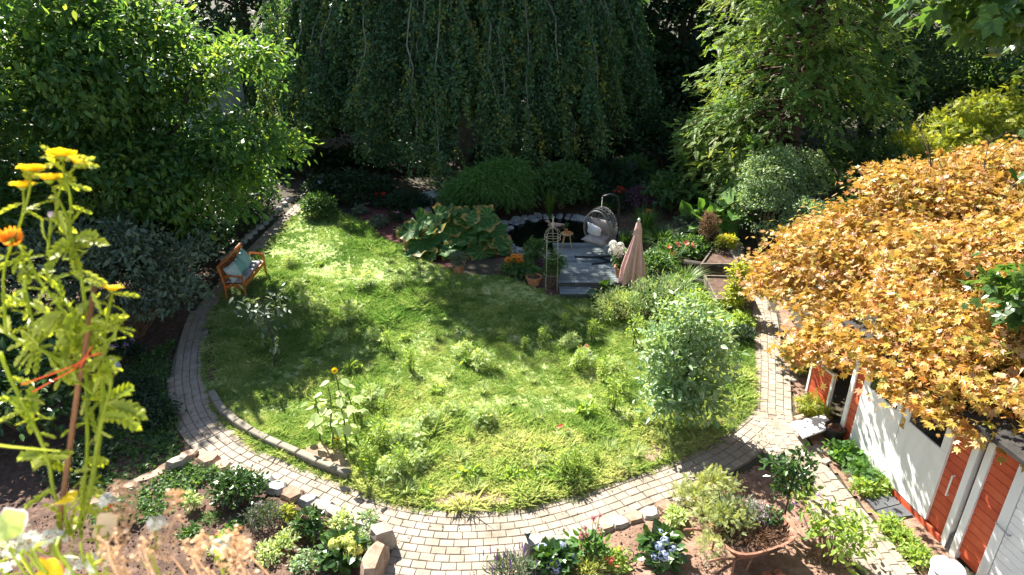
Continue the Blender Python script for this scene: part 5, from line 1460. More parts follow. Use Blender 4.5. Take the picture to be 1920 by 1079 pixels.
# ------------------------------------------------------------------ back beds
bush('bamboo_mound', 'rounded mound of fine bright bamboo leaves behind the pond', (*G(917, 405)[:2], 0), [(0, 0, .75, 1.25, .9, .85), (.55, .25, 1.15, .8, .7, .65), (-.75, .1, .55, .7, .7, .6)], 520, 26, NARROW, .20, M['leaf_bamboo'], cl=.16, shell=.75, droop=.8, out=.8, up=.3, nst=14)
bush('round_shrub', 'rounded mid green shrub at the back edge of the pond', (*G(1052, 392)[:2], 0), [(0, 0, .75, .85, .7, .75)], 260, 24, LEAF, .13, M['leaf_mid'], cl=.14, shell=.75, nst=10)
bush('dark_shrub', 'dark low shrub in the mulch bed under the hanging beech tails', (*G(668, 380)[:2], 0), [(0, 0, .5, .85, .6, .55), (.7, .3, .35, .6, .5, .4)], 220, 20, LEAF, .12, M['leaf_dark'], cl=.14)
bush('path_shrub', 'small sunflecked shrub where the far left path meets the lawn', (*G(600, 408)[:2], 0), [(0, 0, .35, .48, .42, .38)], 130, 20, LEAF, .10, M['leaf_mid'], cl=.1)
f_ = bush('flowering_shrub', 'leafy shrub with a few pale blue blooms above the far left path', (*G(607, 382)[:2], 0), SP(.45, .9), 100, 16, LEAF, .13, M['leaf_dark'], cl=.12)
flowers(f_, BL_BLUE, 4, .4, .85, .07, 'bloom')
bush('low_shrub', 'low dark green plant mound right of the mulch bed', (*G(765, 395)[:2], 0), [(0, 0, .28, .7, .5, .32)], 170, 18, LEAF, .09, M['leaf_dark'], cl=.1)
f_ = bush('red_flower_plant', 'plant with deep red flowers among the white border stones', (*G(713, 388)[:2], 0), SP(.3, .4), 50, 12, LEAF, .09, M['leaf_dark'], cl=.08); flowers(f_, BL_RED, 3, .2, .5, .085, 'bloom')
f_ = bush('red_flower_plant', 'small magenta flowered plant in the middle of the mulch bed', (*G(743, 416)[:2], 0), SP(.22, .3), 36, 12, LEAF, .08, M['leaf_dark'], cl=.06); flowers(f_, FM_VINCA, 4, .16, .36, .06)
for x, y, r_, lab in ((712, 425, .28, 'small bluish clump near the front of the mulch bed'), (675, 402, .2, 'small pale sprout at the left tip of the mulch bed'), (760, 440, .22, 'small green clump beside the big round leaves')):
    bush('small_plant', lab, (*G(x, y)[:2], 0), SP(r_, r_ * 1.1), 40, 12, LEAF, .085, M['leaf_grey'], cl=.06)
bush('fern_mound', 'arching fern like mound right of the round shrub', (*G(1163, 372)[:2], 0), [(0, 0, .55, .95, .6, .6), (-.5, .2, .7, .5, .5, .6)], 190, 12, FERN, .30, M['leaf_dark'], cl=.15, droop=.7)
bush('fern_mound', 'lighter fern like mound under the double lamp post', (*G(1185, 360)[:2], 0), [(0, 0, .6, .6, .5, .6)], 130, 12, FERN, .28, M['leaf_mid'], cl=.12, droop=.7)
f_ = bush('phlox', 'dark phlox with crimson flower heads behind the hanging chair', (*G(1160, 398)[:2], 0), SP(.32, .75), 60, 14, LEAF, .10, M['leaf_dark'], cl=.08); flowers(f_, BL_RED, 6, .24, .86, .06, 'bloom')
bush('purple_shrub', 'low purple leaved shrub between the lamp post and the parasol', (*G(1212, 398)[:2], 0), [(0, 0, .4, .85, .55, .42)], 170, 16, LEAF, .08, M['purpleleaf'], cl=.11)
f_ = bush('white_hydrangea', 'hydrangea shrub with pale green blooms below the conifer', (*G(1262, 402)[:2], 0), [(0, 0, .65, .85, .7, .65), (.7, .4, .5, .7, .6, .55)], 260, 16, WIDE, .16, M['leaf_mid'], cl=.13); flowers(f_, BL_LIME, 7, .75, 1.25, .09, 'bloom')
f_ = bush('orange_daisy', 'single stem of orange daisies in the grass clump behind the parasol', (*G(1213, 430)[:2], 0), SP(.15, .4), 20, 8, LEAF, .10, M['leaf_mid'], cl=.06); flowers(f_, FM_ORANGE, 4, .16, .62, .085)
bush('dark_shrub', 'dark rounded shrub under the conifer left of the raised bed', (*G(1302, 402)[:2], 0), [(0, 0, .7, .8, .7, .75)], 220, 20, LEAF, .12, M['leaf_dark'], cl=.14)
bush('silver_plant', 'silvery blue leaved plant left of the raised bed', (*G(1296, 452)[:2], 0), SP(.42, .8), 100, 14, FERN, .17, M['leaf_grey'], cl=.1)
f_ = bush('rhubarb', 'bright rhubarb like plant with broad crinkled leaves above the raised bed', (*G(1336, 452)[:2], 0), [(0, 0, .65, .75, .5, .3)], 34, 2, WIDE, .48, M['leaf_bamboo'], cl=.12, up=.9, droop=.3, nst=16)
bush('withered_plant', 'withered red brown dock stalks in the raised bed', (*G(1322, 482)[:2], .36), SP(.22, 1.0), 90, 14, NARROW, .09, M['brownplant'], cl=.06, nst=14)
f_ = bush('yellow_flower_plant', 'feathery plant topped with yellow flowers in the raised bed', (*G(1358, 486)[:2], .36), SP(.24, .30), 60, 12, FERN, .10, M['leaf_yellow'], cl=.05, nst=10); flowers(f_, FM_YEL, 16, .22, .36, .05)
# strap leaved clumps
def grassclump(name, lab, base, h, r_, n, mat, w=.012):
    o = thing(name, lab, 'ornamental grass', base); mb = MB(); b = np.asarray(base, float)
    for k in range(n):
        a = rng.uniform(0, 6.28); l = h * rng.uniform(.65, 1.1); rr = r_ * rng.uniform(.3, 1.15)
        t = np.linspace(0, 1, 6)
        d = np.array([math.cos(a), math.sin(a)])
        p = np.column_stack([b[0] + d[0] * (.05 + rr * t ** 2), b[1] + d[1] * (.05 + rr * t ** 2), b[2] + l * (t - .28 * t ** 3.2 * (rr / max(h, .1)) * 1.2)])
        s_ = np.array([-d[1], d[0], 0]) * w * rng.uniform(.7, 1.2)
        ww = np.array([1, 1, .95, .8, .5, .05])[:, None]
        v = np.vstack([p - s_ * ww, p + s_ * ww]); i = np.arange(5)
        mb.add(v, [np.stack([i, i + 1, i + 7, i + 6], -1)], rng.random())
    mb.build('blades', mat, o); return o
grassclump('iris_clump', 'upright iris leaves growing at the back edge of the pond', (*G(1030, 412)[:2], .02), 1.0, .25, 90, M['reed'], .016)
grassclump('ornamental_grass', 'tall dark grass clump just behind the parasol', (*G(1206, 452)[:2], 0), 1.1, .55, 260, M['leaf_bamboo'], .012)
grassclump('ornamental_grass', 'wide arching blue green grass mass right of the parasol', (*G(1240, 470)[:2], 0), .85, .85, 420, M['leaf_mid'], .012)
grassclump('ornamental_grass', 'bright sunlit strap leaves arching beside the dark logs', (*G(1283, 548)[:2], 0), .75, .6, 170, M['reed'], .016)
grassclump('ornamental_grass', 'low dark grass clump between parasol and deck', (*G(1170, 470)[:2], 0), .7, .4, 160, M['leaf_mid'], .012)
grassclump('ornamental_grass', 'shaded arching grass behind the red lilies', (*G(1252, 500)[:2], 0), .7, .6, 220, M['leaf_mid'], .012)
f_ = bush('red_lily_bed', 'leafy clump carrying bright red and orange flowers left of the raised bed', (*G(1285, 488)[:2], 0), [(0, 0, .3, .72, .45, .3)], 120, 12, LEAF, .12, M['leaf_mid'], cl=.12)
flowers(f_, FM_CORAL, 12, 1, 1, .095, pts=[At(x, y, G(1285, 488)[1] - .42 + rng.normal() * .06) for x, y in ((1270, 459), (1287, 457), (1297, 461), (1255, 464), (1261, 476), (1251, 484), (1282, 486), (1290, 485), (1274, 491), (1322, 489), (1330, 492), (1339, 499))])
f_ = bush('orange_daisy', 'clump of bright orange yellow daisies left of the obelisk', (*G(965, 512)[:2], 0), SP(.28, .34), 55, 11, LEAF, .10, M['leaf_mid'], cl=.08)
flowers(f_, FM_ORANGE, 11, 1, 1, .115, pts=[At(x, y, G(965, 512)[1] - .05) for x, y in ((955, 484), (964, 480), (973, 486), (957, 492), (966, 490), (976, 494), (968, 499), (952, 488), (974, 480), (961, 496), (970, 493))])
bush('leafy_shrub', 'young broad leaved shrub between the orange daisies and the obelisk', (*G(1003, 500)[:2], 0), [(0, 0, .42, .24, .22, .3)], 40, 10, LEAF, .14, M['leaf_mid'], cl=.09)
bush('hellebore', 'low pale leaved plant beside the terracotta bowl', (*G(985, 518)[:2], 0), SP(.26, .3), 30, 7, WIDE, .13, M['leaf_mid'], cl=.07)
bush('purple_heather', 'small purplish bushy plant behind the obelisk foot', (*G(1018, 512)[:2], 0), SP(.2, .36), 50, 14, NARROW, .07, M['purpleleaf'], cl=.05)
bush('climbing_plant', 'green climber filling the lower half of the obelisk', (1.02, 15.85, 0), [(.02, 0, .55, .18, .16, .5), (.18, .06, .62, .14, .14, .2)], 90, 12, LEAF, .07, M['leaf_mid'], cl=.07)
bush('hosta', 'broad leaved plant drooping beside the deck step', (*G(1143, 572)[:2], 0), [(0, 0, .24, .36, .3, .22)], 30, 3, WIDE, .20, M['leaf_glossy'], cl=.08, droop=.5)
# potted plants
def pot(name, lab, base, r_, h, mat=None, soil=True):
    o = thing(name, lab, 'potted plant', base)
    mb = MB(); mb.lathe([(.01, 0), (r_ * .72, 0), (r_ * .98, h * .82), (r_ * 1.06, h * .83), (r_ * 1.06, h), (r_ * .92, h), (r_ * .88, h * .88), (.01, h * .86)], base, 24); mb.build('pot', mat or M['terracotta'], o)
    if soil: mb = MB(); mb.lathe([(.005, h * .885), (r_ * .6, h * .9), (r_ * .885, h * .885)], base, 20); mb.build('soil', M['soil'], o)
    return o
def inpot(o, z, lobes, nc, per, tpl, size, mat, **kw):
    b = np.array(o.location); Lb = np.asarray(lobes, float).copy(); Lb[:, :3] += b; mb = MB(); kw.setdefault('zmin', b[2] + z); c = foliage(mb, Lb, nc, per, tpl, size, **kw); mb.build('foliage', mat, o)
    tb = MB()
    for k in range(min(8, len(c))): tb.tube(curve3(b + [0, 0, z - .03], c[k], (0, 0, .03), 4), .005, 4)
    tb.build('stems', M['stem'], o)
p = G(860, 513); o = pot('potted_plant', 'tall terracotta pot with a trailing plant below the big round leaves', (*p[:2], 0), .17, .30); inpot(o, .26, [(0, 0, .42, .14, .14, .18), (0, -.08, .30, .14, .1, .1)], 60, 10, NARROW, .10, M['leaf_grey'], cl=.05)
p = G(1001, 534); o = pot('terracotta_bowl', 'round terracotta bowl with a small sprig, left of the obelisk', (*p[:2], 0), .20, .24); inpot(o, .2, [(-.03, .05, .33, .07, .07, .12)], 14, 5, LEAF, .09, M['leaf_mid'], cl=.03)
o = pot('potted_hydrangea', 'cream hydrangea in a terracotta pot on the deck beside the parasol', (2.82, 15.98, DZ), .20, .30); inpot(o, .28, [(0, 0, .48, .2, .2, .2)], 50, 7, WIDE, .12, M['leaf_mid'], cl=.06)
flowers(o, BL_WHITE, 7, 1, 1, .105, 'bloom', pts=[At(x, y, 15.85) for x, y in ((1152, 465), (1163, 462), (1157, 474), (1149, 472), (1168, 471), (1160, 480), (1150, 459))])
bush('shade_shrub', 'dark mixed shrub between pond and purple shrub', (*G(1105, 385)[:2], 0), [(0, 0, .35, .8, .45, .38)], 150, 16, LEAF, .09, M['leaf_dark'], cl=.12)
grassclump('pond_grass', 'short bright grass along the back edge of the pond', (*G(1140, 400)[:2], 0), .45, .5, 200, M['reed'], .010)

# ------------------------------------------------------------------ left side
bush('grey_shrub', 'large loose grey green shrub leaning over the left path', (-8.3, 13.3, 0), [(0, 0, 1.5, 1.25, 1.0, 1.2), (.9, -.1, 1.15, .9, .8, .6), (-1.1, -.3, 1.7, 1.1, 1.0, 1.1), (1.2, .5, 1.75, .55, .55, .4), (.35, -.6, .9, .7, .5, .5), (1.6, 0, 1.25, .5, .5, .3)], 480, 17, LEAF, .12, M['leaf_grey'], gap=.2, cl=.17, shell=.5, nst=30, up=.5)
bush('glossy_shrub', 'dense glossy leaved shrub at the lower left behind the yellow flowers', (-8.7, 9.9, 0), [(0, 0, .7, 1.15, 1.1, .8), (-1.0, .5, 1.0, 1.2, 1.0, .9), (-.6, 1.1, .8, 1.0, .7, .7)], 420, 16, LEAF, .15, M['leaf_glossy'], cl=.16, up=.9, nst=10)
bush('dark_bush', 'dark bush under the left tree, behind the grey shrub', (-10.6, 14.8, 0), [(0, 0, 1.1, 1.7, 1.3, 1.2), (1.6, .9, .9, 1.2, 1, 1.0)], 420, 26, LEAF, .14, M['leaf_dark'], cl=.22)
bush('dark_bush', 'dark bush behind the bench beneath the left tree', (-8.9, 17.3, 0), [(0, 0, .9, 1.1, 1.2, 1.0), (.3, 1.8, .8, .9, 1.0, .9)], 330, 26, LEAF, .13, M['leaf_dark'], cl=.2)
bush('dark_bush', 'dark bush beside the far left path near the small globe lamp', (-8.6, 20.6, 0), [(0, 0, .8, 1.0, 1.2, .9), (-.8, 1.6, 1.2, 1.2, 1.2, 1.3)], 300, 24, LEAF, .13, M['leaf_dark'], cl=.2)
bush('dark_bush', 'dark bush between the glossy shrub and the grey shrub', (-10.2, 11.4, 0), [(0, 0, .8, 1.2, .9, .9)], 240, 20, LEAF, .12, M['leaf_mid'], cl=.18)
f_ = bush('phlox', 'lilac phlox flowering behind the white globe lantern', (*G(236, 682)[:2], 0), SP(.28, .5), 50, 12, LEAF, .09, M['leaf_dark'], cl=.08); flowers(f_, BL_LILAC, 7, .25, .55, .06, 'bloom')
for x, y, r_, lab in ((255, 745, .4, 'low bluish green mound right of the globe lantern'), (235, 770, .35, 'low silvery mound in the ground cover of the left bed'), (150, 880, .45, 'low dark green mound left of the slab row'), (290, 790, .3, 'low leafy mound close to the left path')):
    bush('ground_mound', lab, (*G(x, y)[:2], 0), SP(r_, .32), 90, 14, LEAF, .075, M['leaf_dark'], cl=.1)

# ------------------------------------------------------------------ lawn: saplings, sunflowers, fruit tree, weeds
b = G(515, 692); rt = thing('young_sapling', 'thin young sapling with long dark leaves in the left part of the lawn', 'sapling', (*b[:2], 0)); b = b * [1, 1, 0]
tb = MB(); tp = curve3(b - [0, 0, .05], b + [-.05, .05, 1.5], (.06, 0, 0), 8, .015); tb.tube(tp, np.linspace(.018, .006, 8), 6)
mb = MB(); cc = []
for k in range(16):
    s_ = tp[rng.integers(3, 8)]; e = s_ + np.array([rng.normal() * .22, rng.normal() * .22, rng.uniform(.02, .22)]); tb.tube(curve3(s_, e, (0, 0, .03), 4), .005, 4); cc.append(e)
cc = np.array(cc); n = len(cc) * 11; pos = np.repeat(cc, 11, 0) + rng.normal(size=(n, 3)) * .085
mb.inst(LEAF, pos, frames(nrm(runit(n) + [0, 0, -.35]), rng.normal(size=(n, 3)) * .4 + [0, 0, 1.0]), rng.uniform(.11, .19, n), rng.random(n)); mb.build('crown', M['leaf_grey'], rt); tb.build('trunk', M['bark'], rt)

tree('small_fruit_tree', 'small round fruit tree with silvery green leaves at the right edge of the lawn', (*G(1272, 803)[:2], 0), .035,
     [(*(G(1272, 803)[:2] + [.0, .15]), 1.15, .52, .5, .75), (*(G(1272, 803)[:2] + [-.32, .2]), 1.55, .36, .36, .5), (*(G(1272, 803)[:2] + [.34, .1]), 1.35, .40, .38, .5), (*(G(1272, 803)[:2] + [.15, .25]), 2.0, .28, .3, .4), (*(G(1272, 803)[:2] + [-.22, .25]), 2.1, .16, .2, .35), (*(G(1272, 803)[:2] + [.40, .2]), 1.85, .2, .2, .35), (*(G(1272, 803)[:2] + [-.36, .0]), .95, .3, .3, .35), (*(G(1272, 803)[:2] + [.3, -.1]), .7, .4, .3, .35), (*(G(1272, 803)[:2] + [-.25, -.1]), .6, .4, .3, .3), (*(G(1272, 803)[:2] + [.0, .0]), .45, .3, .3, .25)],
     620, 11, LEAF, .108, M['leaf_silver'], M['bark'], 22, gap=.25, sj=.35, cl=.16, shell=.3, up=.6, droop=.0, under=-.8)
def sunflower(base, h, lab, nl=10, face=True):
    base = np.asarray(base, float); o = thing('sunflower', lab, 'sunflower', base)
    top = base + np.array([rng.normal() * .05, rng.normal() * .05, h]); tp = curve3(base - [0, 0, .03], top, (.03, 0, 0), 8, .008)
    mb = MB(); mb.tube(tp, np.linspace(.018, .011, 8), 7); mb.build('stem', M['stem'], o, True)
    for k in range(nl):
        t = .28 + .7 * k / nl; s_ = np.array([np.interp(t, np.linspace(0, 1, 8), tp[:, q]) for q in range(3)]); a = k * 2.4 + rng.random()
        d = np.array([math.cos(a), math.sin(a), .15]); m2 = MB(); e = s_ + d * .13 + [0, 0, .04]
        m2.tube([s_, e], .005, 4, mi=1); m2.inst(WIDE, e[None], frames(nrm(d * [1, 1, 0] + [0, 0, -.45])[None], np.array([[0, 0, 1.0]]) + d * .3), np.array([.24 * rng.uniform(.8, 1.15) * (1.1 - .4 * t)]), rng.random()); m2.build('leaf', [M['leaf_pale'], M['stem']], o)
    if face: addf(o, FM_YEL, top + [0, 0, .02], .06, (.4, -.5, .6), 'flower_head')
    return o
for x, y, h, lab, f1 in ((650, 850, 1.62, 'tallest sunflower with an open yellow head in the lawn bed', True), (622, 845, 1.35, 'leafy sunflower left of the tallest one, still in bud', False), (598, 828, .95, 'shortest sunflower at the left of the group', False), (668, 828, 1.05, 'short sunflower at the right of the group', False)):
    sunflower((*G(x, y)[:2], 0), h, lab, 11, f1)

# wild plants of the rough meadow: three kinds, copied
W1 = bush('meadow_weed', 'tall bushy weed growing in the rough lawn', (0, 0, 0), [(0, 0, .40, .15, .15, .40)], 34, 8, LEAF, .07, M['leaf_weed'], cat='weed', group='bushy weeds in the lawn', barkm=M['stem'], cl=.055, nst=10)
W2 = bush('meadow_weed', 'feathery pale blue green weed growing in the rough lawn', (0, 0, 0), [(0, 0, .22, .24, .24, .22)], 44, 7, FERN, .10, M['leaf_pale'], cat='weed', group='feathery weeds in the lawn', barkm=M['stem'], cl=.05, nst=8, up=.8)
W3 = grassclump('meadow_grass', 'coarse grass tussock standing up from the rough lawn', (0, 0, 0), .34, .22, 90, M['grass'], .007); tag(W3, cat='grass tussock', group='grass tussocks in the lawn')
W4 = bush('meadow_weed', 'broad leaved weed rosette growing in the rough lawn', (0, 0, 0), [(0, 0, .12, .18, .18, .12)], 16, 5, LEAF, .15, M['leaf_weed'], cat='weed', group='broad leaved weeds in the lawn', barkm=M['stem'], cl=.05, nst=6)
spots = [(W2, [(690, 545, 1.4), (742, 545, 1.1), (600, 590, 1.6), (575, 575, 1.3), (560, 545, 1.2), (905, 690, 1.2), (870, 672, 1.0), (1070, 655, 1.3), (1095, 690, 1.5), (845, 780, 1.0), (760, 845, 1.5), (730, 830, 1.6), (800, 800, 1.4), (905, 800, 1.2), (1060, 830, 1.1), (735, 900, 1.3), (780, 880, 1.4), (700, 760, 1.2), (880, 560, .8), (1150, 700, 1.2), (660, 600, 1.3), (700, 640, 1.2), (640, 640, 1.2), (545, 500, 1.0)]),
         (W1, [(1145, 770, 1.35), (1130, 720, 1.3), (1165, 740, 1.0), (1085, 700, 1.0), (690, 880, 1.25), (715, 850, 1.2), (750, 895, 1.3), (670, 790, 1.2), (720, 790, 1.0), (1080, 890, 1.0), (1060, 900, 1.0), (1115, 870, .8), (1200, 800, .9), (1190, 650, 1.2), (820, 640, .8), (770, 700, .9), (730, 660, .9), (1060, 620, 1.0), (1110, 640, 1.1), (1020, 650, .9), (1140, 610, 1.1), (985, 660, .8), (880, 830, .8), (930, 700, .8), (600, 660, 1.1), (580, 700, .9)]),
         (W3, [(860, 870, 1.2), (820, 860, 1.0), (930, 880, 1.1), (1000, 880, 1.2), (960, 840, 1.1), (1080, 860, 1.3), (1140, 850, 1.2), (760, 930, 1.2), (700, 905, 1.2), (880, 780, 1.0), (960, 760, 1.0), (1010, 790, 1.1), (780, 750, 1.0), (690, 700, 1.0), (840, 710, 1.0), (640, 550, 1.1), (530, 560, 1.2), (560, 620, 1.2), (1160, 880, 1.1), (1190, 860, 1.2), (1220, 760, 1.0), (1040, 740, 1.0), (905, 740, 1.0), (980, 700, .9), (890, 925, 1.0), (1010, 930, .9), (1050, 600, 1.2), (1090, 590, 1.3), (1130, 585, 1.2), (1170, 600, 1.2), (1000, 720, 1), (740, 730, 1), (1240, 830, 1.1), (1340, 740, 1), (1370, 700, .9)]),
         (W4, [(880, 680, 1.3), (700, 950 - 60, 1.2), (1000, 910, 1.2), (960, 900, 1.0), (880, 900, 1.1), (800, 930, 1.0), (1050, 910, 1.1), (940, 640, .9), (820, 740, 1.0), (600, 500, 1.0), (660, 700, 1.1), (1100, 780, 1.2), (1020, 850, 1.0), (1300, 720, 1.0), (760, 640, .9)])]
for proto, lst in spots:
    for i, (x, y, s_) in enumerate(lst):
        q = (*G(x, y)[:2], .01)
        if i == 0: proto.location = q; proto.rotation_euler = (0, 0, 1.0); proto.scale = (s_ * .7,) * 3
        else: dup(proto, q, rng.uniform(0, 6.28), s_ * rng.uniform(.45, .8))
# low flower specks in the lawn
for x, y, me, lab in ((1095, 658, FM_CORAL, 'small orange flowered weed in the lawn below the deck'), (1055, 812, FM_CORAL, 'little red flowered plant in the sunny lower lawn'), (635, 770 + 60, FM_RED, 'small red flower at the foot of the sunflowers')):
    f_ = bush('wild_flower', lab, (*G(x, y + 12)[:2], 0), SP(.12, .22), 20, 8, LEAF, .06, M['leaf_weed'], cl=.04); flowers(f_, me, 3, .09, .30, .045)

# right edge of the lawn: loose shrubs in front of the beds
bush('willow_shrub', 'loose silvery willow like shrub below the parasol', (*G(1215, 600)[:2], 0), [(0, 0, .5, .5, .45, .5), (.5, .15, .55, .42, .38, .5)], 230, 13, NARROW, .11, M['leaf_silver'], gap=.25, cl=.11, nst=18, droop=-.3)
bush('willow_shrub', 'low pale shrub between the deck step and the silvery shrub', (*G(1160, 600)[:2], 0), [(0, 0, .32, .55, .42, .34)], 150, 12, NARROW, .09, M['leaf_pale'], cl=.09, nst=14, droop=-.2)
bush('green_shrub', 'mid green leafy shrub standing right below the parasol canopy', (*G(1222, 545)[:2], 0), [(0, 0, .5, .5, .45, .5)], 150, 16, LEAF, .09, M['leaf_mid'], cl=.1, nst=10)
bush('silver_shrub', 'silvery shrub behind the small fruit tree', (*G(1300, 625)[:2], 0), [(0, 0, .5, .5, .42, .5), (-.5, .1, .42, .35, .35, .42)], 230, 13, LEAF, .075, M['leaf_weed'], gap=.25, cl=.10, nst=16)
bush('yellow_sapling', 'upright yellow green sapling at the bend of the right path', (*G(1378, 588)[:2], 0), [(0, 0, .75, .22, .22, .62), (-.1, -.1, .4, .2, .2, .3)], 90, 12, LEAF, .10, M['leaf_yellow'], cl=.07, nst=8)
bush('clipped_ball', 'small clipped dark green ball beside the right path', (*G(1392, 642)[:2], 0), SP(.22, .36), 150, 14, LEAF, .035, M['leaf_dark'], cl=.035, shell=.9)
bush('edge_plant', 'leafy green plant at the lawn edge left of the right path', (*G(1385, 615)[:2], 0), SP(.28, .3), 60, 12, LEAF, .09, M['leaf_weed'], cl=.07)
bush('path_plant', 'sunlit leafy plant between the right path and the orange maple', (*G(1492, 690)[:2], 0), [(0, 0, .28, .22, .42, .28)], 90, 12, LEAF, .09, M['leaf_yellow'], cl=.07)
bush('fern_plant', 'small fern beside the white board and fence panel', (*G(1520, 775)[:2], 0), SP(.2, .26), 34, 8, FERN, .15, M['leaf_yellow'], cl=.06)
bush('strip_plant', 'broad leaved green plant in front of the black pot', (*G(1580, 862)[:2], 0), SP(.2, .24), 34, 6, WIDE, .11, M['leaf_bamboo'], cl=.06)
bush('fern_plant', 'bright green ferns along the shed wall below the white doors', (*G(1608, 892)[:2], 0), [(0, 0, .12, .15, .28, .12)], 60, 8, FERN, .10, M['leaf_bamboo'], cl=.06)
for x, y, lab in ((1650, 918, 'small weeds beside the slate slabs'), (1668, 995, 'low leafy plant just below the slate slabs'), (1693, 1022, 'low leafy plant in the strip below the first one'), (1722, 1052, 'low leafy plant nearest the bottom edge of the strip'), (1618, 925, 'wispy weed left of the slate slabs')):
    bush('strip_plant', lab, (*G(x, y)[:2], 0), SP(.15, .18), 34, 8, LEAF, .075, M['leaf_weed'], cl=.05)

# ------------------------------------------------------------------ front right bed
wb0 = W(.02, .0, .57)
o = bush('feathery_plant', 'feathery pale green lavender spilling from the wheelbarrow', W(-.22, .16, .56), [(0, 0, .12, .24, .18, .14), (-.28, .10, .06, .18, .18, .14), (-.30, -.30, -.10, .08, .10, .16)], 80, 9, FERN, .085, M['leaf_feather'], cl=.07, nst=14, droop=-.25, zmin=.3)
bush('silver_herb', 'grey green bushy herb in the back of the wheelbarrow', W(-.02, .26, .56), [(0, 0, .12, .30, .15, .14)], 90, 12, NARROW, .075, M['leaf_grey'], cl=.06, droop=-.3)
o = bush('heather', 'pinkish heather flowering in the right half of the wheelbarrow', W(.22, .16, .56), [(0, 0, .08, .22, .16, .09)], 70, 10, NARROW, .05, M['petal_mauve'], cl=.05, droop=-.3)
bush('green_sprig', 'fresh green sprig at the right end of the wheelbarrow', W(.36, .04, .56), SP(.10, .18), 20, 7, LEAF, .07, M['leaf_glossy'], cl=.04)
bush('dry_tangle', 'dry brown tangle along the front rim of the wheelbarrow', W(.06, -.14, .56), [(0, 0, -.01, .40, .18, .035)], 120, 10, NARROW, .08, M['brownplant'], cl=.05)
bush('trailing_plant', 'loose feathery plant between the path stones and the wheelbarrow', (*G(1300, 952)[:2], .03), [(0, 0, .16, .26, .22, .16), (.35, .2, .2, .24, .2, .2)], 80, 9, FERN, .10, M['leaf_feather'], cl=.08, droop=-.2)
bush('tuft_plant', 'compact pale leaved tuft beside the sandy edging stones', (*G(1265, 985)[:2], .03), SP(.13, .24), 50, 8, LEAF, .07, M['leaf_pale'], cl=.04)
bush('tuft_plant', 'tiny green tuft alone on the soil left of the blue hydrangea', (*G(1254, 1003)[:2], .03), SP(.06, .09), 16, 7, NARROW, .06, M['leaf_bamboo'], cl=.02)
b = G(1467, 985) * [1, 1, 0]; q_ = b[:2]
tree('young_cherry_laurel', 'young glossy leaved tree on a thin dark stem beside the side path', b, .02, [(q_[0], q_[1] + .05, .78, .24, .22, .30), (q_[0] - .18, q_[1] + .1, 1.02, .13, .12, .12), (q_[0] + .08, q_[1] + .05, 1.2, .11, .11, .13)], 50, 9, LEAF, .10, M['leaf_glossy'], M['bark'], 14, top=(q_[0] + .05, q_[1] + .05, 1.15), cl=.08, shell=.35, zmin=.38, cat='young tree')
o = bush('butterfly_bush', 'leggy buddleia with purple flower spikes beside the side path', (*G(1550, 1060)[:2], 0), [(0, 0, .5, .32, .28, .38), (.34, .05, .55, .28, .24, .2), (-.2, .35, .7, .28, .25, .26)], 74, 6, LEAF, .11, M['leaf_weed'], cl=.10, nst=22, droop=.3)
flowers(o, BL_LILAC, 6, 1, 1, .035, 'flower_spike', pts=[At(x, y, G(1550, 1060)[1] + .25) for x, y in ((1488, 945), (1512, 982), (1554, 938), (1535, 928), (1500, 975), (1560, 1010))], stem=False)
def hydrangea(lab, x, y, r_, me, n, bs, leafm='leaf_glossy', name='hydrangea'):
    o = bush(name, lab, (*G(x, y)[:2], .03), [(0, 0, r_ * .8, r_, r_, r_ * .75)], 44, 6, WIDE, .13, M[leafm], cl=.06, up=.8)
    flowers(o, me, n, r_ * .95, r_ * 1.62, bs, 'bloom'); return o
hydrangea('pale blue hydrangea alone on the soil right of the wire hoop', 1238, 1052, .22, BL_BLUE, 8, .065)
hydrangea('big headed blue hydrangea beside the solar stake light', 1040, 1072, .22, BL_BLUE, 6, .085)
hydrangea('yellow green hydrangea beside the tall stone blocks', 648, 1055, .22, BL_LIME, 9, .095)
o = bush('coneflower', 'pink coneflowers standing over broad green leaves at the bed edge', (*G(1103, 1052)[:2], .03), [(0, 0, .2, .18, .16, .2)], 26, 7, LEAF, .13, M['leaf_bamboo'], cl=.06, nst=10)
flowers(o, FM_PINK, 8, 1, 1, .045, pts=[At(x, y, G(1103, 1052)[1] - .03) for x, y in ((1113, 972), (1125, 966), (1098, 990), (1100, 1003), (1122, 989), (1126, 1000), (1091, 1001), (1088, 1008))])
o = bush('red_begonia', 'small red flowered plant right of the coneflowers', (*G(1150, 1066)[:2], .03), SP(.17, .22), 50, 8, LEAF, .06, M['leaf_weed'], cl=.05); flowers(o, FM_CORAL, 7, .2, .28, .035)
o = bush('lavender', 'lavender with thin purple spikes at the plaza corner', (*G(955, 1095)[:2], .02), SP(.22, .34), 70, 10, NARROW, .10, M['leaf_grey'], cl=.06, droop=-.5)
pts = [np.array(o.location) + np.array([rng.normal() * .2, rng.normal() * .14, .5 + .1 * rng.random()]) for _ in range(16)]
for q in pts:
    mbs = MB(); mbs.tube([q - [0, 0, .30], q - [0, 0, .12], q - [0, 0, .10], q], [.002, .002, .010, .004], 5); mbs.build('flower_spike', M['petal_purple'], o)
bush('grey_tuft', 'grey green tuft behind the stem of the solar stake light', (*G(1005, 1078)[:2], .02), SP(.14, .22), 50, 8, LEAF, .06, M['leaf_grey'], cl=.05)
bush('grass_tuft', 'pale grassy tuft in front of the coneflowers', (*G(1105, 1085)[:2], .02), SP(.16, .24), 60, 8, NARROW, .10, M['leaf_feather'], cl=.05, droop=-.6)
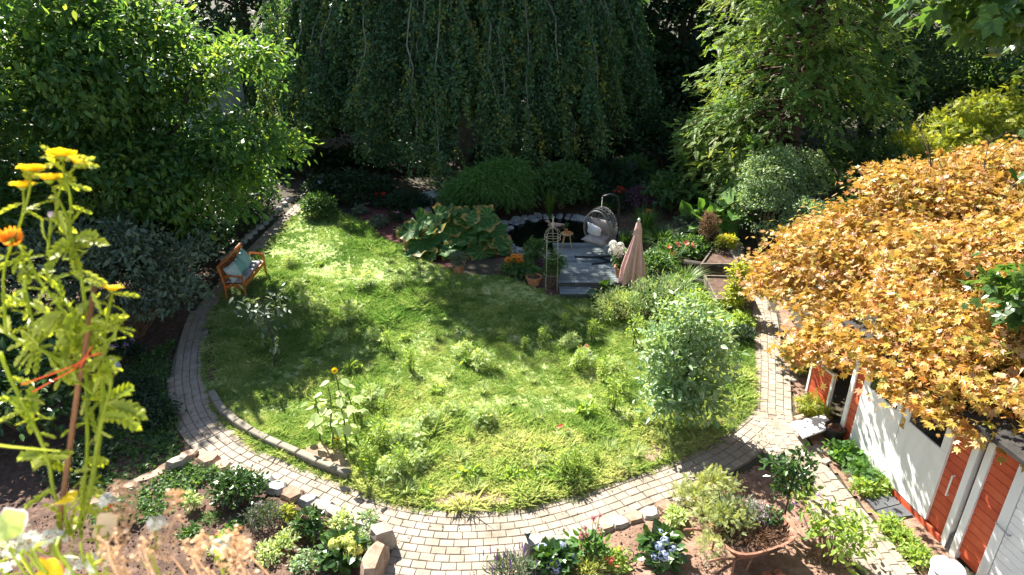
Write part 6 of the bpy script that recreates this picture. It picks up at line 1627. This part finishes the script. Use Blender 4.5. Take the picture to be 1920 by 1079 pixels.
for x0, x1, y0, y1, lab in ((1142, 1188, 1056, 1049, 'low green wire hoop over the red flowers'), (1318, 1360, 1072, 1050, 'green wire hoop beside the wheelbarrow leg')):
    a_, b_ = G(x0, y0) * [1, 1, 0], G(x1, y1) * [1, 1, 0]
    mb = MB(); t = np.linspace(0, np.pi, 14); mb.tube([a_ + (b_ - a_) * (.5 - .5 * math.cos(q)) + np.array([0, 0, .22 * math.sin(q) ** .5 if 0 < q < 3.1 else 0]) for q in t], .006, 5)
    mb.tube([a_ + (b_ - a_) * .1 + [0, 0, .10], a_ + (b_ - a_) * .9 + [0, 0, .10]], .005, 5); tag(mb.build('wire_hoop', M['greentwine'], loc=(a_ + b_) / 2), lab, 'wire hoop')

# ------------------------------------------------------------------ front left bed
bush('dark_green_bush', 'dark green leafy bush against the blue grey edging stones', (*G(452, 945)[:2], .05), [(0, 0, .24, .32, .28, .24)], 120, 12, LEAF, .075, M['leaf_glossy'], cl=.07)
o = bush('heather', 'whitish pink heather in the middle of the left bed', (*G(497, 985)[:2], .05), SP(.24, .26), 90, 10, NARROW, .07, M['leaf_grey'], cl=.05, droop=-.4); flowers(o, BL_MAUVE, 28, .22, .28, .018, 'bloom', stem=False)
o = bush('pink_vinca', 'pink flowered periwinkle below the narrow pale edging stone', (*G(582, 1000)[:2], .05), SP(.19, .28), 50, 9, LEAF, .085, M['leaf_glossy'], cl=.05); flowers(o, FM_VINCA, 7, .15, .32, .036)
o = bush('lilac_flowers', 'low lilac flowers just below the pink periwinkle', (*G(600, 1014)[:2], .05), SP(.10, .10), 20, 6, LEAF, .05, M['leaf_weed'], cl=.03); flowers(o, FM_LILAC, 7, .10, .12, .022)
bush('pale_sprout', 'upright pale variegated sprout on dark soil', (*G(365, 962)[:2], .05), SP(.07, .28), 24, 6, LEAF, .07, M['leaf_pale'], cl=.03)
for x, y, r_, mt, lab in ((400, 980, .11, 'leaf_bamboo', 'small green tuft right of the pale sprout'), (395, 900, .14, 'leaf_mid', 'wispy green plant near the brown edging stones'), (538, 970, .10, 'leaf_yellow', 'small bright tuft right of the heather'), (545, 1025, .22, 'leaf_pale', 'pale dry looking tuft in the middle of the bed'),
                          (640, 992, .20, 'leaf_pale', 'pale silvery tuft behind the yellow green hydrangea'), (575, 1068, .22, 'leaf_silver', 'silver leaved plant at the bottom edge of the bed'), (505, 1050, .20, 'leaf_pale', 'pale grey tuft near the bottom edge left of the silver plant'), (690, 985, .13, 'leaf_silver', 'small silvery plant tucked behind the white corner stone'),
                          (360, 1010, .12, 'leaf_mid', 'little dark sprig below the pale sprout'), (680, 1030, .16, 'leaf_silver', 'silvery leaves between the hydrangea and the brown block'), (440, 1000, .1, 'leaf_mid', 'little green seedling left of the heather')):
    bush('bed_plant', lab, (*G(x, y)[:2], .05), SP(r_ * .8, r_ * .85), 36, 7, LEAF if mt != 'leaf_bamboo' else NARROW, .06, M[mt], cl=.045)
o = bush('red_rose', 'red flowers at the left of the bed by the slab row', (*G(222, 985)[:2], .05), SP(.24, .34), 60, 9, LEAF, .07, M['leaf_mid'], cl=.06); flowers(o, FM_RED, 9, .2, .38, .045)
o = bush('red_nemesia', 'coral red flowers in front of the heather behind the dry seed heads', (*G(425, 1040)[:2], .05), SP(.2, .22), 40, 8, LEAF, .06, M['leaf_weed'], cl=.05); flowers(o, FM_CORAL, 10, .2, .26, .034)
for x, y, l_ in ((980, 1060, .40), (1030, 1050, .0),):
    if l_: 
        p = G(x, y); mb = MB(); mb.tube([p + [0, 0, .02], p + [.01, -.35, .03]], .02, 6); tag(mb.build('edging_stick', M['stem_brown'], loc=p), 'short brown stick edging the plaza corner', 'stick')
# ------------------------------------------------------------------ balcony with its flower box, just below the picture
bal = thing('balcony', 'house balcony carrying the flower box below the camera', 'balcony', (0, -.6, 5.2))
mb = MB(); mb.box((0, -.45, 5.3), (9, 2.6, .2), bev=.01); mb.build('floor_slab', M['wall'], bal)
mb = MB(); mb.box((0, .72, 5.72), (9, .10, .62), bev=.01); mb.build('parapet', M['wall'], bal)
mb = MB(); mb.box((0, -1.95, 4.5), (9.4, .3, 9.0)); mb.build('house_wall', M['wall'], bal)
bxc = np.array([-.62, 1.0, 5.86])
bx = thing('flower_box', 'long terracotta flower box hanging on the balcony parapet', 'flower box', (bxc[0], bxc[1], 5.72))
mb = MB()
mb.box((bxc[0], bxc[1] - .15, 5.86), (1.5, .02, .26)); mb.box((bxc[0], bxc[1] + .19, 5.86), (1.5, .02, .26)); mb.box((bxc[0] - .76, bxc[1] + .02, 5.86), (.02, .36, .26)); mb.box((bxc[0] + .76, bxc[1] + .02, 5.86), (.02, .36, .26)); mb.box((bxc[0], bxc[1] + .02, 5.735), (1.5, .32, .02))
mb.build('box', M['terracotta'], bx)
mb = MB(); mb.box((bxc[0], bxc[1] + .02, 5.85), (1.49, .31, .19)); mb.build('soil', M['soil'], bx)
SOILZ = 5.945
def rootpt(px, dep):           # where a stem seen leaving the frame at px meets the soil of the box
    p = Dp(px, 1079, dep); return np.array([np.clip(p[0], -1.33, .1), np.clip(p[1] - .06, .90, 1.15), SOILZ - .03])
def P3(lst):
    return np.array([Dp(x, y, d) for x, y, d in lst])
def stemtube(mb, pts, r0, r1, n=None, mi=0, sides=7):
    c = catmull(pts, .02); mb.tube(c, np.linspace(r0, r1, len(c)), sides, mi=mi); return c
# lobed calendula-like leaf: axis +Y
def lobed(n=5, w=.30):
    v, f = [(0, 0, 0)], []
    pts = [(-.035, .02)]
    for k in range(n):
        t = .16 + .70 * k / n; ww = w * (.55 + .45 * math.sin(math.pi * (.25 + .7 * k / n)))
        pts += [(-.03, t - .06), (-ww * .75, t + .07), (-ww, t + .19), (-ww * .62, t + .15), (-.035, t + .05)]
    pts += [(-.09, .90), (0, 1.0)]
    L_ = [(x, y, -.28 * y * y + .35 * abs(x)) for x, y in pts]
    for i in range(len(L_)):
        v.append(L_[i])
    nL = len(L_)
    mid = [(0, y, -.28 * y * y - .01) for x, y, z in L_]
    i0 = len(v); v += mid
    for i in range(nL - 1): f.append([1 + i, i0 + i, i0 + i + 1, 1 + i + 1])
    i1 = len(v); v += [(-x, y, z) for x, y, z in L_]
    for i in range(nL - 1): f.append([i0 + i, i1 + i, i1 + i + 1, i0 + i + 1])
    return T(v, f)
LOBED = lobed(4, .19); LOBED2 = lobed(3, .13)
yd = thing('yellow_daisy_plant', 'tall sunlit yellow daisies with lobed leaves in the foreground at the left edge', 'flowering plant', rootpt(118, 1.12))
D0 = 1.12
STEMS = [  # main thick stem, side stems: (px, py, depth) from the root end upwards
    ([(118, 1079, 1.10), (150, 985, 1.11), (172, 905, 1.12), (188, 800, 1.14), (193, 740, 1.15), (188, 690, 1.16), (172, 655, 1.17), (145, 625, 1.17), (105, 598, 1.18), (60, 572, 1.18), (5, 553, 1.2)], .0105, .004),
    ([(172, 905, 1.12), (188, 800, 1.13), (205, 740, 1.14), (208, 700, 1.15), (196, 665, 1.16), (170, 640, 1.17), (150, 600, 1.18), (120, 560, 1.19), (90, 520, 1.2), (80, 505, 1.2)], .006, .003),
    ([(172, 655, 1.17), (158, 560, 1.18), (150, 505, 1.18), (138, 462, 1.19), (131, 420, 1.19), (133, 385, 1.2), (128, 350, 1.2), (120, 330, 1.2), (119, 302, 1.2)], .006, .0032),
    ([(138, 462, 1.19), (112, 420, 1.19), (104, 405, 1.19), (110, 365, 1.2), (118, 340, 1.2), (132, 322, 1.2), (140, 315, 1.2)], .0042, .003),
    ([(131, 420, 1.19), (120, 395, 1.19), (108, 370, 1.2), (98, 350, 1.2)], .004, .003),
    ([(150, 620, 1.17), (100, 560, 1.18), (70, 520, 1.19), (50, 480, 1.19), (30, 455, 1.19)], .0055, .0035),
    ([(25, 455, 1.19), (34, 430, 1.19), (44, 400, 1.2), (54, 365, 1.2), (58, 330, 1.2)], .0042, .003),
    ([(42, 405, 1.2), (45, 385, 1.2), (44, 358, 1.2)], .0035, .003),
    ([(10, 620, 1.16), (8, 560, 1.17), (6, 520, 1.18), (14, 480, 1.19), (22, 460, 1.19)], .0045, .003),
    ([(88, 480, 1.19), (93, 440, 1.19), (96, 410, 1.2)], .004, .003),
    ([(197, 660, 1.16), (196, 630, 1.17), (203, 585, 1.17), (210, 552, 1.18)], .005, .004),
    ([(188, 700, 1.15), (205, 640, 1.16), (222, 615, 1.17), (232, 600, 1.17)], .0035, .002),
    ([(130, 690, 1.14), (85, 660, 1.15), (40, 640, 1.16), (0, 618, 1.17)], .0055, .004),
    ([(150, 720, 1.13), (105, 685, 1.14), (130, 700, 1.14), (175, 740, 1.14)], .004, .003),
    ([(0, 660, 1.1), (15, 700, 1.1), (35, 740, 1.1), (60, 790, 1.1), (90, 860, 1.11), (100, 920, 1.11), (125, 980, 1.11), (140, 1010, 1.11)], .0055, .004),
    ([(120, 560, 1.19), (140, 600, 1.18), (160, 690, 1.16), (162, 760, 1.15), (163, 850, 1.13), (150, 985, 1.11)], .0055, .004),
    ([(60, 470, 1.19), (42, 500, 1.19), (52, 560, 1.18), (64, 620, 1.17), (60, 660, 1.16)], .004, .003),
]
mbs = MB(); curves = []
r0 = rootpt(118, 1.10)
for k, (pts, a, b_) in enumerate(STEMS):
    P_ = P3(pts)
    if k == 0: P_ = np.vstack([r0, P_])
    curves.append(stemtube(mbs, P_, a * (.85 if k == 0 else .58), b_ * .66))
mbs.build('stem', M['leaf_front'], yd, True)
mbl = MB(); pos, fw, up_, sc_, rn_ = [], [], [], [], []
LV = [(230, 570, 60), (258, 800, 120), (245, 770, 120), (225, 740, 110), (60, 590, 80), (110, 590, 85), (130, 575, 70), (75, 640, 70), (115, 610, 90), (150, 660, 70), (175, 690, 75), (60, 700, 50), (210, 660, 60), (70, 840, 100), (80, 850, 90), (190, 860, 60),
      (115, 425, 55), (145, 470, 50), (150, 500, 60), (140, 445, 40), (80, 455, 45), (95, 470, 50), (10, 490, 60), (12, 470, 55), (100, 770, 90), (60, 760, 60), (130, 720, 70), (155, 580, 60), (195, 610, 60), (205, 590, 45), (235, 620, 45), (30, 510, 60), (165, 545, 45), (130, 530, 50), (60, 540, 40),
      (180, 740, 100), (95, 700, 80), (40, 670, 60), (165, 930, 60), (110, 905, 60), (185, 960, 50), (140, 640, 90), (160, 620, 75), (98, 625, 80), (78, 610, 70), (120, 660, 75)]
allc = np.vstack(curves)
for px, py, s_ in LV:
    p = Dp(px, py, 1.15 + rng.normal() * .02)
    near = allc[np.argmin(np.linalg.norm(allc - p, axis=1))]
    d = p - near; l = np.linalg.norm(d)
    ln = min(max(s_ / 1280 * .9, l), .062)
    dd = nrm(d) * min(1, l * 20) + rng.normal(size=3) * .35 + np.array([.1, 0, -.12])
    for q in range(3 if s_ > 50 else 2):
        pos.append(near + rng.normal(size=3) * .004); fw.append(nrm(dd + rng.normal(size=3) * .3 * q)); up_.append(np.array([rng.normal() * .5, -.5, .8])); sc_.append(ln * rng.uniform(.85, 1.1)); rn_.append(rng.random())
n_ = len(pos)
big = np.array(sc_) > .055
for tpl, kk in ((LOBED, big), (LOBED2, ~big)):
    mbl.inst(tpl, np.array(pos)[kk], frames(np.array(fw)[kk], np.array(up_)[kk]), np.array(sc_)[kk], np.array(rn_)[kk])
# little leaves along the stems
NS = 340; ii = rng.integers(0, len(allc), NS); dd = runit(NS)
mbl.inst(LOBED2, allc[ii], frames(dd + [0, 0, .35], rng.normal(size=(NS, 3)) * .4 + [0, -.4, .8]), rng.uniform(.016, .048, NS), rng.random(NS))
mbl.build('leaves', M['leaf_front'], yd)
def bigdaisy(px, py, dep, rad, d, part='flower', droop=0.0, mt='petal_yellow'):
    c = Dp(px, py, dep); Zv = nrm(np.array(d)); fr_ = frames(nrm(np.cross(Zv, [0.3, 1, .2]))[None], Zv[None])[0]
    mb = MB(); npt = 15
    for ly in range(2):
        for k in range(npt):
            a = 2 * np.pi * (k + .5 * ly) / npt + rng.normal() * .05
            rr = rad * (1 - .12 * ly) * rng.uniform(.92, 1.06); w = .17 * rad
            prof = [(.12, .55, 0), (.45, 1.0, .16 + .10 * ly), (.80, .95, .24 + .10 * ly - droop), (1.0, .35, .22 + .1 * ly - droop * 1.8)]
            v = []
            for t, ww, z in prof:
                for s_ in (-1, 0, 1): v.append((math.cos(a) * rr * t - math.sin(a) * w * ww * s_, math.sin(a) * rr * t + math.cos(a) * w * ww * s_, rr * z * 1.7 + (.02 * rad if s_ == 0 else 0)))
            f = []
            for q in range(3):
                for s_ in range(2): o = q * 3 + s_; f.append([o, o + 1, o + 4, o + 3])
            mb.add(np.array(v) @ fr_.T + c, [np.array(f)], rng.random())
    fl = mb.build(part, M[mt], yd, True)
    mb = MB(); mb.lathe([(.002, .02 * rad), (.30 * rad, .06 * rad), (.30 * rad, .16 * rad), (.18 * rad, .22 * rad), (.002, .24 * rad)], (0, 0, 0), 14); mb.V = [v @ fr_.T + c for v in mb.V]; mb.build('flower_eye', M['flower_eye'], fl)
    mb = MB(); mb.lathe([(.002, -.16 * rad), (.12 * rad, -.14 * rad), (.30 * rad, .0), (.36 * rad, .10 * rad), (.28 * rad, .04 * rad)], (0, 0, 0), 12); mb.V = [v @ fr_.T + c for v in mb.V]; mb.build('calyx', M['leaf_front'], fl, True)
bigdaisy(117, 298, 1.20, .0255, (-.15, .50, .9)); bigdaisy(146, 311, 1.20, .0235, (.35, .45, .85)); bigdaisy(59, 324, 1.20, .0235, (-.1, .40, .9)); bigdaisy(93, 341, 1.20, .0245, (-.1, .35, .9)); bigdaisy(43, 354, 1.20, .021, (-.1, .35, .9))
bigdaisy(210, 547, 1.18, .021, (.05, .4, .9)); bigdaisy(22, 450, 1.18, .019, (-.35, .35, -.75), droop=.35, mt='petal_orange')
mb = MB(); c = Dp(97, 403, 1.2); th = np.linspace(.05, 3.09, 8); mb.lathe(np.column_stack([.0065 * np.sin(th), -.006 * np.cos(th)]), c, 10); mb.build('bud', M['petal_mauve'], yd, True)
# cane with red string
cn = thing('brown_cane', 'thin brown cane propping the yellow daisies', 'cane', rootpt(105, 1.06))
mb = MB(); mb.tube(np.vstack([rootpt(105, 1.06), P3([(106, 1070, 1.08), (115, 955, 1.10), (128, 862, 1.115), (147, 720, 1.135), (158, 665, 1.14), (177, 537, 1.16)])]), .0044, 8); mb.build('cane', M['bamboo'], cn, True)
mb = MB()
for q in ([(40, 722, 1.10), (100, 700, 1.11), (140, 685, 1.12), (158, 672, 1.13), (190, 662, 1.14)], [(60, 735, 1.10), (110, 708, 1.11), (150, 684, 1.125), (172, 650, 1.14)], [(150, 690, 1.12), (160, 668, 1.125), (153, 680, 1.15), (162, 672, 1.12)]):
    stemtube(mb, P3(q), .0012, .0012, sides=5)
tag(mb.build('red_string', M['string'], loc=Dp(150, 690, 1.12)), 'red string tied round the brown cane and the daisy stems', 'string')

# dry seed stalks, white alyssum, dying leaves in the box
def seedstalk(pts, lab, r_=.0026, first=0.35, ball=True):
    P_ = np.vstack([rootpt(pts[0][0], pts[0][2]), P3(pts)]); o = thing('dry_seed_stalk', lab, 'seed stalk', P_[0]); mb = MB(); c = stemtube(mb, P_, r_, r_ * .6); mb.build('stem', M['dry'], o, True)
    n = len(c); k0 = int(n * first); mb = MB(); nn = int((n - k0) * 3.4)
    ii = rng.integers(k0, n, nn); t = (ii - k0) / max(1, n - k0)
    d = nrm(rng.normal(size=(nn, 3)) + [0, 0, .35]); lp = c[ii] + d * (.018 * (1.15 - .5 * t))[:, None]
    for a, b_ in zip(c[ii], lp): mb.tube([a, b_], .0007, 3, cap=False)
    POD = T([(0, 0, 0), (-.5, .4, .25), (.5, .4, .25), (0, .4, -.5), (0, 1, 0)], [[0, 2, 1], [0, 1, 3], [0, 3, 2], [4, 1, 2], [4, 3, 1], [4, 2, 3]])
    mb.inst(POD, lp, frames(d, rng.normal(size=(nn, 3))), rng.uniform(.006, .0095, nn), rng.random(nn)); mb.build('seed_pods', M['dry'], o)
    if ball:
        mb = MB(); e = c[-1] + runit(26) * .011; mb.inst(POD, e, frames(runit(26), runit(26)), .008, rng.random(26)); mb.build('tip', M['dry'], o)
seedstalk([(220, 1079, 1.04), (232, 1030, 1.06), (245, 980, 1.08), (256, 950, 1.09), (250, 930, 1.1), (240, 918, 1.1), (226, 915, 1.1)], 'tall dry seed stalk with a nodding tip, front left')
seedstalk([(222, 1079, 1.03), (238, 1010, 1.05), (238, 980, 1.06), (228, 955, 1.07)], 'shorter dry seed stalk joined to the nodding one')
seedstalk([(290, 1079, 1.03), (300, 1035, 1.05), (322, 985, 1.07), (333, 950, 1.08), (328, 932, 1.08)], 'dry seed stalk right of the white alyssum head')
seedstalk([(440, 1079, 1.03), (440, 1040, 1.05), (436, 1005, 1.07)], 'dry seed stalk at the right end of the box')
seedstalk([(460, 1079, 1.03), (458, 1045, 1.05), (455, 1020, 1.06)], 'last short dry seed stalk beside the bed flowers')
seedstalk([(375, 1079, 1.03), (380, 1050, 1.05), (381, 1015, 1.06)], 'short dry seed stalk in the middle of the tangle')
def alyssum(pts, lab, rad=.02, n=34):
    P_ = np.vstack([rootpt(pts[0][0], pts[0][2]), P3(pts)]); o = thing('white_alyssum', lab, 'flower', P_[0]); mb = MB(); c = stemtube(mb, P_, .0024, .0018)
    nl = 14; ii = rng.integers(len(c) // 3, len(c), nl); mb.inst(NARROW, c[ii], frames(runit(nl) + [0, 0, .3], runit(nl) + [0, 0, 1.0]), .028, rng.random(nl)); mb.build('stem', M['leaf_front'], o)
    d = runit(n); d[:, 2] = np.abs(d[:, 2]) * .8; pp = c[-1] + d * rad * rng.uniform(.6, 1, (n, 1)); mb = MB()
    mb.inst(STAR5, pp, frames(rng.normal(size=(n, 3)), d + [0, -.3, .3]), rng.uniform(.007, .010, n), rng.random(n)); mb.build('blooms', M['petal_white'], o)
for pts, lab, rad in (([(50, 1079, 1.04), (40, 1040, 1.06), (34, 1008, 1.07)], 'white alyssum head second from the left edge', .026), ([(65, 1079, 1.05), (62, 1045, 1.06), (60, 1018, 1.07)], 'white alyssum head left of the brown cane', .022), ([(90, 1079, 1.03), (92, 1040, 1.05), (95, 1015, 1.06)], 'white alyssum head right beside the brown cane', .022),
                      ([(10, 1079, 1.03), (10, 1060, 1.04), (14, 1052, 1.04)], 'white alyssum head at the left edge', .03), ([(300, 1079, 1.04), (294, 1030, 1.06), (292, 985, 1.08)], 'white alyssum head alone between two dry stalks', .016), ([(185, 1079, 1.03), (184, 1065, 1.04), (183, 1058, 1.05)], 'white alyssum head right of the thick daisy stem', .018),
                      ([(420, 1079, 1.03), (418, 1050, 1.05), (416, 1025, 1.06)], 'white alyssum head amid the dry tangle', .014), ([(140, 1079, 1.03), (135, 1070, 1.04), (132, 1062, 1.05)], 'white alyssum head under the orange dying leaf', .02), ([(205, 1079, 1.06), (205, 1000, 1.08), (202, 940, 1.1)], 'white green alyssum spike before the red flowers', .013)):
    alyssum(pts, lab, rad)
mb = MB(); base = rootpt(330, 1.03); o = thing('dry_tangle', 'pinkish tan tangle of dry seed heads along the bottom edge', 'seed stalks', base)
POD = T([(0, 0, 0), (-.5, .4, .25), (.5, .4, .25), (0, .4, -.5), (0, 1, 0)], [[0, 2, 1], [0, 1, 3], [0, 3, 2], [4, 1, 2], [4, 3, 1], [4, 2, 3]])
for k in range(16):
    x = rng.uniform(185, 470); y = rng.uniform(1010, 1075) + 18 * abs((x - 330) / 150); dp = rng.uniform(1.02, 1.10)
    e = Dp(x, y, dp); b_ = np.array([np.clip(e[0] + rng.normal() * .03, -1.3, .1), 1.0 + rng.normal() * .05, SOILZ - .02]); c = curve3(b_, e, rng.normal(size=3) * .02, 7, .004); mb.tube(c, .0015, 4)
    nn = 12; ii = rng.integers(2, 7, nn); d = runit(nn); lp = c[ii] + d * .014 + rng.normal(size=(nn, 3)) * .006
    mb.inst(POD, lp, frames(d, runit(nn)), rng.uniform(.005, .008, nn), rng.random(nn))
mb.build('stalks', M['dry'], o)
mb = MB(); nn = 500; pp = np.column_stack([rng.uniform(-1.25, .05, nn), rng.uniform(.9, 1.13, nn), SOILZ + np.abs(rng.normal(size=nn)) * .05]); mb.inst(LOBED2, pp, frames(runit(nn), runit(nn) + [0, 0, .8]), rng.uniform(.03, .06, nn), rng.random(nn)); tag(mb.build('box_foliage', M['leaf_front'], loc=(-.6, 1.0, SOILZ)), 'low leafy growth covering the soil of the flower box', 'plants', kind='stuff')
# dying round leaves
def dying(pts, cen, dep, size, d, up, lab, mats):
    P_ = np.vstack([rootpt(pts[0][0], dep), P3(pts)]); o = thing('nasturtium_leaf', lab, 'leaf', P_[0]); mb = MB(); stemtube(mb, P_, .0025, .002); mb.build('stalk', M['leaf_front'], o)
    c = Dp(*cen, dep); fr_ = frames(nrm(np.array(d, float))[None], np.array(up, float)[None])[0]; na = 18; a = np.linspace(0, 2 * np.pi, na, endpoint=False); V = [np.zeros((1, 3))]
    for t in (.35, .7, .9, 1.0):
        rr = size * t * (1 + .10 * np.cos(5 * a) + .04 * rng.normal(size=na)); V.append(np.column_stack([np.cos(a) * rr, np.sin(a) * rr * .85, size * (.22 * t * t * np.cos(2 * a) + .06 * np.cos(5 * a) * t)]))
    mb = MB(); j = np.arange(na); k = (j + 1) % na; mb.add(np.vstack(V) @ fr_.T + c, [np.stack([np.zeros(na, int), 1 + j, 1 + k], -1)], np.clip(.5 + .4 * rng.normal(), 0, 1))
    for q in range(3): mb.F.append((np.stack([1 + q * na + j, 1 + (q + 1) * na + j, 1 + (q + 1) * na + k, 1 + q * na + k], -1), 1 if q == 2 else 0))
    mb.build('blade', mats, o, True)
dying([(15, 1079, 1.05), (14, 1030, 1.05), (16, 1000, 1.05)], (16, 985), 1.05, .027, (1, .2, -.6), (.1, -.7, .8), 'pale green round leaf with pink edge at the left frame edge', [M['leaf_pale'], M['petal_mauve']])
dying([(85, 1079, 1.04), (80, 1078, 1.04), (78, 1074, 1.04)], (90, 1074), 1.03, .026, (1, 0, .1), (0, -.8, .5), 'orange and yellow dying leaf at the bottom left', [M['petal_yellow'], M['petal_coral']])
dying([(130, 1079, 1.05), (125, 1000, 1.07), (122, 945, 1.08)], (118, 938), 1.09, .024, (1, 0, .25), (0, .2, .9), 'yellow orange dying leaf between cane and thick stem', [M['petal_yellow'], M['dry']])
dying([(170, 1079, 1.06), (182, 1010, 1.07), (186, 990, 1.08)], (195, 990), 1.08, .026, (1, 0, .1), (0, -.6, .8), 'curled brown dead leaf right of the thick stem', [M['dry'], M['brownplant']])

mb = MB(); t = np.linspace(0, 1, 12); c = np.stack([np.interp(t, [0, .35, 1], [P3([(q, y, 1.04)])[0][j] for q, y in ((-40, 830), (20, 838), (112, 846))]) for j in range(3)], -1)
rt_ = np.array([c[0][0] - .06, 1.0, SOILZ]); c = np.vstack([catmull(np.array([rt_, c[0] + [-.05, 0, -.03], c[0]]), .02), c]); w_ = np.linspace(.010, .001, len(c))[:, None] * np.array([0, .3, .95]); i = np.arange(len(c) - 1)
mb.add(np.vstack([c - w_, c + w_]), [np.stack([i, i + 1, i + 1 + len(c), i + len(c)], -1)], .8); tag(mb.build('leaf_blade', M['leaf_front'], loc=rt_, smooth=True), 'single long grass like blade reaching in from the left frame edge', 'leaf')
